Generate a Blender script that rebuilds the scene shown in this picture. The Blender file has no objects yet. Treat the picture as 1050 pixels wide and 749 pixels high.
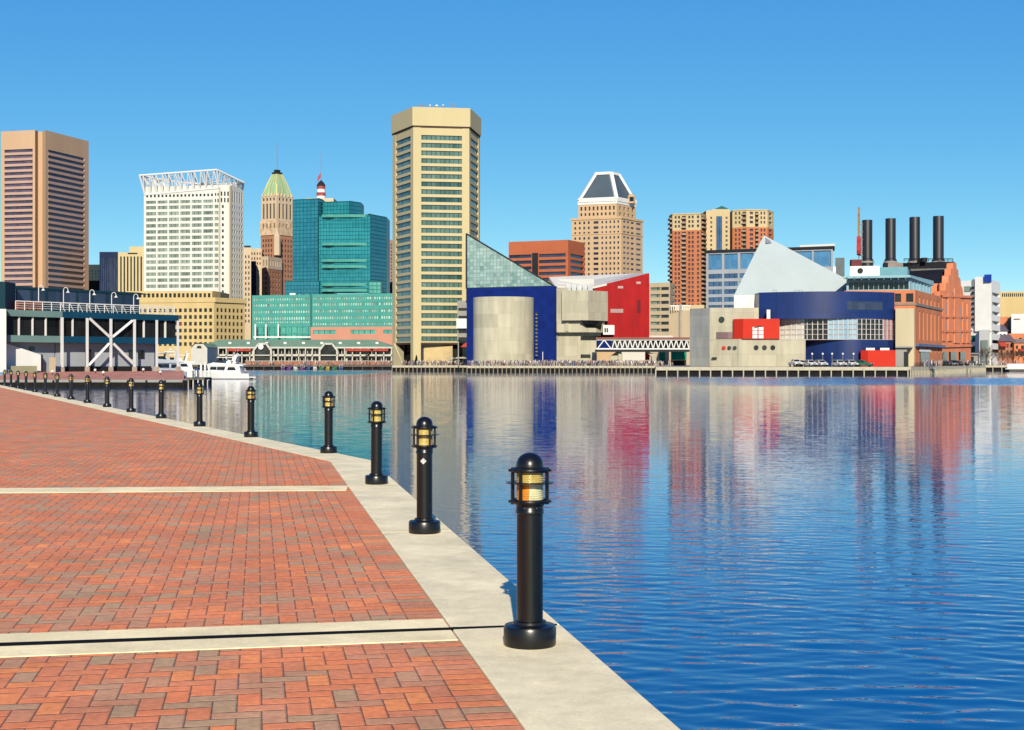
import bpy, bmesh, math, random
from mathutils import Vector, Matrix
random.seed(7)
S = bpy.context.scene
COL = S.collection
R = math.radians
F = 1400.0      # focal length in photo pixels (photo 1050 wide)
HZ = 371.3      # horizon row of the photo
EYE = 1.6
WATER = -1.5
GZ = 0.4        # far shore ground

# ------------------------------------------------------------------ camera
cd = bpy.data.cameras.new('camera'); cam = bpy.data.objects.new('camera', cd); COL.objects.link(cam)
cam.location = (0, 0, EYE); cam.rotation_euler = (R(90), 0, 0)
cd.sensor_width = 36; cd.lens = 36 * F / 1050
cd.shift_y = -(374.5 - HZ) / 1050
cd.clip_start = 0.1; cd.clip_end = 20000
S.camera = cam
# ------------------------------------------------------------------ sky and sun
SUN_EL, SUN_AZ = R(25), R(178.5)           # azimuth from +Y clockwise: the sun stands behind the camera
SKY_GRADE = ((1.4, 1.71), (0.78, 2.22), (0.28, 4.16))    # (power, gain) for red, green, blue
W = bpy.data.worlds.new('World'); S.world = W; W.use_nodes = True
wn = W.node_tree.nodes; wl = W.node_tree.links; wn.clear()
sky = wn.new('ShaderNodeTexSky'); sky.sky_type = 'NISHITA'; sky.sun_disc = False
sky.sun_elevation = SUN_EL; sky.sun_rotation = SUN_AZ
sky.air_density = 0.5; sky.dust_density = 0.0; sky.ozone_density = 8.0; sky.altitude = 3000
# the photograph is a saturated print: grade the physical sky channel by channel
sp = wn.new('ShaderNodeSeparateColor'); cb_ = wn.new('ShaderNodeCombineColor'); wl.new(sky.outputs[0], sp.inputs[0])
for i_, (g_, k_) in enumerate(SKY_GRADE):
    pw = wn.new('ShaderNodeMath'); pw.operation = 'POWER'; pw.inputs[1].default_value = g_; wl.new(sp.outputs[i_], pw.inputs[0])
    ml = wn.new('ShaderNodeMath'); ml.operation = 'MULTIPLY'; ml.inputs[1].default_value = k_
    wl.new(pw.outputs[0], ml.inputs[0]); wl.new(ml.outputs[0], cb_.inputs[i_])
bg = wn.new('ShaderNodeBackground'); bg.inputs['Strength'].default_value = 0.087
wo = wn.new('ShaderNodeOutputWorld')
wl.new(cb_.outputs[0], bg.inputs[0]); wl.new(bg.outputs[0], wo.inputs[0])
sd = bpy.data.lights.new('sun', 'SUN'); so = bpy.data.objects.new('sun', sd); COL.objects.link(so)
sd.energy = 5.0; sd.angle = R(0.5); sd.color = (1.0, 0.90, 0.72)
sv = Vector((math.sin(SUN_AZ) * math.cos(SUN_EL), math.cos(SUN_AZ) * math.cos(SUN_EL), math.sin(SUN_EL)))
so.rotation_euler = (-sv).to_track_quat('-Z', 'Y').to_euler(); so.location = (0, -40, 60)
S.view_settings.view_transform = 'Standard'; S.view_settings.look = 'None'
S.view_settings.exposure = 0.55; S.view_settings.gamma = 1.0; S.view_settings.use_curve_mapping = False

# ------------------------------------------------------------------ pixel helpers
def XP(px, Y): return (px - 525.0) * Y / F
def B(px, Y): return (XP(px, Y), Y)
def Z(py, Y): return EYE + (HZ - py) * Y / F
def G(px, py, z=0.0):
    Y = (EYE - z) * F / (py - HZ); return (XP(px, Y), Y)

# ------------------------------------------------------------------ materials
MATS = {}
ALB = 0.53; GLB = 0.64      # overall reflectance of the painted and glazed surfaces of the town
def nt(name):
    m = bpy.data.materials.new(name); m.use_nodes = True; n = m.node_tree.nodes; l = m.node_tree.links
    return m, n, l, n['Principled BSDF']
def mix_rgb(n, l, fac, a, b, blend='MIX'):
    x = n.new('ShaderNodeMix'); x.data_type = 'RGBA'; x.blend_type = blend
    for sock, v in ((0, fac), (6, a), (7, b)):
        if hasattr(v, 'is_linked') or hasattr(v, 'links'): l.new(v, x.inputs[sock])
        else: x.inputs[sock].default_value = v if sock == 0 else (*v[:3], 1)
    return x.outputs[2]
def math_n(n, l, op, a, b=None, c=None):
    x = n.new('ShaderNodeMath'); x.operation = op
    for i, v in enumerate((a, b, c)):
        if v is None: continue
        if hasattr(v, 'links'): l.new(v, x.inputs[i])
        else: x.inputs[i].default_value = v
    return x.outputs[0]
def M(name, col, rough=0.7, var=0.18, scale=0.25, metal=0.0, streak=False, bump=0.0, spec=0.08):
    """paint / stone with uneven tone: a broad noise, a fine noise and optional vertical rain streaks"""
    if name in MATS: return MATS[name]
    m, n, l, p = nt(name)
    p.inputs['Roughness'].default_value = rough; p.inputs['Metallic'].default_value = metal
    p.inputs['Specular IOR Level'].default_value = spec
    geo = n.new('ShaderNodeNewGeometry')
    a = n.new('ShaderNodeTexNoise'); a.inputs['Scale'].default_value = scale; a.inputs['Detail'].default_value = 6
    a.inputs['Roughness'].default_value = 0.65
    if streak:
        mp = n.new('ShaderNodeMapping'); mp.inputs['Scale'].default_value = (1, 1, 0.12)
        l.new(geo.outputs['Position'], mp.inputs[0]); l.new(mp.outputs[0], a.inputs['Vector'])
    else: l.new(geo.outputs['Position'], a.inputs['Vector'])
    mr = n.new('ShaderNodeMapRange'); mr.inputs[1].default_value = 0.3; mr.inputs[2].default_value = 0.7
    mr.inputs[3].default_value = 1 - var; mr.inputs[4].default_value = 1 + var
    l.new(a.outputs[0], mr.inputs[0])
    mx = n.new('ShaderNodeVectorMath'); mx.operation = 'SCALE'
    mx.inputs[0].default_value = [c * ALB for c in col[:3]]; l.new(mr.outputs[0], mx.inputs['Scale'])
    l.new(mx.outputs[0], p.inputs['Base Color'])
    if bump:
        b = n.new('ShaderNodeBump'); b.inputs['Strength'].default_value = 1; b.inputs['Distance'].default_value = bump
        l.new(a.outputs[0], b.inputs['Height']); l.new(b.outputs[0], p.inputs['Normal'])
    MATS[name] = m; return m
def panel(name, col, bw, bh, var=0.15, line=0.6, rough=0.7, mortar=0.02, offset=0.0, streak=True):
    """cast or bolted panels of bw x bh metres on upright faces, each panel its own tone"""
    if name in MATS: return MATS[name]
    m, n, l, p = nt(name); p.inputs['Roughness'].default_value = rough; p.inputs['Specular IOR Level'].default_value = .08; col = [c * ALB for c in col]
    geo = n.new('ShaderNodeNewGeometry'); sx = n.new('ShaderNodeSeparateXYZ'); l.new(geo.outputs['Position'], sx.inputs[0])
    cb = n.new('ShaderNodeCombineXYZ')
    l.new(math_n(n, l, 'ADD', sx.outputs[0], math_n(n, l, 'MULTIPLY', sx.outputs[1], 0.7)), cb.inputs[0]); l.new(sx.outputs[2], cb.inputs[1])
    br = n.new('ShaderNodeTexBrick'); br.offset = offset; br.inputs['Scale'].default_value = 1
    br.inputs['Brick Width'].default_value = bw; br.inputs['Row Height'].default_value = bh
    br.inputs['Mortar Size'].default_value = mortar; br.inputs['Bias'].default_value = 0
    for i, k in ((1, 1 - var), (2, 1 + var), (3, line)):
        br.inputs[i].default_value = (*[c * k for c in col], 1)
    l.new(cb.outputs[0], br.inputs['Vector'])
    a = n.new('ShaderNodeTexNoise'); a.inputs['Scale'].default_value = 0.6; a.inputs['Detail'].default_value = 6
    mp = n.new('ShaderNodeMapping'); mp.inputs['Scale'].default_value = (1, 1, 0.2 if streak else 1)
    l.new(geo.outputs['Position'], mp.inputs[0]); l.new(mp.outputs[0], a.inputs['Vector'])
    mr = n.new('ShaderNodeMapRange'); mr.inputs[1].default_value = 0.3; mr.inputs[2].default_value = 0.7
    mr.inputs[3].default_value = 0.86; mr.inputs[4].default_value = 1.12; l.new(a.outputs[0], mr.inputs[0])
    sc = n.new('ShaderNodeVectorMath'); sc.operation = 'SCALE'; l.new(br.outputs[0], sc.inputs[0]); l.new(mr.outputs[0], sc.inputs['Scale'])
    l.new(sc.outputs[0], p.inputs['Base Color']); MATS[name] = m; return m
def GL(name, dark, light, share=0.35, rough=0.12, grid=0, spec=0.5, coat=0.0):
    """window glass: panes differ (blinds, lit ceilings) by object and by island; optional mullion pattern"""
    if name in MATS: return MATS[name]
    m, n, l, p = nt(name); p.inputs['Roughness'].default_value = rough; p.inputs['Specular IOR Level'].default_value = spec
    dark = tuple(c * GLB for c in dark); light = tuple(c * GLB for c in light)
    oi = n.new('ShaderNodeObjectInfo'); geo = n.new('ShaderNodeNewGeometry')
    r = math_n(n, l, 'FRACT', math_n(n, l, 'ADD', oi.outputs['Random'], geo.outputs['Random Per Island']))
    cr = n.new('ShaderNodeValToRGB'); cr.color_ramp.elements[0].color = (*dark, 1); cr.color_ramp.elements[1].color = (*light, 1)
    cr.color_ramp.elements[0].position = max(0, 0.5 - share); cr.color_ramp.elements[1].position = min(1, 1.35 - share)
    # inside one wide pane the tone still changes from bay to bay
    wn_ = n.new('ShaderNodeTexWhiteNoise'); wn_.noise_dimensions = '3D'
    sn = n.new('ShaderNodeVectorMath'); sn.operation = 'SNAP'; sn.inputs[1].default_value = (1.7, 1.7, 3.2)
    l.new(geo.outputs['Position'], sn.inputs[0]); l.new(sn.outputs[0], wn_.inputs[0])
    big = n.new('ShaderNodeTexNoise'); big.inputs['Scale'].default_value = .055; big.inputs['Detail'].default_value = 3; l.new(geo.outputs['Position'], big.inputs['Vector'])  # broad noise paints uneven reflections into the glass colour
    bm = n.new('ShaderNodeMapRange'); bm.inputs[1].default_value = .3; bm.inputs[2].default_value = .7; l.new(big.outputs[0], bm.inputs[0])
    mixv = math_n(n, l, 'ADD', math_n(n, l, 'MULTIPLY', r, 0.38), math_n(n, l, 'ADD', math_n(n, l, 'MULTIPLY', wn_.outputs[0], 0.34), math_n(n, l, 'MULTIPLY', bm.outputs[0], .30)))
    l.new(mixv, cr.inputs[0]); out = cr.outputs[0]
    if grid:
        sx = n.new('ShaderNodeSeparateXYZ'); l.new(geo.outputs['Position'], sx.inputs[0])
        h = math_n(n, l, 'FRACT', math_n(n, l, 'DIVIDE', math_n(n, l, 'ADD', sx.outputs[0], math_n(n, l, 'MULTIPLY', sx.outputs[1], 0.8)), grid))
        ln = math_n(n, l, 'LESS_THAN', h, 0.12)
        out = mix_rgb(n, l, ln, out, tuple(c * 0.45 for c in dark))
    l.new(out, p.inputs['Base Color']); MATS[name] = m; return m

# ------------------------------------------------------------------ mesh builder
class MB:
    def __init__(s): s.v = []; s.f = []
    def add(s, vs, fs):
        o = len(s.v); s.v += [tuple(x) for x in vs]; s.f += [tuple(i + o for i in f) for f in fs]; return s
    def quad(s, *p): return s.add(p, [tuple(range(len(p)))])
    def box(s, x0, x1, y0, y1, z0, z1):
        return s.add([(x0,y0,z0),(x1,y0,z0),(x1,y1,z0),(x0,y1,z0),(x0,y0,z1),(x1,y0,z1),(x1,y1,z1),(x0,y1,z1)],
                     [(0,3,2,1),(4,5,6,7),(0,1,5,4),(1,2,6,5),(2,3,7,6),(3,0,4,7)])
    def prism(s, pts, z0, z1, bottom=True, top=True):
        n = len(pts)
        zt = z1 if isinstance(z1, (list, tuple)) else [z1] * n
        vs = [(x, y, z0) for x, y in pts] + [(p[0], p[1], zt[i]) for i, p in enumerate(pts)]
        fs = [(i, (i + 1) % n, n + (i + 1) % n, n + i) for i in range(n)]
        if top: fs.append(tuple(range(n, 2 * n)))
        if bottom: fs.append(tuple(range(n - 1, -1, -1)))
        return s.add(vs, fs)
    def obox(s, a, b, w, h, up=(0, 0, 1)):
        """bar of w x h section from a to b"""
        a = Vector(a); b = Vector(b); d = (b - a).normalized(); u = Vector(up)
        if abs(d.dot(u)) > 0.98: u = Vector((0, 1, 0))
        r = d.cross(u).normalized() * w / 2; u = r.cross(d).normalized() * h / 2
        return s.add([a-r-u, a+r-u, a+r+u, a-r+u, b-r-u, b+r-u, b+r+u, b-r+u],
                     [(0,3,2,1),(4,5,6,7),(0,1,5,4),(1,2,6,5),(2,3,7,6),(3,0,4,7)])
    def tube(s, a, b, r, r2=None, n=8):
        a = Vector(a); b = Vector(b); r2 = r if r2 is None else r2
        d = (b - a).normalized(); u = Vector((0, 0, 1)) if abs(d.z) < 0.95 else Vector((1, 0, 0))
        x = d.cross(u).normalized(); y = d.cross(x)
        vs = []
        for c, q in ((a, r), (b, r2)):
            for i in range(n):
                t = 2 * math.pi * i / n; vs.append(c + (x * math.cos(t) + y * math.sin(t)) * q)
        return s.add(vs, [(i, (i+1) % n, n + (i+1) % n, n + i) for i in range(n)] + [tuple(range(n-1, -1, -1)), tuple(range(n, 2*n))])
    def lathe(s, c, prof, n=24, a0=0.0, a1=2 * math.pi):
        full = abs(a1 - a0 - 2 * math.pi) < 1e-6; k = n if full else n + 1
        vs = []; fs = []
        for (r, z) in prof:
            for i in range(k):
                t = a0 + (a1 - a0) * i / n; vs.append((c[0] + r * math.cos(t), c[1] + r * math.sin(t), c[2] + z))
        for j in range(len(prof) - 1):
            for i in range(n):
                i2 = (i + 1) % k; fs.append((j*k + i, j*k + i2, (j+1)*k + i2, (j+1)*k + i))
        return s.add(vs, fs)
    def torus(s, c, R0, r, n=24, m=6, flat=1.0):
        vs = []; fs = []
        for i in range(n):
            t = 2 * math.pi * i / n
            for j in range(m):
                q = 2 * math.pi * j / m; rr = R0 + r * math.cos(q)
                vs.append((c[0] + rr * math.cos(t), c[1] + rr * math.sin(t), c[2] + r * flat * math.sin(q)))
        for i in range(n):
            for j in range(m):
                fs.append((i*m + j, ((i+1) % n)*m + j, ((i+1) % n)*m + (j+1) % m, i*m + (j+1) % m))
        return s.add(vs, fs)
def origin_of(o):
    v = Vector((0, 0, 0))
    while o is not None: v += o.location; o = o.parent
    return v
def build(name, mb, mat, parent=None, smooth=False, bevel=0.0):
    me = bpy.data.meshes.new(name); off = origin_of(parent)
    me.from_pydata([(Vector(p) - off)[:] for p in mb.v], [], mb.f)
    me.materials.append(mat)
    if smooth:
        for p in me.polygons: p.use_smooth = True
        try: me.set_sharp_from_angle(angle=R(40))
        except Exception: pass
    o = bpy.data.objects.new(name, me); COL.objects.link(o); o.parent = parent
    if bevel:
        md = o.modifiers.new('bevel', 'BEVEL'); md.width = bevel; md.segments = 2; md.limit_method = 'ANGLE'
    return o
def tag(o, label, cat, group=None, kind=None):
    o['label'] = label; o['category'] = cat
    if group: o['group'] = group
    if kind: o['kind'] = kind
    return o
def struct(name, mb, mat, **k):
    o = build(name, mb, mat, **k); o['kind'] = 'structure'; return o
def empty(name, label, cat, loc, group=None):
    o = bpy.data.objects.new(name, None); COL.objects.link(o); o.location = loc; o.empty_display_size = 0.5
    return tag(o, label, cat, group)
def copy_tree(o, parent=None):
    c = o.copy(); COL.objects.link(c); c.parent = parent
    for ch in list(o.children): copy_tree(ch, c)
    return c
WINMESH = {}
class Thing:
    """top-level Empty that parents its parts; windows are queued so that at most 96 of a kind become objects"""
    def __init__(s, name, label, cat, loc, group=None):
        s.o = empty(name, label, cat, loc, group); s.q = {}
    def part(s, name, mb, mat, parent=None, **k): return build(name, mb, mat, parent or s.o, **k)
    def win(s, c, w, h, ang, mat, name='window', th=0.08):
        s.q.setdefault(name, []).append((c, w, h, ang, mat, th))
    def done(s):
        off = origin_of(s.o)
        for name, L in s.q.items():
            L.sort(key=lambda t: -t[1] * t[2] / t[0][1] ** 2)
            for c, w, h, ang, mat, th in L[:96]:
                k = (name, round(w, 2), round(h, 2), mat.name, th)
                if k not in WINMESH:
                    me = bpy.data.meshes.new(name); b = MB().box(-w/2, w/2, 0, th, -h/2, h/2)
                    me.from_pydata(b.v, [], b.f); me.materials.append(mat); WINMESH[k] = me
                o = bpy.data.objects.new(name, WINMESH[k]); COL.objects.link(o); o.parent = s.o
                o.location = Vector(c) - off; o.rotation_euler = (0, 0, ang)
            rest = {}
            for t in L[96:]: rest.setdefault(t[4].name, []).append(t)
            for mn, ts in rest.items():
                mb = MB()
                for c, w, h, ang, mat, th in ts:
                    mt = Matrix.Translation(c) @ Matrix.Rotation(ang, 4, 'Z')
                    b = MB().box(-w/2, w/2, 0, th, -h/2, h/2); mb.add([mt @ Vector(p) for p in b.v], b.f)
                r = build(name, mb, ts[0][4], s.o); r['kind'] = 'stuff'
        s.q = {}
def facade(T, mb, a, b, z0, z1, xr, zr, mat, depth=0.35, name='window', mask=None):
    """upright wall from a to b (left to right seen from outside) with real recessed openings; panes go to T"""
    ax, ay = a; L = math.hypot(b[0]-ax, b[1]-ay); ux, uy = (b[0]-ax)/L, (b[1]-ay)/L; nx, ny = -uy, ux   # n points inside
    def P(u, z, d=0.0): return (ax + ux*u + nx*d, ay + uy*u + ny*d, z)
    ang = math.atan2(uy, ux)
    xr = sorted((max(0.01, p), min(L - 0.01, q)) for p, q in xr if q > 0.02 and p < L - 0.02)
    zr = sorted((max(z0 + 0.01, min(p, q)), min(z1 - 0.01, max(p, q))) for p, q in zr if max(p, q) > z0 + 0.05 and min(p, q) < z1 - 0.05)
    cur = z0
    for j, (p, q) in enumerate(zr):
        if p > cur: mb.quad(P(0, cur), P(L, cur), P(L, p), P(0, p))
        cu = 0.0
        for i, (s, t) in enumerate(xr):
            if mask and not mask(i, j): continue
            if s > cu: mb.quad(P(cu, p), P(s, p), P(s, q), P(cu, q))
            mb.quad(P(s, p), P(t, p), P(t, p, depth), P(s, p, depth)); mb.quad(P(s, q), P(s, q, depth), P(t, q, depth), P(t, q))
            mb.quad(P(s, p), P(s, p, depth), P(s, q, depth), P(s, q)); mb.quad(P(t, p), P(t, q), P(t, q, depth), P(t, p, depth))
            c = P((s + t) / 2, (p + q) / 2, depth * 0.82); mm = mat(i, j) if callable(mat) else mat
            T.win(c, t - s, q - p, ang, mm, name); cu = t
        if cu < L: mb.quad(P(cu, p), P(L, p), P(L, q), P(cu, q))
        cur = q
    if cur < z1: mb.quad(P(0, cur), P(L, cur), P(L, z1), P(0, z1))
class Face:
    def __init__(s, pa, Ya, pb, Yb):
        s.a = B(pa, Ya); s.b = B(pb, Yb); s.L = math.hypot(s.b[0]-s.a[0], s.b[1]-s.a[1])
    def u(s, px):
        k = (px - 525.0) / F; dx = s.b[0]-s.a[0]; dy = s.b[1]-s.a[1]
        return s.L * (k * s.a[1] - s.a[0]) / (dx - k * dy)
    def cols(s, lst): return [(s.u(p), s.u(q)) for p, q in lst]
def CN(p0, p1, n, fill=0.6):
    st = (p1 - p0) / n; return [(p0 + st * (i + (1 - fill) / 2), p0 + st * (i + (1 + fill) / 2)) for i in range(n)]
def RN(y0, st, n, h): return [(y0 + st * i, y0 + st * i + h) for i in range(n)]
def shrink(pts, p, back):
    """rear corner behind p: straight back, drawn in so that the side walls taper slightly"""
    mx = (pts[0][0] + pts[-1][0]) / 2; k = (p[1] + back) / p[1]; x = p[0] * k
    return (x + (mx * k - x) * .06, p[1] + back)
def bld(name, label, cat, front, ytop, wall, faces, Yr=None, back=30, z0=GZ, group=None, roofz=None, T=None, pname='wall', depth=0.35, sidewall=None):
    """front: visible corners (px, depth) left to right; faces[i]: list of bands (y_top, y_bottom, columns px, rows py, glass)"""
    pts = [B(*p) for p in front]; Yr = Yr or min(p[1] for p in front); z1 = Z(ytop, Yr)
    if len(pts) == 2:
        bk = [shrink(pts, pts[1], back), shrink(pts, pts[0], back)]
    elif len(pts) == 3: bk = [(pts[0][0]+pts[2][0]-pts[1][0], pts[0][1]+pts[2][1]-pts[1][1])]
    else: bk = [shrink(pts, pts[-1], back), shrink(pts, pts[0], back)]
    fp = pts + bk
    if T is None: T = Thing(name, label, cat, (sum(p[0] for p in fp)/len(fp), sum(p[1] for p in fp)/len(fp), z0), group)
    mb = MB()
    for i in range(len(pts) - 1):
        f = Face(*front[i], *front[i+1]); bands = faces[i] if i < len(faces) else None
        if not bands: mb.quad((*f.a, z0), (*f.b, z0), (*f.b, z1), (*f.a, z1)); continue
        zc = z1
        for bd in bands:
            yt, yb, cols, rows, gl = bd[:5]; opt = bd[5] if len(bd) > 5 else {}
            zt, zb = min(z1, Z(yt, Yr)), max(z0, Z(yb, Yr))
            if zt < zc - 0.01: mb.quad((*f.a, zt), (*f.b, zt), (*f.b, zc), (*f.a, zc))
            facade(T, mb, f.a, f.b, zb, zt, f.cols(cols), [(Z(q, Yr), Z(p, Yr)) for p, q in rows], gl, opt.get('depth', depth), opt.get('name', 'window'), opt.get('mask'))
            zc = zb
        if zc > z0 + 0.01: mb.quad((*f.a, z0), (*f.b, z0), (*f.b, zc), (*f.a, zc))
    k = len(pts) - 1
    for i in range(k, len(fp)):
        p, q = fp[i], fp[(i+1) % len(fp)]; mb.quad((*p, z0), (*q, z0), (*q, z1), (*p, z1))
    zr = z1 - 0.6 if z1 - z0 > 8 else z1
    mb.quad(*[(x, y, zr) for x, y in fp])
    w = T.part(pname, mb, wall)
    T.fp = fp; T.z1 = z1; T.wall = w
    return T
def cornice(T, fp, z0, z1, out, mat, name='cornice', parent=None):
    cx = sum(p[0] for p in fp)/len(fp); cy = sum(p[1] for p in fp)/len(fp); q = []
    for x, y in fp:
        d = math.hypot(x-cx, y-cy); q.append((x + (x-cx)/d*out, y + (y-cy)/d*out))
    return T.part(name, MB().prism(q, z0, z1), mat, parent)

# ================================================================== near promenade
I0 = Vector(G(540, 749)); CI = Vector(G(338.4, 472.9)); FI = Vector(G(0, 397.3))
DN = (CI - I0).normalized(); DF = (FI - CI).normalized()
RN_ = Vector((DN.y, -DN.x)); RF = Vector((DF.y, -DF.x))       # towards the water
CW = 0.665
def isect(p, d, q, e):
    t = ((q.x - p.x) * e.y - (q.y - p.y) * e.x) / (d.x * e.y - d.y * e.x); return p + d * t
CO = isect(I0 + RN_ * CW, DN, CI + RF * CW, DF)
START = I0 - DN * 24; ENDI = CI + DF * 230
def brick_material():
    m, n, l, p = nt('herringbone_brick'); unit = 0.113
    geo = n.new('ShaderNodeNewGeometry')
    def lin(vec, base):
        d = n.new('ShaderNodeVectorMath'); d.operation = 'DOT_PRODUCT'
        s = n.new('ShaderNodeVectorMath'); s.operation = 'SUBTRACT'; s.inputs[1].default_value = (base.x, base.y, 0)
        l.new(geo.outputs['Position'], s.inputs[0]); l.new(s.outputs[0], d.inputs[0]); d.inputs[1].default_value = (vec.x, vec.y, 0)
        return d.outputs['Value']
    mt = lambda op, a, b=None, c=None: math_n(n, l, op, a, b, c)
    dist = lin(-RN_, I0)
    u = mt('DIVIDE', lin(RN_, I0 - RN_ * 0.226), unit); v = mt('DIVIDE', lin(DN, I0 - DN * 40), unit)
    i = mt('FLOOR', u); j = mt('FLOOR', v); fu = mt('FRACT', u); fv = mt('FRACT', v)
    k = mt('FLOORED_MODULO', mt('ADD', mt('SUBTRACT', i, j), 0.01), 4.0)
    isH = mt('LESS_THAN', k, 1.5)
    is1 = mt('MULTIPLY', isH, mt('GREATER_THAN', k, 0.5))
    is2 = mt('MULTIPLY', mt('GREATER_THAN', k, 1.5), mt('LESS_THAN', k, 2.5))
    lu = mt('ADD', fu, is1); lv = mt('ADD', fv, is2)
    d = mt('MINIMUM', mt('MINIMUM', lu, mt('SUBTRACT', mt('ADD', isH, 1.0), lu)), mt('MINIMUM', lv, mt('SUBTRACT', mt('SUBTRACT', 2.0, isH), lv)))
    d = mt('MULTIPLY', d, unit)
    ix = mt('SUBTRACT', i, is1); iy = mt('SUBTRACT', j, is2)
    edge = mt('LESS_THAN', dist, 0.226)          # soldier course along the coping
    d2 = mt('MINIMUM', mt('MINIMUM', dist, mt('SUBTRACT', 0.226, dist)), mt('MULTIPLY', mt('MINIMUM', fv, mt('SUBTRACT', 1.0, fv)), unit))
    sel = lambda a, b: mt('ADD', mt('MULTIPLY', edge, a), mt('MULTIPLY', mt('SUBTRACT', 1.0, edge), b))
    d = sel(d2, d); ix = sel(500.0, ix); iy = sel(j, iy)
    cb = n.new('ShaderNodeCombineXYZ'); l.new(ix, cb.inputs[0]); l.new(iy, cb.inputs[1])
    wn_ = n.new('ShaderNodeTexWhiteNoise'); wn_.noise_dimensions = '3D'; l.new(cb.outputs[0], wn_.inputs[0])
    cr = n.new('ShaderNodeValToRGB'); e = cr.color_ramp; e.interpolation = 'LINEAR'
    pal = [(0, (0.473, 0.292, 0.149)), (0.1, (0.512, 0.296, 0.157)), (0.26, (0.59, 0.261, 0.13)), (0.44, (0.66, 0.237, 0.11)), (0.62, (0.722, 0.233, 0.094)), (0.84, (0.785, 0.233, 0.087)), (1, (0.847, 0.288, 0.094))]
    e.elements[0].position = 0; e.elements[0].color = (*pal[0][1], 1); e.elements[1].position = 1; e.elements[1].color = (*pal[-1][1], 1)
    for q, c in pal[1:-1]: x = e.elements.new(q); x.color = (*c, 1)
    # broad patches lean towards grey or red, as weathered paving does
    big = n.new('ShaderNodeTexNoise'); big.inputs['Scale'].default_value = 0.55; big.inputs['Detail'].default_value = 3
    l.new(geo.outputs['Position'], big.inputs['Vector'])
    val = mt('ADD', wn_.outputs[0], mt('MULTIPLY', mt('SUBTRACT', big.outputs[0], 0.5), 0.7)); l.new(val, cr.inputs[0])
    fine = n.new('ShaderNodeTexNoise'); fine.inputs['Scale'].default_value = 22; fine.inputs['Detail'].default_value = 8; fine.inputs['Roughness'].default_value = 0.7
    l.new(geo.outputs['Position'], fine.inputs['Vector'])
    mr = n.new('ShaderNodeMapRange'); mr.inputs[1].default_value = .28; mr.inputs[2].default_value = .72; mr.inputs[3].default_value = .74; mr.inputs[4].default_value = 1.22
    l.new(fine.outputs[0], mr.inputs[0])
    sc = n.new('ShaderNodeVectorMath'); sc.operation = 'SCALE'; l.new(cr.outputs[0], sc.inputs[0]); l.new(mr.outputs[0], sc.inputs['Scale'])
    w2 = n.new('ShaderNodeMapRange'); w2.inputs[1].default_value = 0.0016; w2.inputs[2].default_value = 0.0046; l.new(mt('ADD', d, mt('MULTIPLY', mt('SUBTRACT', fine.outputs[0], .5), .006)), w2.inputs[0])
    jn = mix_rgb(n, l, w2.outputs[0], (.15, .08, .052), sc.outputs[0]); l.new(jn, p.inputs['Base Color'])
    st = n.new('ShaderNodeTexNoise'); st.inputs['Scale'].default_value = 1.3; st.inputs['Detail'].default_value = 7; st.inputs['Roughness'].default_value = .68; l.new(geo.outputs['Position'], st.inputs['Vector'])
    sm = n.new('ShaderNodeMapRange'); sm.inputs[1].default_value = .33; sm.inputs[2].default_value = .70; sm.inputs[3].default_value = .80; sm.inputs[4].default_value = 1.14; l.new(st.outputs[0], sm.inputs[0])
    gum = n.new('ShaderNodeTexVoronoi'); gum.inputs['Scale'].default_value = 2.2; gum.inputs['Randomness'].default_value = 1; l.new(geo.outputs['Position'], gum.inputs['Vector'])
    gs = n.new('ShaderNodeMapRange'); gs.inputs[1].default_value = .022; gs.inputs[2].default_value = .034; gs.inputs[3].default_value = .62; gs.inputs[4].default_value = 1; l.new(gum.outputs['Distance'], gs.inputs[0])
    wt = n.new('ShaderNodeVectorMath'); wt.operation = 'SCALE'; l.new(jn, wt.inputs[0]); l.new(mt('MULTIPLY', sm.outputs[0], gs.outputs[0]), wt.inputs['Scale']); l.new(wt.outputs[0], p.inputs['Base Color'])
    hr = n.new('ShaderNodeMapRange'); hr.interpolation_type = 'SMOOTHSTEP'; hr.inputs[1].default_value = 0.0; hr.inputs[2].default_value = 0.011; l.new(d, hr.inputs[0])
    tilt = mt('MULTIPLY', wn_.outputs[0], 0.3)
    h = mt('ADD', mt('ADD', hr.outputs[0], tilt), mt('MULTIPLY', fine.outputs[0], 0.28))
    b = n.new('ShaderNodeBump'); b.inputs['Strength'].default_value = 0.8; b.inputs['Distance'].default_value = 0.005
    l.new(h, b.inputs['Height']); l.new(b.outputs[0], p.inputs['Normal'])
    p.inputs['Roughness'].default_value = 0.82; p.inputs['Specular IOR Level'].default_value = 0.25
    return m
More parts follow.
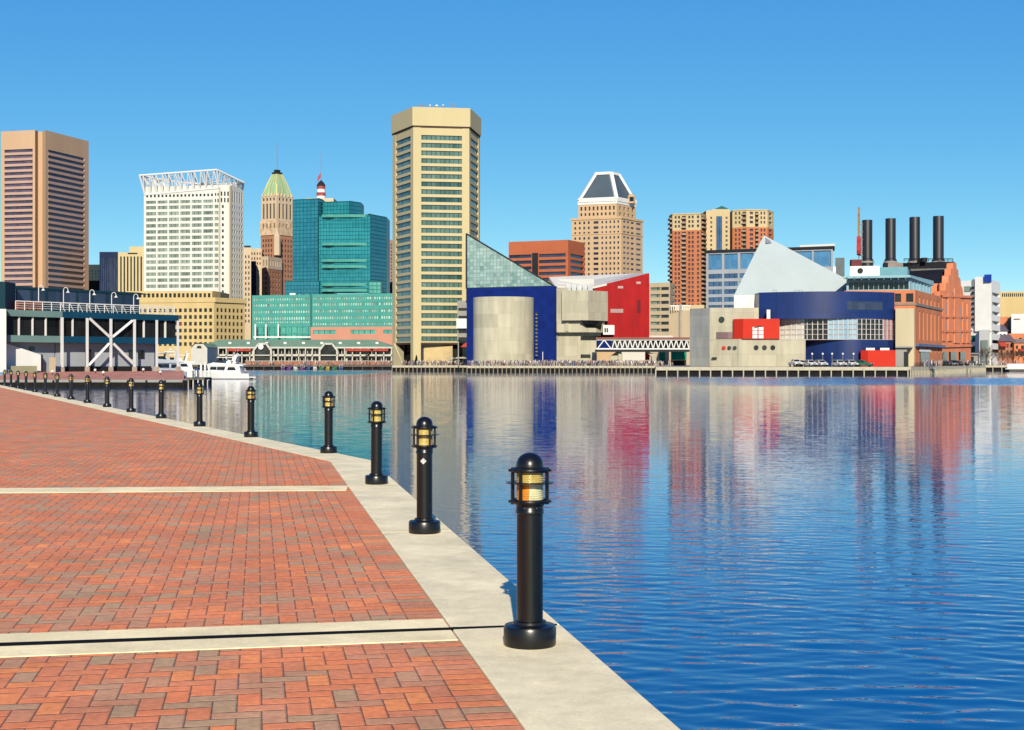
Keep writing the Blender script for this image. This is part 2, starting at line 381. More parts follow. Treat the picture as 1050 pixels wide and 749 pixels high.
def concrete_material(name, col, pit=0.5, bumpd=0.0015):
    m, n, l, p = nt(name); geo = n.new('ShaderNodeNewGeometry'); p.inputs['Roughness'].default_value = 0.85; p.inputs['Specular IOR Level'].default_value = 0.25
    def noise(s, d, r=.6, stretch=None):
        t = n.new('ShaderNodeTexNoise'); t.inputs['Scale'].default_value = s; t.inputs['Detail'].default_value = d; t.inputs['Roughness'].default_value = r
        l.new(geo.outputs['Position'], t.inputs['Vector']); return t.outputs[0]
    a = noise(1.6, 5, .7); f = noise(45, 6, .75); g = noise(7, 6, .7)
    def ramp(v, lo, hi, a0, a1):
        q = n.new('ShaderNodeMapRange'); q.inputs[1].default_value = lo; q.inputs[2].default_value = hi; q.inputs[3].default_value = a0; q.inputs[4].default_value = a1; l.new(v, q.inputs[0]); return q.outputs[0]
    t = math_n(n, l, 'MULTIPLY', math_n(n, l, 'MULTIPLY', ramp(a, .3, .7, .78, 1.12), ramp(f, .3, .7, .88, 1.1)), ramp(g, .25, .75, .88, 1.1))
    spk = ramp(f, .68, .74, 1, 1 - pit * .5); t = math_n(n, l, 'MULTIPLY', t, spk)
    sc = n.new('ShaderNodeVectorMath'); sc.operation = 'SCALE'; sc.inputs[0].default_value = col; l.new(t, sc.inputs['Scale'])
    l.new(sc.outputs[0], p.inputs['Base Color'])
    b = n.new('ShaderNodeBump'); b.inputs['Distance'].default_value = bumpd; l.new(f, b.inputs['Height']); l.new(b.outputs[0], p.inputs['Normal'])
    return m
MBRICK = brick_material()
MCOPE = concrete_material('coping_concrete', (.83, .71, .43))
MBAND = concrete_material('band_concrete', (.90, .75, .42), .3)
MJOINT = M('joint_black', (.012, .011, .01), .9)
MWALLC = concrete_material('sea_wall_concrete', (.30, .28, .24))
v2 = lambda p, z=0.0: (p.x, p.y, z)
# base slab under everything (dark bed), brick sheet, coping slabs
bed = MB(); far_left = Vector((-420, ENDI.y)); near_left = Vector((-420, START.y))
bed.prism([(p.x, p.y) for p in (START + RN_ * (CW - .07), CO - RN_ * .04 - RF * .04, ENDI + RF * (CW - .07), far_left, near_left)], -4.0, -0.12)
struct('sea_wall', bed, MWALLC)
sheet = MB(); g = 0.008
sheet.prism([(p.x, p.y) for p in (START - RN_ * g, CI - RN_ * g, ENDI - RF * g, far_left, near_left)], -0.11, -0.005)
struct('brick_paving', sheet, MBRICK)
def slab(a, b, c, d, z0=-0.24, z1=0.0): return MB().prism([(p.x, p.y) for p in (a, b, c, d)], z0, z1)
JB = (Vector(G(478, 644)) - I0).dot(DN)                 # the open joint beside the first bollard
Lc = (CI - I0).length; cuts = [-24, -18, -12, -6.1, JB - 3.05 - .6, JB, JB + 4.55, JB + 9.1, None]
gap = 0.006
def cope(a, b, d, r, o):
    return [o + d * a, o + d * b]
prev = -24.0
for cstop in (-18, -12, -6, JB, JB + 4.7, JB + 9.4):
    gw = 0.016 if abs(cstop - JB) < 1e-6 else gap
    g0 = 0.016 if abs(prev - JB) < 1e-6 else gap
    a = I0 + DN * (prev + g0); b = I0 + DN * (cstop - gw)
    struct('coping_slab', slab(a, a + RN_ * CW, b + RN_ * CW, b), MCOPE, bevel=.008); prev = cstop
a = I0 + DN * (prev + gap)
struct('coping_slab', MB().prism([(p.x, p.y) for p in (a, a + RN_ * CW, CO, CI + (CO - CI) * .0)], -.24, 0), MCOPE, bevel=.008)
prev = 0.0
a = CI + DF * .006
struct('coping_slab', MB().prism([(p.x, p.y) for p in (a, CO + DF * .008, CI + RF * CW + DF * 4.6, CI + DF * 4.6)], -.24, 0), MCOPE, bevel=.008)
t = 4.6
while t < 228:
    ln = 5.2 if t < 90 else 30
    a = CI + DF * (t + gap); b = CI + DF * (t + ln - gap)
    struct('coping_slab', slab(a, a + RF * CW, b + RF * CW, b), MCOPE, bevel=.008); t += ln
jj = I0 + DN * JB
struct('coping_joint', MB().prism([(q.x, q.y) for q in (jj - DN * .034, jj - DN * .020 + RN_ * (CW - .02), jj + DN * .020 + RN_ * (CW - .02), jj + DN * .034)], -.2, .0014), MJOINT)
# pale bands across the bricks
def band(c_in, d_left, w, length, name, z=0.0):
    n_ = Vector((-d_left.y, d_left.x)); n_ = n_ if n_.y > 0 else -n_
    t0 = 0.012; pieces = []
    while t0 < length:
        t1 = min(length, t0 + 3.1)
        a = c_in + d_left * t0; b = c_in + d_left * (t1 - .006)
        struct(name, MB().prism([(p.x, p.y) for p in (a - n_ * w / 2, a + n_ * w / 2, b + n_ * w / 2, b - n_ * w / 2)], -.02, z - .001), MBAND, bevel=.003)
        t0 = t1
pl = -RN_
ctr = I0 + DN * JB
n2 = DN
band(ctr + n2 * .185, pl, .29, 60, 'concrete_band'); band(ctr - n2 * .185, pl, .29, 60, 'concrete_band')
struct('expansion_joint', MB().prism([(p.x, p.y) for p in (ctr - n2 * .032, ctr + n2 * .032, ctr + pl * 3.2 + n2 * .062, ctr + pl * 60 + n2 * .06, ctr + pl * 60 - n2 * .06, ctr + pl * 3.2 - n2 * .045)], -.02, .0008), MJOINT)
b1 = Vector(G(357, 500.4)); d1 = (Vector(G(0, 503.0)) - b1).normalized()
band(b1, d1, .66, 120, 'concrete_band')

# ------------------------------------------------------------------ water
def water_material():
    m, n, l, p = nt('harbour_water'); mt = lambda op, a, b=None, c=None: math_n(n, l, op, a, b, c)
    geo = n.new('ShaderNodeNewGeometry'); sx = n.new('ShaderNodeSeparateXYZ'); l.new(geo.outputs['Position'], sx.inputs[0])
    def noise(sxy, detail, rough=.55, dist=0.0, rot=0.0):
        mp = n.new('ShaderNodeMapping'); mp.inputs['Scale'].default_value = (sxy[0], sxy[1], 1); mp.inputs['Rotation'].default_value = (0, 0, rot)
        l.new(geo.outputs['Position'], mp.inputs[0])
        t = n.new('ShaderNodeTexNoise'); t.inputs['Scale'].default_value = 1; t.inputs['Detail'].default_value = detail
        t.inputs['Roughness'].default_value = rough; t.inputs['Distortion'].default_value = dist
        l.new(mp.outputs[0], t.inputs['Vector']); return t.outputs[0]
    rip = noise((.9, 2.1), 3, .5, .4, R(9)); small = noise((2.6, 5.5), 2, .5, .3, R(-7)); swell = noise((.25, .6), 2, .5, .3, R(12))
    gust = noise((.012, .035), 4, .6)                    # cat's paws of wind
    h = mt('ADD', mt('MULTIPLY', rip, WAVE[0]), mt('ADD', mt('MULTIPLY', small, WAVE[1]), mt('MULTIPLY', swell, WAVE[2])))
    # wind lanes ruffle the surface: one off the right pier, one below the pavilion
    def lane(y0, half, sx0, sx1, amp_):
        c = mt('ABSOLUTE', mt('SUBTRACT', mt('ADD', sx.outputs[1], mt('MULTIPLY', mt('SUBTRACT', gust, .5), half * 2.2)), y0))
        a = n.new('ShaderNodeMapRange'); a.interpolation_type = 'SMOOTHSTEP'; a.inputs[1].default_value = half * .6; a.inputs[2].default_value = half * 1.15; a.inputs[3].default_value = amp_; a.inputs[4].default_value = 0; l.new(c, a.inputs[0])
        m_ = n.new('ShaderNodeMapRange'); m_.interpolation_type = 'SMOOTHSTEP'; m_.inputs[1].default_value = sx0; m_.inputs[2].default_value = sx1; m_.inputs[3].default_value = 0; m_.inputs[4].default_value = 1; l.new(sx.outputs[0], m_.inputs[0])
        return mt('MULTIPLY', a.outputs[0], m_.outputs[0])
    lanes = mt('ADD', lane(222, 40, 18, 42, WAVE[4]), lane(390, 85, -34, -44, WAVE[4] * .8))
    gm = n.new('ShaderNodeMapRange'); gm.inputs[1].default_value = .3; gm.inputs[2].default_value = .7; gm.inputs[3].default_value = .75; gm.inputs[4].default_value = 1.25; l.new(gust, gm.inputs[0])
    # wavelets too small for a bump to resolve far out: tilt the normal itself
    mp = n.new('ShaderNodeMapping'); mp.inputs['Scale'].default_value = (1.1, 1.6, 1); l.new(geo.outputs['Position'], mp.inputs[0])
    tn = n.new('ShaderNodeTexNoise'); tn.inputs['Scale'].default_value = 1; tn.inputs['Detail'].default_value = 2; l.new(mp.outputs[0], tn.inputs['Vector'])
    sc_ = n.new('ShaderNodeSeparateColor'); l.new(tn.outputs['Color'], sc_.inputs[0])
    ramp = n.new('ShaderNodeMapRange'); ramp.interpolation_type = 'SMOOTHSTEP'; ramp.inputs[1].default_value = 18; ramp.inputs[2].default_value = 75; ramp.inputs[3].default_value = 0; ramp.inputs[4].default_value = WAVE[3]; l.new(sx.outputs[1], ramp.inputs[0])
    tilt = mt('ADD', mt('MULTIPLY', ramp.outputs[0], gm.outputs[0]), lanes)
    cv = n.new('ShaderNodeCombineXYZ'); cv.inputs[2].default_value = 0
    l.new(mt('MULTIPLY', mt('MULTIPLY', mt('SUBTRACT', sc_.outputs[0], .5), .5), tilt), cv.inputs[0]); l.new(mt('SUBTRACT', mt('MULTIPLY', mt('SUBTRACT', sc_.outputs[1], .5), tilt), mt('MULTIPLY', lanes, .17)), cv.inputs[1])
    nv = n.new('ShaderNodeVectorMath'); nv.operation = 'NORMALIZE'; ad = n.new('ShaderNodeVectorMath'); ad.operation = 'ADD'; l.new(cv.outputs[0], ad.inputs[0]); l.new(geo.outputs['Normal'], ad.inputs[1]); l.new(ad.outputs[0], nv.inputs[0])
    b = n.new('ShaderNodeBump'); b.inputs['Strength'].default_value = 1; b.inputs['Distance'].default_value = 1
    fall = n.new('ShaderNodeMapRange'); fall.inputs[1].default_value = 14; fall.inputs[2].default_value = 60; fall.inputs[3].default_value = .45; fall.inputs[4].default_value = .30; l.new(sx.outputs[1], fall.inputs[0])
    l.new(mt('MULTIPLY', mt('MULTIPLY', h, gm.outputs[0]), fall.outputs[0]), b.inputs['Height']); l.new(nv.outputs[0], b.inputs['Normal']); l.new(b.outputs[0], p.inputs['Normal'])
    p.inputs['Base Color'].default_value = (.0014, .080, .235, 1); p.inputs['Roughness'].default_value = .03
    p.inputs['IOR'].default_value = 1.333; p.inputs['Specular IOR Level'].default_value = .5
    return m
WAVE = (.022, .009, .010, .075, .5)
import numpy as np
MWATER = water_material()
NX0, NX1, NY0, NY1 = -6.0, 17.0, 3.0, 48.0
far_w = MB()
for x0, x1, y0, y1 in ((-3000, 3000, -200, NY0), (-3000, NX0, NY0, NY1), (NX1, 3000, NY0, NY1), (-3000, 3000, NY1, 900)): far_w.quad((x0, y0, WATER), (x1, y0, WATER), (x1, y1, WATER), (x0, y1, WATER))
struct('harbour_water', far_w, MWATER)
def near_water():
    """ripples of the near harbour as real surface: many small wave trains running towards the quay"""
    rs = np.random.RandomState(5); xs = np.linspace(NX0, NX1, 430)
    ys = NY0 * (NY1 / NY0) ** np.linspace(0, 1, 860); X, Y = np.meshgrid(xs, ys); H = np.zeros_like(X)
    n_ = 80; sl = RIPPLE / math.sqrt(n_) * math.sqrt(2)
    for k in range(n_):
        lam = min(1.5, max(.2, .36 * math.exp(rs.normal(0, .42)))); th = R(rs.normal(-99, 24)); kk = 2 * math.pi / lam
        # wave groups: each train swells and dies along its way
        env = .6 + .8 * np.sin(X * rs.uniform(-.5, .5) + Y * rs.uniform(-.5, .5) + rs.rand() * 6.3) ** 2
        H += sl / kk * env * np.sin(kk * (X * math.cos(th) + Y * math.sin(th)) + rs.rand() * 6.3 + .5 * np.sin(X * .7 + rs.rand() * 6))
    fade = np.clip((X - NX0) / 1.0, 0, 1) * np.clip((NX1 - X) / 3.0, 0, 1) * np.clip((Y - NY0) / .6, 0, 1)
    fade *= np.interp(Y, [0, 11, 17, 26, 38, NY1], [1.1, 1, .66, .30, .12, 0])
    H *= fade
    v = np.stack([X, Y, WATER + H], -1).reshape(-1, 3); ny, nx = X.shape
    i = np.arange((ny - 1) * nx).reshape(ny - 1, nx)[:, :-1].reshape(-1); f = np.stack([i, i + 1, i + 1 + nx, i + nx], -1)
    me = bpy.data.meshes.new('harbour_water'); me.vertices.add(len(v)); me.vertices.foreach_set('co', v.astype(np.float32).ravel())
    me.loops.add(f.size); me.loops.foreach_set('vertex_index', f.astype(np.int32).ravel()); me.polygons.add(len(f))
    me.polygons.foreach_set('loop_start', (np.arange(len(f)) * 4).astype(np.int32)); me.polygons.foreach_set('loop_total', np.full(len(f), 4, np.int32))
    me.polygons.foreach_set('use_smooth', np.ones(len(f), bool)); me.update(calc_edges=True); me.materials.append(MWATER)
    o = bpy.data.objects.new('harbour_water', me); COL.objects.link(o); o['kind'] = 'structure'
RIPPLE = .062
near_water()

# ------------------------------------------------------------------ bollard lights
MBLK = M('black_enamel', (.008, .008, .009), .30, .25, 9, bump=.0010, spec=.42)
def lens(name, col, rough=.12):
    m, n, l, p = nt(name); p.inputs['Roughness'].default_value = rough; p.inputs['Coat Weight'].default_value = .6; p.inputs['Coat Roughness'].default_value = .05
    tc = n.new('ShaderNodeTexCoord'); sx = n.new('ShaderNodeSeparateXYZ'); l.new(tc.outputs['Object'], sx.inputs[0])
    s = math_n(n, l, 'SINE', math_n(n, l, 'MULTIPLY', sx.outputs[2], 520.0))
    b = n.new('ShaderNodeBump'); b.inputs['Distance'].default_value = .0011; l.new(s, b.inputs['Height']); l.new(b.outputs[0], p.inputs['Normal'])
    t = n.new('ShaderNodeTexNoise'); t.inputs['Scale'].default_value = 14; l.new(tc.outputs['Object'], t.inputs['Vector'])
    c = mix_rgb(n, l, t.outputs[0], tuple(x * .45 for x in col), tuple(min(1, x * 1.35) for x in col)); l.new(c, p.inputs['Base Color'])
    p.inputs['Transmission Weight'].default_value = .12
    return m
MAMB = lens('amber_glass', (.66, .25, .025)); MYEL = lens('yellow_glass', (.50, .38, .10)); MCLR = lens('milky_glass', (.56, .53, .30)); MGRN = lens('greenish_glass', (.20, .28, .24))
MSTICK = M('sticker_white', (.75, .75, .72), .5)
MSCR = M('screw_steel', (.5, .5, .48), .3, metal=1)
bol = empty('bollard_light', 'x', 'bollard light', (0, 0, 0), 'bollard lights along the quay edge')
p_ = lambda nm, mb, mat, par=None, **k: build(nm, mb, mat, par or bol, **k)
p_('base', MB().lathe((0,0,0), [(.0,0),(.146,0),(.149,.012),(.149,.098),(.142,.112),(.100,.117),(.094,.122),(.092,.135),(.080,.140),(0,.140)], 40), MBLK, smooth=True)
p_('post', MB().lathe((0,0,0), [(.074,.13),(.074,.74),(.080,.745),(.080,.765),(.076,.77),(.076,.785),(.083,.79),(.083,.806),(0,.806)], 36), MBLK, smooth=True)
for a0, a1, mat in ((R(-92), R(20), MCLR), (R(20), R(90), MGRN), (R(90), R(200), MYEL), (R(200), R(268), MAMB)):  # sector colours paint the light refracted in the lens
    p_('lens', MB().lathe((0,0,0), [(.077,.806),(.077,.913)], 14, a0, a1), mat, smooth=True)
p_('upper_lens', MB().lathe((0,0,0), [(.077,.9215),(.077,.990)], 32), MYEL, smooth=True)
p_('cage_ring', MB().torus((0,0,.812), .098, .0125, 36, 8), MBLK, smooth=True)
p_('cage_ring', MB().torus((0,0,.917), .104, .005, 36, 6).lathe((0,0,.917), [(.078,-.003),(.136,-.0025),(.136,.0025),(.078,.003)], 36), MBLK, smooth=True)
p_('cage_ring', MB().torus((0,0,.988), .098, .0125, 36, 8), MBLK, smooth=True)
for an in (-173, -122, -8, 62, 118):
    x, y = math.cos(R(an)), math.sin(R(an))
    o = p_('cage_bar', MB().tube((x*.098, y*.098, .795), (x*.098, y*.098, 1.003), .0105, n=8).tube((x*.085, y*.085, .812), (x*.122, y*.122, .812), .009, n=6).tube((x*.085, y*.085, .988), (x*.122, y*.122, .988), .009, n=6), MBLK, smooth=True)
p_('dome', MB().lathe((0,0,0), [(.070,.988),(.086,.990),(.086,1.003),(.079,1.007),(.078,1.02),(.074,1.038),(.065,1.056),(.051,1.071),(.033,1.081),(.014,1.086),(0,1.087)], 36), MBLK, smooth=True)
for an in (-60, -112, -20, 200):
    x, y = math.cos(R(an)), math.sin(R(an)); p_('screw', MB().tube((x*.070, y*.070, .777), (x*.081, y*.081, .777), .004, n=8), MSCR, smooth=True)
spots = []
for px, py in ((543.3, 661.0), (435.3, 546.3), (386, 496.3), (337, 464.6)): spots.append(Vector(G(px, py)))
b5 = Vector(G(257.3, 448.3)); bl = Vector(G(4.8, 395.7))
# keep the far row parallel to the coping
for k in range(14):
    q = b5.lerp(bl, k / 13); spots.append(q)
BLAB = ['black bollard light nearest the camera, amber and milky lens, at the open coping joint',
        'black bollard light with a white diamond sticker on its post',
        'third bollard light from the camera, on pale coping just past the narrow concrete band',
        'fourth bollard light from the camera, standing at the bend of the coping',
        'bollard light just beyond the bend of the coping, in front of open green water',
        'second bollard light beyond the bend, just right of the pier end and yacht stern']
ordn = ['third', 'fourth', 'fifth', 'sixth', 'seventh', 'eighth', 'ninth', 'tenth', 'eleventh', 'twelfth', 'thirteenth', 'fourteenth']
for k in range(6, 18):
    BLAB.append(ordn[k - 6] + ' bollard light beyond the bend of the coping' + (', farthest of the row' if k == 17 else ', against the dark pier'))
for k, q in enumerate(spots):
    o = bol if k == 0 else copy_tree(bol)
    o.location = (q.x, q.y, 0); o['label'] = BLAB[k]
    o.rotation_euler = (0, 0, 0 if k == 0 else R(125) + [0, -.15, .1, -.25][k] if k < 4 else R(125) + random.uniform(-.4, .4))
    if k: o.rotation_euler.x, o.rotation_euler.y = random.uniform(-.006, .006), random.uniform(-.006, .006)
    if k == 1:
        ang = R(-95) - o.rotation_euler.z
        st = MB(); cx, cy = math.cos(ang) * .0765, math.sin(ang) * .0765
        vs = []
        for dx, dz in ((-.030, 0), (0, -.030), (.030, 0), (0, .030)):
            a = ang + dx / .0765; vs.append((math.cos(a) * .0765, math.sin(a) * .0765, .675 + dz))
        m_ = bpy.data.meshes.new('sticker'); vs2 = [(x * .985, y * .985, z) for x, y, z in vs]
        m_.from_pydata(vs + vs2, [], [(0,1,2,3),(7,6,5,4),(0,4,5,1),(1,5,6,2),(2,6,7,3),(3,7,4,0)]); m_.materials.append(MSTICK)
        so_ = bpy.data.objects.new('sticker', m_); COL.objects.link(so_); so_.parent = o

# ================================================================== far shore ground
MGROUND = concrete_material('city_paving', (.34, .30, .25))
shore = [(-3000, 575), B(402.3, 575), B(402.3, 448), B(479, 448), B(479, 408), B(672, 408), B(672, 320), B(930, 320), B(1008, 470), B(1024, 478), B(1100, 470), (3000, 900), (3000, 7000), (-3000, 7000)]
struct('city_ground', MB().prism(shore, -4, GZ), MGROUND)

# shared materials
TAN = M('tan_precast', (.70, .47, .30), .8, .08, .05, streak=True)
PINKSP = M('pinkish_spandrel', (.62, .42, .34), .7, .08, .1)
CREAM = M('cream_precast', (.76, .64, .36), .8, .08, .05, streak=True)
WHITE = M('white_panel', (.86, .87, .81), .6, .08, .05, streak=True)
WHITEP = M('white_paint', (.98, .98, .95), .5, .06, .4)
BEIGE = M('beige_stone', (.66, .53, .35), .8, .12, .08, streak=True)
LIME = M('limestone', (.76, .60, .42), .85, .18, .12, streak=True)
BROWN = M('brown_brick', (.50, .25, .155), .85, .15, .15)
ORBRICK = M('orange_brick', (.80, .29, .14), .85, .16, .2, streak=True)
REDOR = M('red_orange_brick', (.58, .17, .08), .8, .10, .1)
COPPER = M('green_copper', (.44, .68, .40), .6, .2, .3, streak=True)
GOLD = M('gold_leaf', (.72, .52, .16), .35, .1, 1, metal=.4)
SLATE = M('slate_grey_glass', (.10, .14, .18), .35, .12, .1)
DKMET = M('dark_metal', (.03, .035, .04), .5, .2, .5)
GREY = M('grey_paint', (.32, .33, .34), .6, .12, .2)
MGREY = M('mid_grey_stone', (.40, .39, .36), .8, .12, .2)
CONC = panel('board_marked_concrete', (.60, .56, .42), 3.4, 3.4, .07, .72, .85, .03)
CONC2 = panel('grey_concrete', (.42, .43, .40), 2.6, 2.6, .10, .7, .85, .03)
BLUEP = panel('cobalt_panel', (.004, .022, .19), 2.4, 2.4, .12, .6, .8, .03, 0.0)
NAVYP = panel('navy_drum_panel', (.012, .035, .17), 2.6, 3.4, .12, .5, .34, .03); NAVYP.node_tree.nodes['Principled BSDF'].inputs['Specular IOR Level'].default_value = .35
REDP = panel('red_panel', (.47, .008, .012), 3.2, 3.2, .07, .75, .5, .03)
REDB = M('bright_red_render', (.72, .045, .024), .6, .06, .3)
G_BLACK = GL('black_glass', (.004, .005, .006), (.05, .055, .05), .2)
G_NAVY = GL('navy_glass', (.010, .018, .05), (.06, .08, .14), .3)
G_PURP = GL('purplish_glass', (.045, .035, .075), (.16, .12, .17), .4)
G_PALE = GL('pale_green_glass', (.08, .11, .09), (.36, .42, .35), .55, grid=2.2)
G_GREEN = GL('green_grey_glass', (.02, .07, .07), (.17, .28, .23), .45, grid=1.7)
G_TEAL = GL('teal_glass', (.008, .16, .20), (.03, .30, .35), .5, grid=1.6, rough=.08)
G_TEALD = GL('deep_teal_glass', (.012, .13, .20), (.03, .23, .32), .5, grid=1.6, rough=.08)
G_TEALL = GL('light_teal_glass', (.02, .22, .19), (.12, .46, .38), .5, grid=2.4)
G_MINT = GL('mint_glass', (.004, .03, .03), (.60, .85, .74), .55)
G_BLUE = GL('sky_blue_glass', (.03, .11, .25), (.10, .28, .50), .5, rough=.06)
G_BLUED = GL('blue_strip_glass', (.02, .06, .15), (.08, .17, .32), .5, rough=.1, grid=1.3)
G_AQUA = GL('aqua_roof_glass', (.06, .17, .16), (.34, .50, .44), .5)

def pipes(T, name, segs, r, mat, n=6, parent=None):
    mb = MB()
    for a, b in segs: mb.tube(a, b, r, n=n)
    return T.part(name, mb, mat, parent, smooth=True)
def dishes(T, items, mat):
    for (x, y, z, r) in items:
        mb = MB().tube((x, y, z - r*1.6), (x, y, z), r*.15).lathe((x, y, z - r * .4), [(0, r*1.2), (r*.5, r*1.1), (r*.85, r*.7), (r, .2*r), (.7*r, 0), (0, 0)], 12)
        T.part('antenna_dish', mb, mat, smooth=True)

# ================================================================== left skyline
# pink-tan tower with ribbon windows
T = bld('office_tower', 'tall pinkish tan office tower with dark ribbon windows at the far left', 'office tower',
        [(1, 906), (36, 900), (39, 906), (43.5, 906), (46.5, 900), (91, 946)], 133.5, TAN,
        [[(150, 300, [(4.5, 33.5)], RN(152.6, 5.85, 26, 3.1), G_PURP, dict(name='ribbon_window', depth=1.1))], None, None, None,
         [(150, 300, [(49.5, 86.5)], RN(152.8, 5.85, 26, 3.1), G_PURP, dict(name='ribbon_window', depth=1.1))]], back=44)
fA, fB = Face(1, 906, 36, 900), Face(46.5, 900, 91, 946)
for f, p0, p1 in ((fA, 4.5, 33.5), (fB, 49.5, 86.5)):
    mb = MB(); ux, uy = (f.b[0]-f.a[0])/f.L, (f.b[1]-f.a[1])/f.L
    for i in range(26):
        u0, u1 = f.u(p0), f.u(p1); zt = Z(152.6 + 5.85*i + 3.2, 900); zb = zt - 1.65
        q = lambda u, d: (f.a[0]+ux*u+uy*d, f.a[1]+uy*u-ux*d)
        mb.prism([q(u0, .03), q(u1, .03), q(u1, .22), q(u0, .22)][::-1], zb, zt)
    r = T.part('spandrel', mb, PINKSP)
pipes(T, 'roof_mast', [((XP(p, 915 if p < 40 else 948), 915 if p < 40 else 948, T.z1 - .6), (XP(p, 915 if p < 40 else 948), 915 if p < 40 else 948, T.z1 + h)) for p, h in ((6, 2), (14, 3.5), (20, 2.2), (38, 3), (47, 4), (60, 2.5), (70, 3.4), (77, 2.2))], .25, GREY)
T.done()
T = bld('office_block', 'small pale yellow office block in the gap beside the pinkish tan tower', 'building', [(88, 1100), (104, 1100)], 271.5, CREAM, [[(276, 300, CN(90, 103, 4, .5), RN(277.5, 3, 6, 1.6), G_GREEN)]], back=30); T.done()
T = bld('office_block', 'low black glass block in front of the small pale yellow building', 'building', [(86, 1000), (103, 1000)], 288, DKMET, [[(289, 300, CN(87, 102, 5, .85), RN(290, 3.2, 4, 2.4), G_NAVY)]], back=30); T.done()
NAVYM = M('navy_metal', (.02, .035, .10), .35, .1, .3)
T = bld('office_tower', 'dark navy blue office tower with thin vertical ribs', 'office tower', [(102, 960), (121, 960)], 258.5, NAVYM, [[(264, 310, CN(103, 120.5, 9, .62), [(264.2, 309.5)], G_NAVY, dict(name='window_strip'))]], back=30); T.done()
T = bld('office_tower', 'tan office slab with tall narrow dark window strips and a raised pale plant room', 'office tower', [(121, 955), (150, 955)], 259, CREAM, [[(263, 312, CN(122.3, 150, 8, .45), [(263.2, 311.5)], G_BLACK, dict(name='window_strip', depth=.7))]], back=30)
T.part('plant_room', MB().prism([B(132.5, 962), B(152, 962), B(152, 985), B(132.5, 985)], T.z1 - .6, Z(253, 962)), CREAM)
T.part('louvre', MB().box(XP(131, 954.9), XP(141, 954.9), 954.85, 955.2, Z(260.8, 955), Z(259.4, 955)), DKMET); T.done()

# white gridded tower with a white space-frame crown
def mt_white(i, j): return G_PALE
rowsW = RN(210.2, 6.25, 14, 3.5)
T = bld('office_tower', 'white gridded office tower crowned by a flaring white space-frame truss', 'office tower',
        [(147.5, 858), (219.5, 850.6), (225, 850), (236, 851), (249.5, 866)], 190, WHITE,
        [[(197, 204.6, CN(149, 219.3, 18, .5), [(198.6, 201.2)], G_BLACK), (204.6, 298, CN(149, 219.3, 6, .86), [(204.8, 207.8)] + rowsW, G_PALE, dict(name='window_band', depth=.5))],
         [(197, 208.4, CN(219.8, 224.8, 2, .5), [(198, 201), (204, 207.6)], G_BLACK), (208.5, 298, [(220.1, 223.8)], rowsW, G_PALE, dict(name='window_band', depth=.5))],
         [(195, 208.4, CN(225.5, 235.5, 3, .45), [(196.5, 201), (203, 207.6)], G_BLACK), (208.5, 330, CN(226.2, 235.4, 2, .42)[:1], RN(210.4, 6.25, 19, 3.0), G_BLACK)],
         [(193, 208.4, CN(237.4, 249.4, 5, .5), [(195.5, 206.6)], G_BLACK), (208.5, 330, CN(237.4, 249.4, 5, .5), RN(210.2, 6.25, 19, 3.2), G_BLACK)]], back=34, pname='wall')
# stone corner over the white frame
zt = T.z1
bp = [B(148.5, 858), B(224, 850), B(249, 866), (XP(249, 866) - 20, 900), (B(148.5, 858)[0] + 4, 895)]
tp = [(B(143.2, 853)[0], 853), (B(222.5, 845)[0], 845), (B(250, 858)[0], 858), (B(250, 858)[0] - 18, 906), (B(143.2, 853)[0] + 2, 902)]
zT = [Z(180, 853), Z(174.2, 845), Z(189, 858) + 1, Z(186, 880), Z(181, 880)]
segs = []; thin = []
nseg = [12, 5, 4, 8, 5]
for i in range(5):
    a, b, c, d = Vector((*bp[i], zt)), Vector((*bp[(i+1) % 5], zt)), Vector((*tp[i], zT[i])), Vector((*tp[(i+1) % 5], zT[(i+1) % 5]))
    if i == 0: a.z = Z(200, 858); b.z = Z(193, 850)
    segs += [(c, d), (a, b), (a, c)]; n_ = nseg[i]
    for k in range(n_):
        p0, p1 = a.lerp(b, k/n_), a.lerp(b, (k+1)/n_); qm = c.lerp(d, (k+.5)/n_)
        thin += [(p0, qm), (qm, p1)]
        if k % 2 == 0: thin += [(p0, c.lerp(d, k/n_)), (c.lerp(d, k/n_), a.lerp(b, k/n_).lerp(p1, .5) + Vector((0, 6, 4)))]
ct = sum((Vector((*p, 0)) for p in tp), Vector()) / 5; ct.z = zt + 3
for i in range(5):
    c = Vector((*tp[i], zT[i])); thin += [(c, ct)]; d = Vector((*tp[(i+1) % 5], zT[(i+1) % 5])); thin += [(c.lerp(d, .33), ct), (c.lerp(d, .66), ct)]
TRUSSW = M('truss_white', (.98, .98, .97), .4, .04, .3)
cr_ = pipes(T, 'space_frame_crown', segs, .55, TRUSSW); pipes(T, 'diagonal', thin, .34, TRUSSW, parent=cr_)
T.part('corner_pier', MB().prism([B(224.2, 849.6), B(225.6, 849.3), B(225.8, 850.5), B(224.4, 850.8)], GZ, Z(192, 850)), BEIGE)
T.part('corner_pier', MB().prism([B(234.8, 850.0), B(236.4, 850.2), B(237, 851.8), B(235.2, 851.8)], GZ, Z(191, 850)), BEIGE)
T.done()
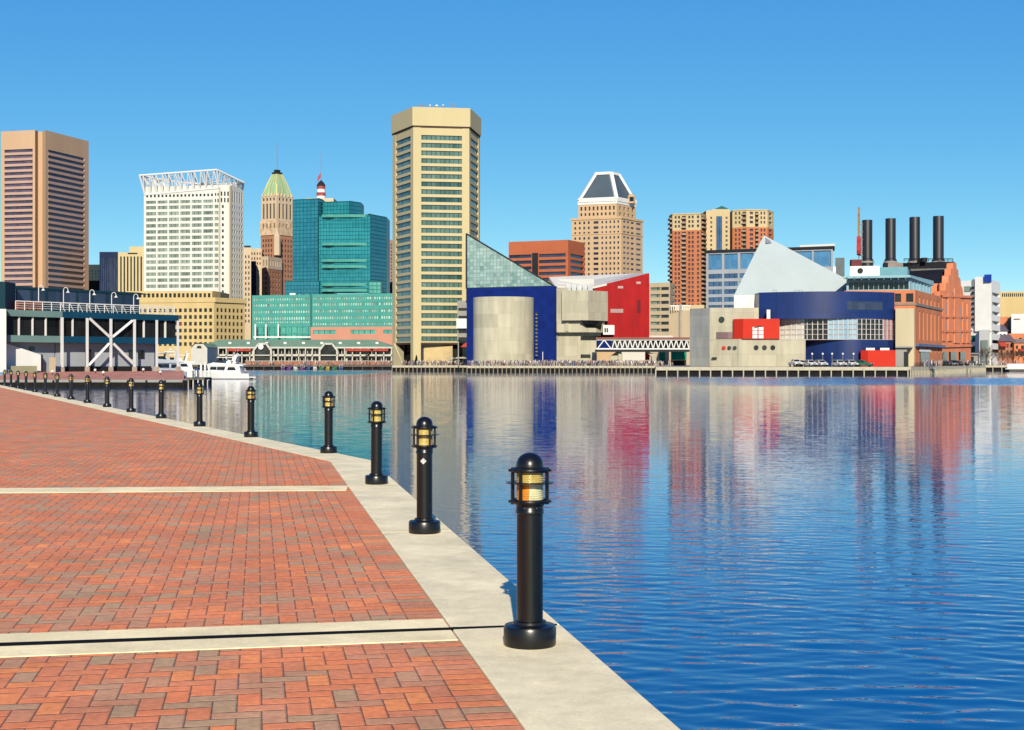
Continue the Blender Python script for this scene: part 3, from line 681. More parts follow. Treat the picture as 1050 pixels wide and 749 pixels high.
# cream podium building in front of it
YEL = M('yellow_cream_stone', (.76, .58, .28), .8, .10, .08, streak=True)
T = bld('office_block', 'cream stepped low block with small square windows below the white gridded tower', 'building', [(120, 774), (219.5, 760), (251, 778)], 306, YEL,
        [[(314, 360, CN(141, 218.5, 15, .55), RN(316.2, 6.95, 6, 3.9), G_BLACK)], [(314, 360, CN(221.2, 250, 7, .55), RN(316, 6.95, 6, 4.0), G_BLACK)]])
cornice(T, T.fp, T.z1 - 2.2, T.z1 + .4, 1.1, YEL)
T.part('upper_storey', MB().prism([B(130, 782), B(218, 779), B(226, 790), (XP(226, 790), 815), (XP(130, 782), 812)], T.z1 - .6, Z(298.6, 780)), YEL)
f = Face(130, 782, 218, 779); mbx = MB(); facade(T, mbx, (f.a[0], f.a[1] - .9), (f.b[0], f.b[1] - .9), Z(306.3, 780), Z(299.2, 780), [(a, b) for a, b in f.cols(CN(142, 217, 17, .6))], [(Z(305.3, 780), Z(301, 780))], G_BLACK, .5, 'clerestory_window'); T.part('upper_wall', mbx, YEL); T.done()

# beige blocks behind, between the white tower and the deco tower
T = bld('office_block', 'pale stone office block tucked behind the right edge of the white gridded tower', 'building', [(249.9, 858), (257.4, 858)], 254, LIME, [[(260, 335, CN(250.4, 256.8, 2, .4), RN(262, 5.5, 13, 3), G_BLACK)]], back=12)
T.part('dark_roof', MB().prism([B(250.4, 858.4), B(257.2, 858.4), B(257.2, 868), B(250.4, 868)], Z(254, 858) + .1, Z(252, 858)), DKMET); T.done()
T = bld('office_tower', 'narrow deep blue glass slab showing between pale stone and brown brick', 'office tower', [(257.2, 880), (262.6, 880)], 268, NAVYM, [[(269, 340, [(257.6, 262.3)], RN(270, 5, 12, 4), G_NAVY)]], back=8)
T.done(); T = bld('office_block', 'pale stone block above the narrow deep blue slab', 'building', [(255.5, 892), (268.4, 892)], 255, LIME, [[(257, 275, CN(257, 268, 4, .4), RN(259, 5, 3, 2.6), G_BLACK)]], back=14); T.done()

# art deco tower with a green and gold roof
T = bld('art_deco_tower', 'brown brick and limestone art deco tower with green and gold mansard roof', 'tower', [(267.4, 952), (283.5, 945), (300.8, 958)], 241, BROWN,
        [[(243, 312, CN(268.5, 282.5, 5, .45), RN(245, 5.2, 13, 2.8), G_BLACK)], [(243, 312, CN(285.5, 300, 5, .45), RN(245, 5.2, 13, 2.8), G_BLACK)]])
def stage(nm, fr, yb, yt, mat, cols=None, rows=None, Yr=945, gl=G_BLACK):
    pts = [B(*q) for q in fr]; pts.append((pts[0][0]+pts[2][0]-pts[1][0], pts[0][1]+pts[2][1]-pts[1][1])); mb = MB(); z0, z1 = Z(yb, Yr), Z(yt, Yr)
    for i in range(2):
        f = Face(*fr[i], *fr[i+1])
        facade(T, mb, f.a, f.b, z0, z1, f.cols(cols[i]) if cols else [], [(Z(q, Yr), Z(p, Yr)) for p, q in rows] if rows else [], gl, .9, nm + '_window')
    for i in (2, 3): mb.quad((*pts[i], z0), (*pts[(i+1) % 4], z0), (*pts[(i+1) % 4], z1), (*pts[i], z1))
    mb.quad(*[(*q, z1) for q in pts]); T.part(nm, mb, mat); return pts, z1
MOTT = M('mottled_limestone', (.76, .56, .37), .85, .35, .35)
p1_, zz = stage('limestone_stage', [(266.6, 951.5), (283.6, 944), (300.9, 957.5)], 241, 226, MOTT, [CN(268, 283, 4, .35), CN(285, 300, 4, .35)], [(229, 234)])
p2_, zz = stage('crown_stage', [(267.6, 952), (283.6, 945), (300.7, 957)], 226, 200.5, LIME, [CN(268.5, 282.5, 4, .5), CN(285, 300, 4, .5)], [(208.5, 224), (202.5, 205.5)])
mb = MB()   # crenellations
for (a, b) in ((p2_[0], p2_[1]), (p2_[1], p2_[2]), (p2_[2], p2_[3]), (p2_[3], p2_[0])):
    for k in range(5):
        t = (k + .5) / 5; x, y = a[0] + (b[0]-a[0])*t, a[1] + (b[1]-a[1])*t; mb.box(x-.6, x+.6, y-.6, y+.6, zz - .3, zz + 1.7)
T.part('battlement', mb, LIME)
cx = sum(q[0] for q in p2_)/4; cy = sum(q[1] for q in p2_)/4
def sc_(pts, k): return [(cx+(x-cx)*k, cy+(y-cy)*k) for x, y in pts]
za, zb = zz, Z(178, 950); lo = sc_(p2_, .92); hi = sc_(p2_, .30)
mid = sc_(p2_, .66); zm = za + (zb - za) * .52
mb = MB()
for L0, z0, L1, z1 in ((lo, za, mid, zm), (mid, zm, hi, zb)):
    for i in range(4): mb.quad((*L0[i], z0), (*L0[(i+1) % 4], z0), (*L1[(i+1) % 4], z1), (*L1[i], z1))
mb.quad(*[(*q, zb) for q in hi]); rf = T.part('mansard_roof', mb, COPPER)
mb = MB()
for i in range(4):
    for t in (0, .25, .5, .75):
        P = lambda L, z: Vector((L[i][0] + (L[(i+1) % 4][0]-L[i][0])*t, L[i][1] + (L[(i+1) % 4][1]-L[i][1])*t, z))
        mb.obox(P(sc_(lo, 1.0), za), P(mid, zm), .34, .4).obox(P(mid, zm), P(hi, zb), .34, .4)
T.part('gilded_rib', mb, GOLD, rf)
T.part('roof_cap', MB().prism(sc_(p2_, .33), zb, zb + 1.2).prism(sc_(p2_, .2), zb + 1.2, zb + 3), DKMET)
pipes(T, 'mast', [((cx, cy, zb + 2.5), (cx, cy, Z(145, 950)))], .28, GREY)
# lower front wing with its limestone frieze
stage('wing', [(262.6, 931), (275, 926), (289, 944)], 330, 276, BROWN, [CN(263.2, 274.5, 3, .4), CN(276, 288, 4, .4)], RN(279, 5.2, 7, 2.6), 930)
stage('wing_frieze', [(262.3, 931), (275, 925.6), (289.3, 944)], 276, 263.5, LIME, [CN(263.2, 274.5, 4, .4), CN(276, 288, 5, .4)], [(267, 273)], 930)
T.part('turret', MB().tube((XP(284, 940), 940, Z(262, 940)), (XP(284, 940), 940, Z(243, 940)), 2.4, n=8).tube((XP(284, 940), 940, Z(243, 940)), (XP(284, 940), 940, Z(233, 940)), 2.4, .2, n=8), LIME); T.done()

# small lighthouse-like red and white lantern on a roof behind the teal tower
LANR = M('lantern_red', (.45, .10, .10), .6); 
cxx, Yl = XP(328.3, 870), 870
T = Thing('office_tower', 'tower behind the teal glass, showing only a red and white striped lantern', 'tower', (cxx, Yl, GZ))
T.part('shaft', MB().prism([(cxx-9, Yl-3), (cxx+9, Yl-3), (cxx+9, Yl+14), (cxx-9, Yl+14)], GZ, Z(204, Yl)), LIME)
zb = Z(204, Yl); st = (Z(190, Yl) - zb) / 4
for k in range(4): T.part('lantern_band', MB().lathe((cxx, Yl + 4, zb + st*k), [(3.1 - .12*k, 0), (2.95 - .12*k, st*.98), (0, st*.98)], 14), LANR if k % 2 else WHITEP, smooth=True)
T.part('lantern_roof', MB().lathe((cxx, Yl+4, zb + 4*st), [(3.0, 0), (2.0, 1.8), (.3, 3.6), (0, 3.8)], 14), DKMET, smooth=True)
pipes(T, 'flag_mast', [((cxx, Yl+4, zb+4*st+3), (cxx, Yl+4, Z(155, Yl)))], .2, GREY)
fz = Z(181, Yl); mb = MB()
for k in range(5):
    for s in (0, 1): pass
mb.add([(cxx - .1 - .55*k*.9, Yl+4 + .25*math.sin(k*1.7) + e, fz + w - .75*k) for k in range(6) for e in (-.04, .04) for w in (0, 3.2)],
       [(4*k+a, 4*k+b, 4*k+4+b, 4*k+4+a) for k in range(5) for a, b in ((0, 1), (3, 2), (1, 3), (2, 0))])
T.part('flag', mb, M('flag_red', (.55, .16, .20), .8, .5, 1.2)); T.done()

# teal glass tower
T = Thing('glass_tower', 'teal mirrored glass tower of stepped blocks with pale horizontal bands', 'office tower', (XP(345, 815), 815, GZ))
TEALF = M('teal_frame', (.015, .16, .17), .35, .08, .2); TEALB = M('pale_teal_band', (.10, .42, .36), .4, .08, .2)
mbT = MB()
def tblock(pa, Ya, pb, Yb, yt, yb, gl, st=3.9, back=22, rowfill=.86):
    f = Face(pa, Ya, pb, Yb); Yr = min(Ya, Yb); zt, z0 = Z(yt, Yr), Z(yb, Yr); n_ = int((yb - yt) / st)
    facade(T, mbT, f.a, f.b, z0, zt, [(.12, f.L - .12)], [(Z(yt + 1 + st*(k + rowfill), Yr), Z(yt + 1 + st*k, Yr)) for k in range(n_)], gl, .18, 'glass_band')
    mbT.quad((*f.a, zt), (*f.b, zt), (f.b[0], f.b[1]+back, zt), (f.a[0], f.a[1]+back, zt))
    for q in (f.a, f.b): mbT.quad((*q, z0), (q[0], q[1]+back, z0), (q[0], q[1]+back, zt), (*q, zt))
tblock(300, 806, 326, 800, 203.5, 292, G_TEALD); tblock(326, 800, 331, 808, 203, 292, G_TEALD)
tblock(331, 807, 358, 803, 206.3, 292, G_TEAL); tblock(358, 803, 370.2, 812, 206, 222, G_TEALD, back=16)
tblock(326.8, 798, 379.6, 795, 221, 301, G_TEAL, back=10); tblock(379.6, 795, 396.3, 812, 219.5, 301, G_TEALD); tblock(372, 806, 380, 800, 219.2, 230, G_TEAL)
tblock(292, 798, 327, 794, 288, 304, G_TEALD, back=12); tblock(378, 794, 391, 794.5, 288.5, 303, G_TEALL, back=10)
T.part('frame', mbT, TEALF)
for y_ in (221.3, 250.2, 267, 273.2, 291.6, 297.5):
    f = Face(330, 797, 377, 794.5); zt = Z(y_, 797)
    for (q0, q1) in ((330, 342.5), (342.5, 377)):
        T.part('band', MB().prism([B(q0, 796.2), B((q0+q1)/2, 794.6), B(q1, 795.4), B(q1, 797.8), B(q0, 798.2)], zt - 1.1, zt + .5), TEALB)
T.done()
# teal podium block
T = bld('office_block', 'long teal glass mid-rise with rows of small windows, pink stone at its foot', 'building', [(258.5, 712), (318, 704), (320, 700), (403, 690)], 302, TEALB,
        [[(302.8, 332, CN(259.5, 317.5, 24, .55), [(305, 307.6), (311, 313.8), (318, 320.6), (324.6, 327.6), (329, 331)], G_MINT),
          (333, 349, CN(260.5, 319, 5, .88), [(335, 341), (342.5, 347.4)], G_TEALL, dict(name='base_window'))], None,
         [(302.8, 335.4, CN(320.5, 402.5, 34, .55), [(305, 307.6), (311, 313.8), (318, 320.6), (324.6, 327.6), (331.4, 333.6)], G_MINT)]], Yr=700, back=40)
T.part('white_base_frame', MB().prism([B(261, 706), B(262.6, 705.6), B(262.6, 709), B(261, 709)], GZ, Z(332.6, 706)).prism([B(272, 705), B(273.4, 704.6), B(273.4, 708), B(272, 708)], GZ, Z(332.6, 706)).prism([B(284.6, 703.6), B(286, 703.4), B(286, 706), B(284.6, 706)], GZ, Z(332.6, 706)).box(XP(260.5, 702), XP(324, 702), 700.4, 702.2, Z(346.6, 702), Z(345.2, 702)), WHITEP)
PINK = M('salmon_stone', (.70, .34, .24), .8, .1, .1, streak=True); fpk = Face(318.5, 697, 404, 686)
mb = MB(); facade(T, mb, fpk.a, fpk.b, GZ, Z(335.4, 692), fpk.cols([(321, 344), (359.5, 385), (393, 402)]), [(Z(342.6, 692), Z(338.6, 692))], G_TEALL, .5, 'base_window')
mb.quad((*fpk.a, Z(335.4, 692)), (*fpk.b, Z(335.4, 692)), (fpk.b[0], fpk.b[1]+8, Z(335.4, 692)), (fpk.a[0], fpk.a[1]+8, Z(335.4, 692))); T.part('pink_base', mb, PINK)
T.part('roof_box', MB().prism([B(297, 720), B(303, 720), B(303, 726), B(297, 726)], T.z1 - .6, T.z1 + 1.6), WHITEP)
for q in (306, 314, 351, 356, 374): T.part('roof_vent', MB().prism([B(q, 722), B(q+2.2, 722), B(q+2.2, 726), B(q, 726)], T.z1-.6, T.z1 + 1.2), GREY)
T.done()
T = bld('apartment_block', 'pinkish block far behind, in the gap beside the teal glass tower', 'building', [(390, 1000), (410, 1000)], 246, M('pink_grey_brick', (.42, .28, .24), .8), [[(248, 330, CN(396, 409, 6, .55), RN(250, 3.6, 20, 2), G_PURP)]], back=30); T.done()
T = bld('office_block', 'black glass block low beside the cream tower, behind the teal podium', 'building', [(388, 900), (406, 900)], 289, DKMET, [[(290, 330, CN(389, 405, 4, .85), RN(291, 3.4, 8, 2.6), G_NAVY)]], back=30); T.done()

# ================================================================== waterfront pavilion with green roofs
ROOFG = M('sage_green_roof', (.30, .47, .30), .55, .14, .3, streak=True); AWN = M('red_awning', (.60, .09, .06), .8, .12, .6); FRAMEW = M('cream_white_frame', (.72, .70, .62), .6, .08, .3)
REDBR = M('red_brick_low', (.46, .20, .13), .85, .2, .4)
Yp = 596
T = Thing('market_pavilion', 'long two storey waterfront pavilion with sage green roofs, glazed gables and red awnings', 'pavilion', (XP(300, Yp+12), Yp+12, GZ))
x0, x1 = XP(205, Yp), XP(402.6, Yp); ze = Z(356.2, Yp); zr = Z(348.6, Yp+16)
mb = MB(); fc = Face(205, Yp, 402.6, Yp)
colsl = CN(214, 258, 9, .86) + CN(281, 327, 12, .86) + CN(347, 354, 2, .8) + CN(356, 401, 9, .86)
facade(T, mb, fc.a, fc.b, GZ, ze, fc.cols(colsl), [(Z(373, Yp), Z(366.6, Yp)), (Z(363.4, Yp), Z(357.4, Yp))], G_BLACK, 1.6, 'shopfront')
mb.quad((x0, Yp, GZ), (x0, Yp+26, GZ), (x0, Yp+26, ze), (x0, Yp, ze)).quad((x1, Yp, GZ), (x1, Yp+26, GZ), (x1, Yp+26, ze), (x1, Yp, ze))
T.part('wall', mb, FRAMEW)
rf = T.part('roof', MB().add([(x0-1, Yp-2, ze), (x1+1, Yp-2, ze), (x1-9, Yp+13, zr), (x0+6, Yp+13, zr), (x0-1, Yp+28, ze), (x1+1, Yp+28, ze)], [(0,1,2,3), (3,2,5,4), (1,5,2), (0,3,4)]).box(x0-1, x1+1, Yp-2.02, Yp-1.6, ze-.7, ze-.02), ROOFG)
T.part('eave', MB().box(x0-1.1, x1+1.1, Yp-2.3, Yp-1.95, ze-.55, ze+.12), FRAMEW, rf)
for k in range(9):
    q = 232 + k * 19; T.part('skylight', MB().box(XP(q, Yp), XP(q, Yp)+1.3, Yp+4.6, Yp+6, Z(351.6, Yp+5)-.8, Z(351.4, Yp+5)+.2), WHITEP, rf)
T.part('balcony', MB().box(x0, x1, Yp-2.2, Yp-.02, Z(365.4, Yp), Z(364, Yp)), FRAMEW)
for q in list(range(209, 262, 8)) + list(range(279, 331, 7)) + list(range(346, 403, 8)):
    T.part('column', MB().box(XP(q, Yp)-.22, XP(q, Yp)+.22, Yp-2.2, Yp-1.8, GZ, ze-.5), FRAMEW)
for (q0, q1) in ((260.5, 278.2), (328, 345.8)):
    a, b = XP(q0, Yp-4), XP(q1, Yp-4); w = b - a; zk = Z(355.6, Yp); zp = Z(352.2, Yp)
    out = [(a, zk-1.3), (a+w*.28, zp), (a+w*.72, zp), (b, zk-1.3)]
    mb = MB()
    for i in range(3): mb.add([(out[i][0], Yp-4.6, out[i][1]), (out[i+1][0], Yp-4.6, out[i+1][1]), (out[i+1][0], Yp+9, out[i+1][1]), (out[i][0], Yp+9, out[i][1])], [(0,1,2,3)])
    gbl = T.part('gable', mb, ROOFG)
    mb = MB()
    for i in range(3): mb.obox((out[i][0], Yp-4.6, out[i][1]-.3), (out[i+1][0], Yp-4.6, out[i+1][1]-.3), .5, .8)
    mb.box(a-.35, a+.35, Yp-4.8, Yp-4.3, GZ, zk-1.2).box(b-.35, b+.35, Yp-4.8, Yp-4.3, GZ, zk-1.2).box(a, b, Yp-4.8, Yp-4.4, Z(365, Yp), Z(364, Yp))
    T.part('gable_frame', mb, FRAMEW, gbl)
    T.part('gable_glazing', MB().add([(out[0][0], Yp-3.6, GZ), (out[3][0], Yp-3.6, GZ)] + [(x, Yp-3.6, z-.1) for x, z in out[::-1]], [(0,1,2,3,4,5)]), G_BLACK, gbl)
    if q0 < 300: T.part('round_sign', MB().tube((XP(269.6, Yp), Yp-5, Z(356, Yp)), (XP(269.6, Yp), Yp-4.7, Z(356, Yp)), 1.15, n=20), WHITEP, gbl)
for q0, q1 in ((234, 258.5), (355.4, 381), (383, 398.6)):
    mb = MB(); a, b = XP(q0, Yp), XP(q1, Yp); mb.add([(a, Yp-.1, Z(355.9, Yp)), (b, Yp-.1, Z(355.9, Yp)), (b, Yp-3.2, Z(359, Yp)), (a, Yp-3.2, Z(359, Yp)), (a, Yp-3.2, Z(360.2, Yp)), (b, Yp-3.2, Z(360.2, Yp)), (a, Yp-.1, Z(360.2, Yp)), (b, Yp-.1, Z(360.2, Yp))], [(0,1,2,3), (3,2,5,4), (0,3,4,6), (1,7,5,2)]); T.part('awning', mb, AWN)
T.done()
# far left gable pavilion, behind the boats
Yg = 560
T = Thing('market_pavilion', 'small pavilion with arched white gable behind the moored boats', 'pavilion', (XP(203, Yg+8), Yg+8, GZ))
a, b = XP(196, Yg), XP(212.5, Yg); zk, zp = Z(357, Yg), Z(352.6, Yg); pr = [(a, GZ), (b, GZ), (b, zk), (b-(b-a)*.25, zp), (a+(b-a)*.25, zp), (a, zk)]
T.part('wall', MB().add([(x, Yg, z) for x, z in pr] + [(x, Yg+20, z) for x, z in pr], [(0,1,2,3,4,5), (11,10,9,8,7,6), (1,7,8,2), (0,5,11,6)]), FRAMEW)
T.part('roof', MB().add([(x, Yg-.8, z+.25) for x, z in pr[2:]] + [(x, Yg+21, z+.25) for x, z in pr[2:]], [(0,1,5,4), (1,2,6,5), (2,3,7,6)]), ROOFG)
T.part('gable_window', MB().add([(a+2.2, Yg-.05, zk-.2), (b-2.2, Yg-.05, zk-.2), (b-2.6, Yg-.05, zp-.9), (a+2.6, Yg-.05, zp-.9), (a+2.2, Yg-.005, zk-.2), (b-2.2, Yg-.005, zk-.2), (b-2.6, Yg-.005, zp-.9), (a+2.6, Yg-.005, zp-.9)], [(0,1,2,3), (0,4,5,1), (1,5,6,2), (2,6,7,3), (3,7,4,0)]), G_BLACK); T.done()
# brick terrace wall in front of the pavilion
T = Thing('terrace_wall', 'long low red brick terrace wall along the water in front of the pavilion', 'wall', (XP(330, 579), 579, GZ))
T.part('brickwork', MB().box(XP(252, 579), XP(402, 579), 578.4, 579, GZ - 1, GZ + 1.5), REDBR); T.part('capping', MB().box(XP(252, 579)-.1, XP(402, 579)-.1, 578.2, 579.2, GZ+1.5, GZ+1.7), FRAMEW)

# ================================================================== octagonal-looking cream tower on the water
Y0 = 460
c1, c2 = Vector(B(424, Y0)), Vector(B(480.8, Y0*1.006))
side = (c2 - c1).length; base_dir = math.atan2((c2-c1).y, (c2-c1).x)
pent = [c1]; ang = base_dir
for k in range(4): pent.append(pent[-1] + Vector((math.cos(ang), math.sin(ang))) * side); ang += R(72)
pcx = sum(p.x for p in pent)/5; pcy = sum(p.y for p in pent)/5; pc = Vector((pcx, pcy))
T = Thing('office_tower', 'tallest tower, five sided, cream with green ribbon windows, at the water edge', 'office tower', (pcx, pcy, GZ))
mb = MB(); zTop = Z(128.5, Y0); rows = RN(138.4, 7.95, 27, 5.0); zrow = [(Z(q, Y0), Z(p, Y0)) for p, q in rows]
order = [(4, 0), (0, 1), (1, 2), (2, 3), (3, 4)]
zbase = Z(351.5, Y0)
for n_, (i, j) in enumerate(order):
    a, b = pent[i], pent[j]; L = (b - a).length
    if n_ < 3: facade(T, mb, (a.x, a.y), (b.x, b.y), zbase, zTop, [(L*.14, L*.875)], zrow, G_GREEN, .55, 'ribbon_window')
    else: mb.quad((a.x, a.y, GZ), (b.x, b.y, GZ), (b.x, b.y, zTop), (a.x, a.y, zTop))
T.part('wall', mb, CREAM)
inn = [pc + (p - pc) * .86 for p in pent]
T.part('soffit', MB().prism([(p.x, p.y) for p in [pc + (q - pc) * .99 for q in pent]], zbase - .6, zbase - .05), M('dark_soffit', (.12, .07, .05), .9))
mb = MB(); inn2 = [pc + (p - pc) * .74 for p in pent]; mb.prism([(p.x, p.y) for p in inn2], GZ, zbase - .3)
T.part('lobby', mb, G_BLACK)
T.part('lobby_core', MB().prism([B(434.5, Y0+3.2), B(464, Y0+3.2), B(464, Y0+12), B(434.5, Y0+12)], GZ, Z(354.6, Y0)).prism([B(437.5, Y0+2.6), B(464, Y0+2.6), B(464, Y0+4), B(437.5, Y0+4)], GZ, Z(359.5, Y0)), M('cream_lobby', (.72, .56, .30), .8))
for i in range(5):
    p = pent[i]; e1 = (pent[(i+1) % 5] - p).normalized(); e0 = (pent[i-1] - p).normalized(); w = side * .135
    q = [p, p + e1*w, p + e1*w + e0*w*.9, p + e0*w*.9]
    q = [pc + (v - pc) * 1.012 for v in q]
    T.part('pier', MB().prism([(v.x, v.y) for v in q], GZ, zTop - .1), CREAM)
T.part('buttress', MB().add([(*B(403.6, 474), GZ), (*B(414, 468), GZ), (*B(414, 468), Z(361, 470)), (*B(405, 474), Z(352.2, 470)), (*B(403.6, 474), Z(352.2, 470)), (*B(403.6, 477), GZ), (*B(414, 471), GZ), (*B(414, 471), Z(361, 470)), (*B(405, 477), Z(352.2, 470)), (*B(403.6, 477), Z(352.2, 470))], [(0,1,2,3,4), (9,8,7,6,5), (0,5,6,1), (1,6,7,2), (2,7,8,3), (3,8,9,4), (4,9,5,0)]), CREAM)
cro = [pc + (p - pc) * 1.045 for p in pent]
T.part('crown', MB().prism([(p.x, p.y) for p in cro], zTop - .2, Z(110, Y0)), CREAM)
T.part('crown_shadow_gap', MB().prism([(p.x, p.y) for p in [pc + (q - pc) * 1.02 for q in pent]], zTop - .7, zTop - .2), M('dark_soffit', (.12, .07, .05), .9))  # dark ring painted as the shadow beneath the crown
zc = Z(110, Y0)
pipes(T, 'roof_mast', [((XP(p, Y0+3.5), Y0+3.5, zc), (XP(p, Y0+3.5), Y0+3.5, zc + h)) for p, h in ((427, 1.2), (431, 1.8), (434, 2.2), (437, 1.5), (446, 1.2), (455, 1.4), (461, 2.2), (464.5, 1.9), (467, 2.6))] + [((XP(431, Y0+3.5), Y0+3.5, zc+1.5), (XP(437, Y0+3.5), Y0+3.5, zc+1.2)), ((XP(461, Y0+3.5), Y0+3.5, zc+1.8), (XP(467, Y0+3.5), Y0+3.5, zc+1.4))], .13, GREY)
dishes(T, [(XP(441, Y0+2.5), Y0+2.5, zc+1.0, .42), (XP(447.8, Y0+2), Y0+2, zc+.7, .62), (XP(454.4, Y0+2.5), Y0+2.5, zc+1.0, .42)], WHITEP)
T.done()
# pale utility annex clipped between cream tower and cobalt wall
T = Thing('annex', 'narrow pale grey service annex squeezed between cream tower and cobalt blue wall', 'building', (XP(474, 440), 440, GZ))
T.part('wall', MB().prism([B(469, 440), B(479, 440), B(479, 448), B(469, 448)], Z(349, 440), Z(308.5, 440)), MGREY)
for y_ in (316, 324, 339, 346): T.part('louvre', MB().prism([B(470, 439.8), B(478.6, 439.8), B(478.6, 440.3), B(470, 440.3)], Z(y_ + 2.6, 440), Z(y_, 440)), DKMET)
T.part('white_panel', MB().prism([B(468, 438.6), B(478.4, 438.6), B(478.4, 439.6), B(468, 439.6)], Z(337, 440), Z(327, 440)), WHITEP)
T.part('leg', MB().prism([B(469.5, 441), B(470.5, 441), B(470.5, 442), B(469.5, 442)], GZ, Z(349, 440)), MGREY)
T.part('red_awning', MB().add([(*B(472, 437), Z(356, 437)), (*B(478.4, 437), Z(356, 437)), (*B(478.4, 437), Z(351, 437)), (*B(472, 439), Z(356, 437)), (*B(478.4, 439), Z(356, 437)), (*B(478.4, 439), Z(351, 437))], [(0,1,2), (5,4,3), (0,3,4,1), (1,4,5,2), (2,5,3,0)]), AWN)

# ================================================================== aquarium: glass prism, cobalt wall, concrete half drum, red wall
Yb = 430
T = Thing('aquarium', 'aquarium hall with cobalt blue wall, concrete half drum and sloping glass prism roof', 'aquarium', (XP(525, Yb+12), Yb+12, GZ))
mb = MB().prism([B(478.5, Yb), B(571, Yb), (XP(571, Yb), Yb+26), (XP(478.5, Yb), Yb+26)], GZ, [Z(296, Yb), Z(293.6, Yb), Z(293.6, Yb), Z(296, Yb)])
T.part('cobalt_wall', mb, BLUEP)
# glass prism: triangular front sheet split in panes, with mullions
A0, A1, A2 = Vector((XP(478.3, Yb+1.2), Yb+1.2, Z(296, Yb+1))), Vector((XP(568.5, Yb+1.2), Yb+1.2, Z(293.8, Yb+1))), Vector((XP(478.3, Yb+9), Yb+9, Z(240, Yb+9)))
B0, B1, B2 = A0 + Vector((0, 24, 0)), A1 + Vector((0, 24, 0)), A2 + Vector((0, 9, 0))
mb = MB(); nx, nz = 26, 15
for i in range(nx):
    for j in range(nz):
        s0, s1, t0, t1 = i/nx, (i+1)/nx, j/nz, (j+1)/nz
        def Pq(s, t): return A0 + (A1 - A0) * s + (A2 - A0) * t
        if s0 + t0 >= 1: continue
        poly = [Pq(s0, t0), Pq(min(s1, 1-t0), t0)]
        if s1 + t1 <= 1: poly += [Pq(s1, t1), Pq(s0, t1)]
        else:
            if 1 - s1 > t0: poly.append(Pq(s1, 1-s1))
            if 1 - t1 > s0: poly += [Pq(1-t1, t1), Pq(s0, t1)]
            else: poly.append(Pq(s0, 1-s0))
        mb.quad(*poly)
mb.quad(B0, B2, B1); mb.quad(A1, B1, B2, A2); mb.quad(A0, A2, B2, B0)
gr = T.part('glass_roof', mb, G_AQUA)
segs = [(A0, A1), (A1, A2), (A2, A0), (A2, B2), (A1, B1), (B1, B2)]
thin = []
for k in range(1, nx): thin.append((A0.lerp(A1, k/nx), A2.lerp(A1, k/nx)))
for k in range(1, nz): thin.append((A0.lerp(A2, k/nz), A1.lerp(A2, k/nz)))
pipes(T, 'edge_beam', segs, .28, DKMET, parent=gr); pipes(T, 'mullion', thin, .07, GREY, parent=gr)
# half drum
yc = Yb + 1; rr = (XP(548, 420) - XP(484, 420)) / 2; cx = (XP(548, 420) + XP(484, 420)) / 2
mb = MB(); N = 32; vs = []
for k in range(N + 1):
    t = math.pi * k / N; vs.append((cx - rr*math.cos(t), yc - 9.0*math.sin(t)))
mb.prism(vs, GZ, Z(304.5, 424)); T.part('half_drum', mb, panel('drum_concrete', (.63, .59, .44), 5.2, 4.1, .09, .84, .85, .04), smooth=True)
mb = MB().box(XP(549.3, Yb), XP(550.8, Yb), Yb-.8, Yb-.02, Z(366, Yb), Z(320, Yb)); T.part('ladder_shaft', mb, DKMET)
mb = MB()
for k in range(12): mb.box(XP(549.0, Yb), XP(551.2, Yb), Yb-1.0, Yb-.8, Z(365 - 3.8*k, Yb), Z(364.2 - 3.8*k, Yb))
T.part('rung', mb, GREY)
dishes(T, [(XP(491.5, Yb+4), Yb+4, Z(293.2, Yb), .45), (XP(498, Yb+4), Yb+4, Z(293.8, Yb), .4)], WHITEP)
pipes(T, 'flagpole', [((XP(556.5, Yb-4), Yb-4, GZ), (XP(556.5, Yb-4), Yb-4, Z(361, Yb)))], .12, WHITEP)
# concrete wing
Yw = 426
sideC = Face(570.5, Yw, 603, Yw - 5)
mb = MB().prism([B(570.8, Yw+3), B(597, Yw+1), B(612, Yw+1), B(612, Yw+24), B(570.8, Yw+24)], GZ, Z(338, Yw))
T.part('concrete_wing', mb, CONC)
mb = MB().prism([B(576, Yw-2), B(603, Yw-4), B(623.3, Yw+3), B(623.3, Yw+20), B(576, Yw+20)], Z(329, Yw), Z(298.6, Yw)); T.part('concrete_upper_block', mb, CONC)
T.part('concrete_core', MB().prism([B(570.6, Yw+1.5), B(583, Yw-1), B(583, Yw+16), B(570.6, Yw+16)], Z(340, Yw), Z(295.5, Yw)), CONC)
T.part('concrete_mid_block', MB().prism([B(571, Yw+.5), B(597, Yw-1.5), B(611, Yw), B(620, Yw+4), B(620, Yw+20), B(571, Yw+20)], Z(341, Yw), Z(329, Yw)-.02), CONC)
mb = MB().add([(*B(595.5, Yw-4.4), Z(328.9, Yw)), (*B(618, Yw-.5), Z(329.2, Yw)), (*B(616.5, Yw+.4), Z(336.4, Yw)), (*B(601, Yw-1.4), Z(336, Yw)), (*B(595.5, Yw+3), Z(328.9, Yw)), (*B(618, Yw+6), Z(329.2, Yw)), (*B(616.5, Yw+6), Z(336.4, Yw)), (*B(601, Yw+6), Z(336, Yw))], [(0,1,2,3), (7,6,5,4), (0,4,5,1), (1,5,6,2), (2,6,7,3), (3,7,4,0)])
T.part('funnel_window', mb, G_BLACK)
for (a, b, y0_, y1_, Yq) in ((596, 616, 341.4, 344.8, Yw-1.8), (595.5, 605.5, 363.6, 366.8, Yw+.6)): T.part('slot_window', MB().prism([B(a, Yq), B(b, Yq), B(b, Yq+3), B(a, Yq+3)], Z(y1_, Yq), Z(y0_, Yq)), G_BLACK)
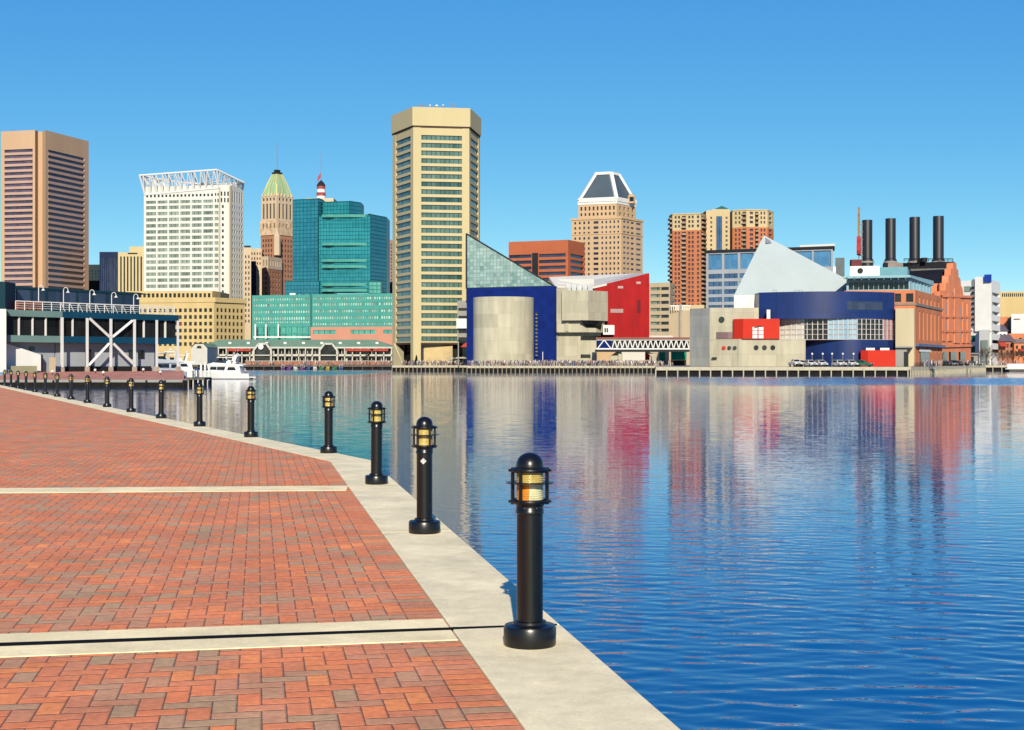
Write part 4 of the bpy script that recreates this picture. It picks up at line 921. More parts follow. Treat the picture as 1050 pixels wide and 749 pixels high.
T.part('side_slot_window', MB().prism([B(570.6, Yw+2.6), B(572.4, Yw+2.6), B(572.4, Yw+4), B(570.6, Yw+4)], Z(348.5, Yw), Z(339, Yw)), GREY)
STEEL = M('galvanised_steel', (.50, .52, .54), .35, .2, .4, metal=.5)
mb = MB()
for k in range(5): a = 580.5 + k*5.6; mb.prism([B(a, Yw+3), B(a+4.9, Yw+3), B(a+4.9, Yw+9), B(a, Yw+9)], Z(298.6, Yw)-.2, Z(290.2 + (k % 2)*.6, Yw))
T.part('air_handler', mb, STEEL)
T.part('white_cabin', MB().prism([B(618.5, Yw+2), B(630, Yw+2), B(630, Yw+7), B(618.5, Yw+7)], Z(343.2, Yw), Z(333.4, Yw)), WHITEP)
for a in (619.8, 622): T.part('cabin_window', MB().prism([B(a, Yw+1.9), B(a+1.6, Yw+1.9), B(a+1.6, Yw+2.3), B(a, Yw+2.3)], Z(340.8, Yw), Z(336.5, Yw)), G_NAVY)
# red raking wall and white roof
Yd = 436
red = [(609, 294.2), (665.8, 280.2), (665.8, 346.6), (612, 346.6), (609, 340)]
vs = [(XP(a, Yd), Yd, Z(y_, Yd)) for a, y_ in red]; vb = [(x, y + 30, z) for x, y, z in vs]
T.part('red_wall', MB().add(vs + vb, [(0,1,2,3,4), (9,8,7,6,5)] + [(i, (i+1) % 5, 5+(i+1) % 5, 5+i) for i in range(5)]), REDP)
for (a, b, y0_, y1_) in ((626, 639, 317, 321), (633.5, 639, 293.6, 296), (652.5, 657, 289, 291.4)): T.part('grille', MB().prism([B(a, Yd-.15), B(b, Yd-.15), B(b, Yd+.1), B(a, Yd+.1)], Z(y1_, Yd), Z(y0_, Yd)), M('grille_pink', (.55, .38, .36), .6))
T.part('slot_window', MB().prism([B(653.6, Yd-.15), B(656.8, Yd-.15), B(656.8, Yd+.1), B(653.6, Yd+.1)], Z(320.5, Yd), Z(308, Yd)), M('dark_red_slot', (.16, .02, .025), .6))
WR = M('white_roof', (.80, .78, .72), .6, .06, .1)
vs = [(XP(563, Yd+5), Yd+5, Z(284.3, Yd+5)), (XP(650, Yd+30), Yd+30, Z(280.6, Yd+30)), (XP(666.2, Yd+2), Yd+2, Z(279.8, Yd)), (XP(608.8, Yd-.6), Yd-.6, Z(293.9, Yd)), (XP(569, Yd), Yd, Z(293, Yd))]
T.part('white_roof', MB().add(vs + [(x, y, z - .7) for x, y, z in vs], [(0,1,2,3,4), (9,8,7,6,5)] + [(i, (i+1) % 5, 5+(i+1) % 5, 5+i) for i in range(5)]), WR)
T.part('white_fascia', MB().prism([B(564, Yd+6), B(609, Yd+2), B(609, Yd+6), B(564, Yd+10)], Z(296.5, Yd), Z(284.8, Yd)-.3), WR)
T.part('white_podium', MB().prism([B(612, Yw+10), B(690, Yw+12), B(690, Yw+24), B(612, Yw+24)], Z(347.8, Yw), Z(343.6, Yw)), WR)
T.part('base_hall', MB().prism([B(636, Yw+14), B(668, Yw+14), B(668, Yw+24), B(636, Yw+24)], GZ, Z(361, Yw)), WR)
T.done()
# truss footbridge
Yt = 412
T = Thing('footbridge', 'white steel truss footbridge on slanted concrete legs joining the two aquarium buildings', 'bridge', (XP(660, Yt), Yt, GZ))
zt0, zb0 = Z(348, Yt), Z(358.6, Yt)
mb = MB(); d_ = []
ys = (Yt, Yt + 5)
for y in ys:
    mb.box(XP(611.5, Yt), XP(707, Yt), y-.18, y+.18, zt0-.35, zt0).box(XP(611.5, Yt), XP(707, Yt), y-.18, y+.18, zb0, zb0+.4)
T.part('chord', mb, TRUSSW)
for q0, q1, n_ in ((612.5, 626.5, 1), (627.5, 706.5, 15)):
    for y in ys:
        mb = MB(); w = (q1-q0)/n_
        for k in range(n_): mb.obox((XP(q0+w*k, Yt), y, zb0+.2), (XP(q0+w*(k+.5), Yt), y, zt0-.2), .3, .3, (0, 1, 0)).obox((XP(q0+w*(k+.5), Yt), y, zt0-.2), (XP(q0+w*(k+1), Yt), y, zb0+.2), .3, .3, (0, 1, 0))
        T.part('web', mb, TRUSSW)
T.part('blue_panel', MB().box(XP(612.6, Yt), XP(626.6, Yt), Yt+.3, Yt+4.8, zb0+.3, zt0-.4), BLUEP)
T.part('deck', MB().box(XP(611, Yt), XP(707, Yt), Yt-.3, Yt+5.3, zb0-.7, zb0-.01), DKMET); T.part('glazing', MB().box(XP(627.2, Yt), XP(706.6, Yt), Yt+1.0, Yt+4.2, zb0+.02, zt0-.5), G_BLACK)
T.part('roof', MB().box(XP(611, Yt), XP(707, Yt), Yt-.6, Yt+5.6, zt0+.02, zt0+.55), M('brown_roof', (.36, .15, .11), .7))
for q, dx in ((636.5, -1), (671, 1)):
    mb = MB().add([(XP(q-2.4, Yt), Yt+1, GZ), (XP(q+2.4, Yt), Yt+1, GZ), (XP(q+2.2, Yt), Yt+1, Z(364, Yt)), (XP(q-2.2-dx*3, Yt), Yt+1, zb0-.7), (XP(q-5-dx*3, Yt), Yt+1, zb0-.7), (XP(q-2.4, Yt), Yt+1, Z(366, Yt)),
                   (XP(q-2.4, Yt), Yt+4, GZ), (XP(q+2.4, Yt), Yt+4, GZ), (XP(q+2.2, Yt), Yt+4, Z(364, Yt)), (XP(q-2.2-dx*3, Yt), Yt+4, zb0-.7), (XP(q-5-dx*3, Yt), Yt+4, zb0-.7), (XP(q-2.4, Yt), Yt+4, Z(366, Yt))],
                  [(0,1,2,3,4,5), (11,10,9,8,7,6)] + [(i, (i+1) % 6, 6+(i+1) % 6, 6+i) for i in range(6)])
    T.part('leg', mb, CONC)
T.part('brace', MB().obox((XP(627, Yt), Yt+2.5, Z(369, Yt)), (XP(636, Yt), Yt+2.5, Z(362.6, Yt)), .7, 2), CONC)
TEALT = M('green_canvas', (.02, .34, .22), .8, .15, .5)
T.done()
for q0, q1, y_, lb in ((676, 682, 361.5, 'smaller green canvas booth under the truss footbridge'), (688, 704, 360.5, 'larger green canvas booth under the truss footbridge, next to the grey concrete wall')):
    T = Thing('canvas_booth', lb, 'booth', (XP((q0+q1)/2, 424), 424, GZ)); T.part('canopy', MB().prism([B(q0, 422), B(q1, 422), B(q1, 427), B(q0, 427)], Z(369.4, 424), Z(y_, 424)), TEALT)
    T.part('counter', MB().prism([B(q0+.3, 422.4), B(q1-.3, 422.4), B(q1-.3, 426.6), B(q0+.3, 426.6)], GZ, Z(369.5, 424)), DKMET)
T = Thing('banner_stand', 'upright bright red banner below the footbridge', 'banner', (XP(664, 420), 420, GZ)); T.part('banner', MB().prism([B(662, 420), B(666.2, 420), B(666.2, 420.3), B(662, 420.3)], Z(370, 420), Z(360, 420)), REDB); pipes(T, 'post', [((XP(661.8, 420.2), 420.2, GZ), (XP(661.8, 420.2), 420.2, Z(359.6, 420)))], .12, GREY)

# ================================================================== mid skyline
T = bld('office_block', 'red orange brick office block with dark ribbon windows behind the glass prism', 'office building', [(521.5, 815), (582.5, 800), (599.5, 822)], 246, REDOR,
        [[(258, 300, [(522, 545), (552.5, 580)], RN(259.8, 6.2, 6, 3.4), G_NAVY, dict(name='ribbon_window', depth=1.2))], [(258, 300, [(585, 598.8)], RN(259.8, 6.2, 6, 3.4), G_NAVY, dict(name='ribbon_window', depth=1.2))]])
T.part('notch', MB().prism([B(545.6, 808.6), B(551.8, 807), B(551.8, 812), B(545.6, 812)], GZ, Z(258.5, 800)), DKMET); T.done()

# stepped tower with a pyramid roof
STN = M('peach_stone', (.74, .52, .31), .8, .10, .08, streak=True)
colA = CN(587.5, 606, 4, .42) + [(608.6, 613.6)] + CN(615.5, 636, 5, .42)
fr1 = [(586.2, 862), (637, 850), (659, 872)]
T = bld('office_tower', 'peach stone stepped tower topped by a grey pyramid with white edges', 'office tower', fr1, 223, STN,
        [[(223.5, 300, colA, RN(226, 5.35, 12, 2.6), G_NAVY)], [(223.5, 300, CN(638.5, 646, 2, .7) + [(647, 650)] + CN(651.5, 658, 1, .75), RN(226, 5.35, 12, 2.0), lambda i, j: G_BLACK if i == 2 else G_PURP)]])
cornice(T, T.fp, T.z1 - .8, T.z1 + .5, .8, STN); 
for y_ in (238.5,): cornice(T, T.fp, Z(y_, 850) - .8, Z(y_, 850), .5, STN)
fr2 = [(593, 866), (632.3, 857), (652, 877)]
p2_, zz = stage('upper_stage', fr2, 223, 208.5, STN, [CN(594, 631.5, 9, .45), CN(634, 651, 4, .45)], [(211, 215), (217.5, 220.5)], 857, G_NAVY)
cx = sum(q[0] for q in p2_)/4; cy = sum(q[1] for q in p2_)/4
zb = Z(205, 857); b0 = sc_(p2_, 1.02)
T.part('white_cornice', MB().prism(b0, zz - .2, zb), WHITEP)
ztp = Z(176.8, 862); top = sc_(p2_, .40); lo = sc_(p2_, .985)
mb = MB()
for i in range(4): mb.quad((*lo[i], zb), (*lo[(i+1) % 4], zb), (*top[(i+1) % 4], ztp), (*top[i], ztp))
mb.quad(*[(*q, ztp) for q in top]); rf = T.part('pyramid_roof', mb, SLATE)
mb = MB()
for i in range(4):
    mb.obox((*sc_(lo, 1.0)[i], zb + .3), (*top[i], ztp), 2.3, 1.6).obox((*top[i], ztp), (*top[(i+1) % 4], ztp), 1.9, 1.7).obox((*lo[i], zb+.5), (*lo[(i+1) % 4], zb+.5), 1.6, 2.6)
T.part('white_edge', mb, WHITEP, rf)
q = B(646.8, 874); T.part('roof_drum', MB().lathe((q[0], q[1]-4, Z(209, 870)), [(2.6, 0), (2.6, 4.2), (2.0, 5.6), (0, 6.3)], 16), STN, smooth=True)
T.part('drum_window', MB().prism([(q[0]-1.3, q[1]-6.75), (q[0]+1.3, q[1]-6.75), (q[0]+1.3, q[1]-6.2), (q[0]-1.3, q[1]-6.2)], Z(207, 870), Z(202.5, 870)), G_BLACK); T.done()

# garage and low beige building
T = bld('parking_garage', 'beige concrete parking garage with dark open decks beside the red wall', 'garage', [(640, 622), (687, 610), (692, 625)], 289.8, BEIGE, [[(292, 346, [(667, 677), (677.6, 685.8)], RN(294.4, 7.1, 7, 3.2), lambda i, j: G_BLACK if i == 1 else G_PALE, dict(name='deck_opening', depth=.9))], [(292, 346, [(688, 691.4)], RN(294.4, 7.1, 7, 3.0), G_PURP, dict(name='deck_opening'))]])
T.done()
T = bld('low_building', 'plain beige low building with a white balustrade between garage and grey concrete wall', 'building', [(686, 560), (708, 556)], 318.5, BEIGE, [None], back=18)
mb = MB()
for k in range(9): a = 688 + k*2.3; mb.prism([B(a, 557), B(a+.8, 557), B(a+.8, 557.4), B(a, 557.4)], T.z1, T.z1 + 1.6)
mb.prism([B(687, 556.8), B(708, 556.4), B(708, 557.6), B(687, 557.8)], T.z1+1.6, T.z1+2.1); T.part('balustrade', mb, WHITEP); T.part('pilaster', MB().prism([B(696.6, 556.6), B(699, 556.5), B(699, 557.6), B(696.6, 557.6)], GZ, T.z1 + 2.6), MGREY); T.done()

# twin apartment towers
YCR = M('cream_brick', (.76, .60, .34), .8, .08, .1, streak=True); ORT = M('coral_brick', (.66, .24, .11), .8, .10, .1, streak=True); NICHE_SHADE = M('balcony_dark', (.05, .04, .04), .9)
BALC = M('balcony_front', (.50, .36, .26), .8)
def apt(T, fr, yt, ysplit, yb, wcols, bcols, side_b=None):
    Yr = min(q[1] for q in fr)
    for nm, y1, y2, mat in (('cream_top', yt, ysplit, YCR), ('brick_shaft', ysplit, yb, ORT)):
        mb = MB(); z1, z0 = Z(y1, Yr), Z(y2, Yr)
        rows = RN(y1 + 1.8, 4.62, int((y2 - y1 - 1.5) / 4.62), 2.4)
        for i in range(len(fr) - 1):
            f = Face(*fr[i], *fr[i+1])
            if wcols[i] or bcols[i]:
                cs = sorted(wcols[i] + bcols[i]); 
                facade(T, mb, f.a, f.b, z0, z1, f.cols(cs), [(Z(q, Yr) - .1, Z(p, Yr) + .1) for p, q in rows], (lambda bc, cs: (lambda i_, j_: NICHE_SHADE if cs[i_] in bc else G_PURP))(bcols[i], cs), .8 , 'window')
            else: mb.quad((*f.a, z0), (*f.b, z0), (*f.b, z1), (*f.a, z1))
        a, b = B(*fr[0]), B(*fr[-1]); P_ = [B(*q) for q in fr]; a2, b2 = shrink(P_, a, 25), shrink(P_, b, 25); mb.quad((*b, z0), (*b2, z0), (*b2, z1), (*b, z1)).quad((*a, z0), (*a2, z0), (*a2, z1), (*a, z1))
        if nm == 'cream_top': mb.quad(*[(*B(*q), z1) for q in fr], (*b2, z1), (*a2, z1))
        T.part(nm, mb, mat)
        for i in range(len(fr) - 1):
            f = Face(*fr[i], *fr[i+1]); ux, uy = (f.b[0]-f.a[0])/f.L, (f.b[1]-f.a[1])/f.L
            for (p0, p1) in bcols[i]:
                q_ = lambda px, d: (f.a[0] + ux*f.u(px) + uy*d, f.a[1] + uy*f.u(px) - ux*d)
                T.part('balcony_recess', MB().prism([q_(p0, .06), q_(p1, .06), q_(p1, -.2), q_(p0, -.2)], z0 + .3, z1 - .9), NICHE_SHADE)  # dark slab proud of the wall paints the shade of the balcony recesses
                for (ya, yb_) in rows: T.part('balcony', MB().prism([q_(p0 - .15, 1.1), q_(p1 + .15, 1.1), q_(p1 + .15, .05), q_(p0 - .15, .05)], Z(yb_, Yr) - .35, Z(yb_, Yr) + .55), BALC)
    pts = [B(*q) for q in fr]; z1 = Z(yt, Yr)
    mb = MB(); mb.prism(pts + [(pts[-1][0], pts[-1][1]+3), (pts[0][0], pts[0][1]+3)], z1 - .4, z1 + .5); T.part('parapet', mb, YCR)
T = Thing('apartment_tower', 'left of the twin coral brick and cream apartment towers, its full brick shaft in view', 'apartment tower', (XP(705, 710), 710, GZ), 'coral brick apartment towers')
apt(T, [(686.6, 712), (689.5, 704), (718.5, 700), (724, 711)], 219.5, 236, 318, [[], CN(691, 698, 2, .6) + CN(705, 712, 2, .6) + CN(713.5, 718, 1, .5), []], [[(686.9, 689)], [(699.2, 703.4)], [(719.4, 723)]])
T.part('base', MB().prism([B(686, 700), B(722, 698), B(722, 720), B(686, 720)], GZ, Z(313, 700)), YCR); T.done()
T = Thing('apartment_tower', 'right twin apartment tower with cream centre bay, green pyramid cap and blue glass strip', 'apartment tower', (XP(760, 715), 715, GZ), 'coral brick apartment towers')
apt(T, [(748.5, 716), (751, 704), (766, 700), (787, 702), (793.3, 712)], 215.6, 233, 330, [[], CN(752.5, 760, 2, .5), CN(768, 773, 1, .7) + CN(779, 785.5, 2, .5), [(788.5, 791.5)]], [[], [(761.5, 765)], [(774.2, 777.4)], []])
mb = MB(); f = Face(724, 708, 748.5, 708); Yr = 708; facade(T, mb, f.a, f.b, GZ, Z(216, Yr), f.cols(CN(726.5, 732, 1, .35) + [(734.6, 740.4)] + CN(742, 748, 1, .35)), [(Z(q, Yr), Z(p, Yr)) for p, q in RN(222.5, 4.62, 20, 2.3)], lambda i, j: G_BLUED if i == 1 else G_PURP, .5, 'centre_window')
mb.quad((*f.a, Z(216, Yr)), (*f.b, Z(216, Yr)), (f.b[0], f.b[1]+20, Z(216, Yr)), (f.a[0], f.a[1]+20, Z(216, Yr))); T.part('centre_bay', mb, YCR)
T.part('glass_strip', MB().box(XP(734.6, 707.4), XP(740.4, 707.4), 707.4, 707.9, Z(320, Yr), Z(222, Yr)), G_BLUED)
T.part('arched_crown', MB().prism([B(730, 708.5), B(748, 708.5), B(748, 722), B(730, 722)], Z(216.2, Yr), Z(214.6, Yr)), YCR)
q = [B(732.5, 709), B(748, 709), B(748, 723), B(732.5, 723)]; z_ = Z(214.6, Yr); ap = (sum(p[0] for p in q)/4, sum(p[1] for p in q)/4, Z(209.4, Yr))
T.part('pyramid_cap', MB().add([(*p, z_) for p in q] + [ap], [(0,1,4), (1,2,4), (2,3,4), (3,0,4), (3,2,1,0)]), M('cap_green', (.06, .24, .20), .6)); T.done()

# blue glass office
LG = M('light_grey_panel', (.45, .48, .52), .5, .08, .2); Yq = 560
T = bld('office_block', 'grey office building with large blue upper windows behind the white pyramid', 'office building', [(724, 580), (854, 558)], 256, LG,
        [[(257.4, 276.5, CN(725, 774, 3, .84) + [(776, 790), (794, 811)] + CN(813.5, 853, 2, .9), [(259.2, 275.4)], G_BLUE, dict(name='large_window', depth=.8)), (277, 318, CN(725.5, 853, 8, .88), RN(279.8, 8.1, 5, 4.9), G_BLUED, dict(name='window_band'))]], Yr=570, back=26)
T.part('roof_edge', MB().prism([B(722.5, 579.4), B(855.5, 557), B(855.5, 572), B(722.5, 592)], T.z1 - .5, T.z1 + .4), DKMET)
T.part('roof_slab', MB().prism([B(820, 566), B(856, 558), B(856, 580), B(820, 584)], T.z1 + .42, T.z1 + 1.4), WHITEP)
T.part('dark_wing', MB().prism([B(856.5, 566), B(866, 566), B(866, 590), B(856.5, 590)], GZ, Z(264.5, 566)), M('slate_wing', (.16, .19, .21), .6)); T.part('white_stair', MB().prism([B(854.3, 562), B(857, 562), B(857, 566), B(854.3, 566)], GZ, Z(273.5, 562)), WHITEP); T.done()

# ================================================================== marine pavilion on the right pier: deck at z = PZ
PZ = 0.45
Yd = 336
T = Thing('marine_pavilion', 'pavilion with white pyramid roof, navy blue drum, glass band and red boxes on the pier', 'pavilion', (XP(815, 350), 350, PZ))
SILV = M('pearl_membrane', (.56, .65, .67), .5, .04, .2); 
# pyramid
ap = Vector((XP(783.2, 352), 352, Z(241.5, 352))); q1, q2 = Vector((XP(752.6, 345), 345, Z(303, 345))), Vector((XP(895, 352), 352, Z(300.6, 352)))
q1b, q2b = Vector((XP(756, 400), 400, q1.z)), Vector((XP(886, 405), 405, q2.z)); qm = q1.lerp(q2, .19)
tip = Vector((XP(797, 354), 354, Z(250, 354)))
fs = []
pv = [ap, q1, qm, q2, q2b, q1b, tip]
mbp = MB().add(pv, [(0,1,3), (0,3,4), (0,4,5), (0,5,1)])
py = T.part('pyramid_roof', mbp, SILV)
T.part('pyramid_base', MB().prism([(q1.x, q1.y), (qm.x, qm.y), (XP(790, 347), 347.2), (XP(790, 356), 356), (q1b.x, q1b.y)], Z(316, 345), [q1.z, qm.z, qm.z, qm.z, q1.z]), WHITEP, py)
g0, g1, g2 = ap + Vector((.35, -.4, -.6)), Vector((XP(785, 351), 351 - .25, Z(249.6, 351))), Vector((XP(795, 352.5), 352.5 - .35, Z(250.2, 352)))
T.part('apex_grille', MB().add([g0, g1, g2, g0 + Vector((0, .3, 0)), g1 + Vector((0, .3, 0)), g2 + Vector((0, .3, 0))], [(0,1,2), (5,4,3), (0,3,4,1), (1,4,5,2), (2,5,3,0)]), STEEL, py)
# drums
def arcpts(pl, pr, Yc, bulge, n=28):
    a, b = XP(pl, Yc), XP(pr, Yc); return [(a + (b-a)*k/n, Yc - bulge*math.sin(math.pi*k/n)**.85) for k in range(n+1)]
def ring(pl, pr, Yc, bulge, y0_, y1_, back=16): 
    pts = arcpts(pl, pr, Yc, bulge); return pts + [(pts[-1][0], Yc+back), (pts[0][0], Yc+back)]
T.part('upper_drum', MB().prism(ring(778.3, 917.2, 340, 6, 0, 0), Z(327.2, 336), Z(299.4, 336)), NAVYP, smooth=True)
T.part('lower_drum', MB().prism(ring(826, 917.2, 340.5, 6, 0, 0), PZ, Z(348.6, 336)), NAVYP, smooth=True)
MULL = M('pink_white_mullion', (.62, .48, .46), .5); MULLW = M('white_mullion', (.75, .75, .72), .5)
core = ring(800, 917, 341.2, 6, 0, 0); 
pts = arcpts(799.5, 917, 340.8, 6, 48); zb, zt = Z(348.4, 336), Z(327.4, 336)
G_WHT = GL('bright_white_glass', (.45, .47, .43), (.72, .72, .66), .6); G_REDG = GL('red_tinted_glass', (.22, .05, .06), (.55, .33, .33), .5); G_SKY = GL('sky_mirror_glass', (.16, .30, .42), (.38, .55, .66), .6)
glmap = lambda k: G_WHT if k < 8 else G_BLACK if k < 18 else G_SKY if k < 28 else G_BLACK if k < 40 else G_REDG
for s in range(16):
    k0 = s*3
    mb = MB(); mb.prism([pts[k0], pts[k0+1], pts[k0+2], pts[k0+3], (pts[k0+3][0], pts[k0+3][1]+3), (pts[k0][0], pts[k0][1]+3)], zb + .05, zt - .05)
    T.part('glass_panel', mb, glmap(k0))
mb = MB()
for k in range(0, 49, 2): mb.box(pts[k][0]-.09, pts[k][0]+.09, pts[k][1]-.22, pts[k][1]+.1, zb, zt)
for j in range(5):
    z_ = zb + (zt-zb)*j/4; mr_ = MB()
    for k in range(48): mr_.obox((pts[k][0], pts[k][1]-.12, z_), (pts[k+1][0], pts[k+1][1]-.12, z_), .14, .14)
    T.part('transom', mr_, MULL)
T.part('mullion', mb, MULLW)
T.part('drum_window', MB().prism([(x, y-.05) for x, y in arcpts(778.3, 917.2, 340, 6)[17:26]] + [(x, y+.3) for x, y in arcpts(778.3, 917.2, 340, 6)[17:26]][::-1], Z(318, 336), Z(309.6, 336)), G_NAVY)
pipes(T, 'roof_rail', [((XP(q, 337), 337, Z(299.4, 336)), (XP(q, 337), 337, Z(297.4, 336))) for q in (793, 796, 815, 819, 823)] + [((XP(793, 337), 337, Z(297.4, 336)), (XP(796, 337), 337, Z(297.4, 336))), ((XP(815, 337), 337, Z(297.6, 336)), (XP(823, 337), 337, Z(297.6, 336)))], .06, MGREY)
# concrete
Yc = 334
T.part('grey_concrete_wall', MB().prism([B(707.3, Yc+5), B(727.6, Yc), B(727.6, Yc+14), B(707.3, Yc+20)], PZ, Z(316, Yc)), CONC2)
T.part('concrete_hall', MB().prism([B(727.65, Yc), B(778, Yc-.6), B(778, Yc+14), B(727.65, Yc+14)], Z(348, Yc), Z(315.8, Yc)), CONC)
T.part('concrete_base', MB().prism([B(727.65, Yc-.2), B(757, Yc-3), B(826, Yc-3), B(826, Yc+10), B(727.65, Yc+14)], PZ, Z(348, Yc)-.02), CONC)
T.part('corner_joint', MB().prism([B(756.6, Yc-3.1), B(757.4, Yc-3.1), B(757.4, Yc-2.8), B(756.6, Yc-2.8)], PZ, Z(348.4, Yc)), CONC2)
T.part('hall_window', MB().prism([B(734.6, Yc-.4), B(751.6, Yc-.7), B(751.6, Yc+.4), B(734.6, Yc+.4)], Z(347.6, Yc), Z(340.8, Yc)), GL('reflecting_dark_glass', (.03, .03, .03), (.30, .16, .17), .5))
def disc(nm, px, py_, Y, r, mat): return T.part(nm, MB().tube((XP(px, Y), Y-.18, Z(py_, Y)), (XP(px, Y), Y+.6, Z(py_, Y)), r*Y/F, n=24), mat)
disc('porthole', 739.8, 327.9, Yc-.3, 3.0, G_BLACK)
for a in (775.3, 783.8, 792.4): disc('porthole', a, 356.6, Yc-3.1, 2.4, G_BLACK)
for a, m_ in ((742.2, REDB), (747.8, G_BLACK), (753.4, G_BLACK)): disc('porthole', a, 356.9, Yc-1.7 - (a-742)*.1, 1.9, m_)
T.part('service_door', MB().prism([B(731.6, Yc-.5), B(735, Yc-.9), B(735, Yc+.2), B(731.6, Yc+.2)], PZ, Z(367, Yc)), DKMET); T.part('service_door_hood', MB().prism([B(730, Yc-1.6), B(735.2, Yc-1.9), B(735.2, Yc), B(730, Yc)], Z(367.6, Yc), Z(366.6, Yc)), DKMET)
rb = T.part('red_box', MB().prism([B(752, Yc-1.5), B(762, Yc-3.6), B(799.4, Yc-3.6), B(799.4, Yc+6), B(752, Yc+6)], Z(348, Yc)+.02, Z(327.6, Yc)), REDB)
for i in range(2):
    for j in range(3 if i else 3): T.part('window', MB().prism([B(771.6 + 6.2*i, Yc-3.72), B(776.6 + 6.2*i, Yc-3.72), B(776.6 + 6.2*i, Yc-3.4), B(771.6 + 6.2*i, Yc-3.4)], Z(347.4 - 4*j, Yc), Z(344 - 4*j, Yc)), WHITEP, rb)
T.part('window_hood', MB().add([(XP(770.3 + 8*k/8, Yc), Yc - (3.8 if s < 2 else 3.4), Z(336.6 - 1.8*math.sin(math.pi*k/14) + (.9 if s % 2 else 0), Yc)) for k in range(9) for s in range(4)], [(4*k, 4*k+1, 4*k+5, 4*k+4) for k in range(8)] + [(4*k, 4*k+4, 4*k+6, 4*k+2) for k in range(8)]), NAVYM, rb)
T.part('flue', MB().prism([B(786.2, Yc+1), B(789.8, Yc+1), B(789.8, Yc+3), B(786.2, Yc+3)], Z(327.6, Yc), Z(317.6, Yc)), WHITEP)
rb = T.part('red_box', MB().prism([B(882.6, Yc-1.6), B(890, Yc-3), B(918, Yc-3), B(918, Yc+4), B(882.6, Yc+4)], PZ, Z(359.4, Yc)), REDB)
for a, b in ((888, 897), (902.5, 912)): T.part('roof_unit', MB().prism([B(a, Yc-1), B(b, Yc-1), B(b, Yc+2), B(a, Yc+2)], Z(359.4, Yc), Z(357, Yc)), WHITEP, rb)
T.done()

# ================================================================== brick pier building and power station
Yr_ = 338
T = Thing('brick_building', 'orange brick pier building with pale end wall and turquoise metal roofs', 'building', (XP(935, 345), 345, PZ))
frb = [(866, 344), (938.5, 340), (966, 378)]
mb = MB(); f0 = Face(*frb[0], *frb[1]); f1 = Face(*frb[1], *frb[2]); zt = Z(297, Yr_)
facade(T, mb, f0.a, f0.b, PZ, zt, f0.cols([(871, 880), (886, 895), (901, 910), (917.5, 924), (929, 936.5)]), [(Z(309.4, Yr_), Z(300.6, Yr_))], G_BLACK, .6)
colsb = CN(941, 964.5, 6, .30)
facade(T, mb, f1.a, f1.b, PZ, zt, f1.cols(colsb), [(Z(361, Yr_), Z(354, Yr_)), (Z(348, Yr_), Z(318, Yr_)), (Z(311, Yr_), Z(303, Yr_))], lambda i, j: G_NAVY, .5, 'tall_window')
bk = (f0.a[0] + f1.b[0] - f0.b[0], f0.a[1] + f1.b[1] - f0.b[1]); fp = [f0.a, f0.b, f1.b, bk]
mb.quad((*f1.b, PZ), (*bk, PZ), (*bk, zt), (*f1.b, zt)).quad((*bk, PZ), (*f0.a, PZ), (*f0.a, zt), (*bk, zt)).quad(*[(*p, zt) for p in fp]); T.part('wall', mb, ORBRICK)
GRB = M('grey_band', (.34, .29, .26), .8); 
n0 = lambda f, d: [(f.a[0] + (f.b[1]-f.a[1])/f.L*d, f.a[1] - (f.b[0]-f.a[0])/f.L*d), (f.b[0] + (f.b[1]-f.a[1])/f.L*d, f.b[1] - (f.b[0]-f.a[0])/f.L*d)]
for f, yy in ((f0, (312.6, 310.4)), (f1, (313, 310.4))):
    o_ = n0(f, .25); T.part('band', MB().prism([o_[0], o_[1], f.b, f.a], Z(yy[0], Yr_), Z(yy[1], Yr_)), GRB)
o_ = n0(f1, .9); T.part('canopy', MB().prism([o_[0], o_[1], f1.b, f1.a], Z(355.2, Yr_), Z(352.4, Yr_)), M('blue_canopy', (.16, .22, .36), .6))
T.part('door', MB().prism([B(944, 346), B(953, 354.4), B(953, 356.4), B(944, 348.5)], PZ, Z(361.5, 350)), G_NAVY); T.part('door_surround', MB().prism([B(942.6, 343.8), B(954.6, 356.6), B(954.6, 357.8), B(942.6, 345)], Z(361, 350), Z(358.8, 350)), WHITEP)
T.part('pale_end_wall', MB().prism([B(918.2, 338.4), B(937.4, 338), B(938.2, 340.6), B(918.2, 341.5)], PZ, Z(316.4, Yr_)), M('cream_end_wall', (.66, .57, .38), .85, .12, .2, streak=True))
T.part('loading_annex', MB().prism([B(918.2, 333), B(930, 333), B(930, 338.2), B(918.2, 338.2)], PZ, Z(357, Yr_)), MGREY); T.part('annex_opening', MB().prism([B(927, 332.8), B(931.5, 332.8), B(931.5, 334), B(927, 334)], PZ, Z(361, Yr_)), DKMET); T.part('annex_roof', MB().prism([B(918.2, 332), B(936, 332), B(936, 338.3), B(918.2, 338.3)], Z(357, Yr_), Z(355.6, Yr_)), MGREY)
AQ = M('turquoise_roof', (.20, .45, .53), .5, .10, .3); AQL = M('pale_turquoise_metal', (.36, .60, .66), .5, .08, .3)
zg, ze = zt, Z(284.5, Yr_)
mb = MB(); g0_, g1_ = Face(868, 346, 933, 342), Face(933, 342, 955, 374)
facade(T, mb, g0_.a, g0_.b, zg, ze, g0_.cols(CN(870, 932, 12, .9)), [(zg + .3, ze - .8)], G_BLACK, .3, 'penthouse_glazing'); facade(T, mb, g1_.a, g1_.b, zg, ze, g1_.cols(CN(934, 954, 6, .9)), [(zg + .3, ze - .4)], G_SKY, .3, 'penthouse_glazing'); T.part('penthouse', mb, AQL)
r0 = [(XP(864.5, 343), 343), (XP(933.5, 338.6), 338.6), (XP(957.5, 377), 377), (XP(905, 386), 386)]
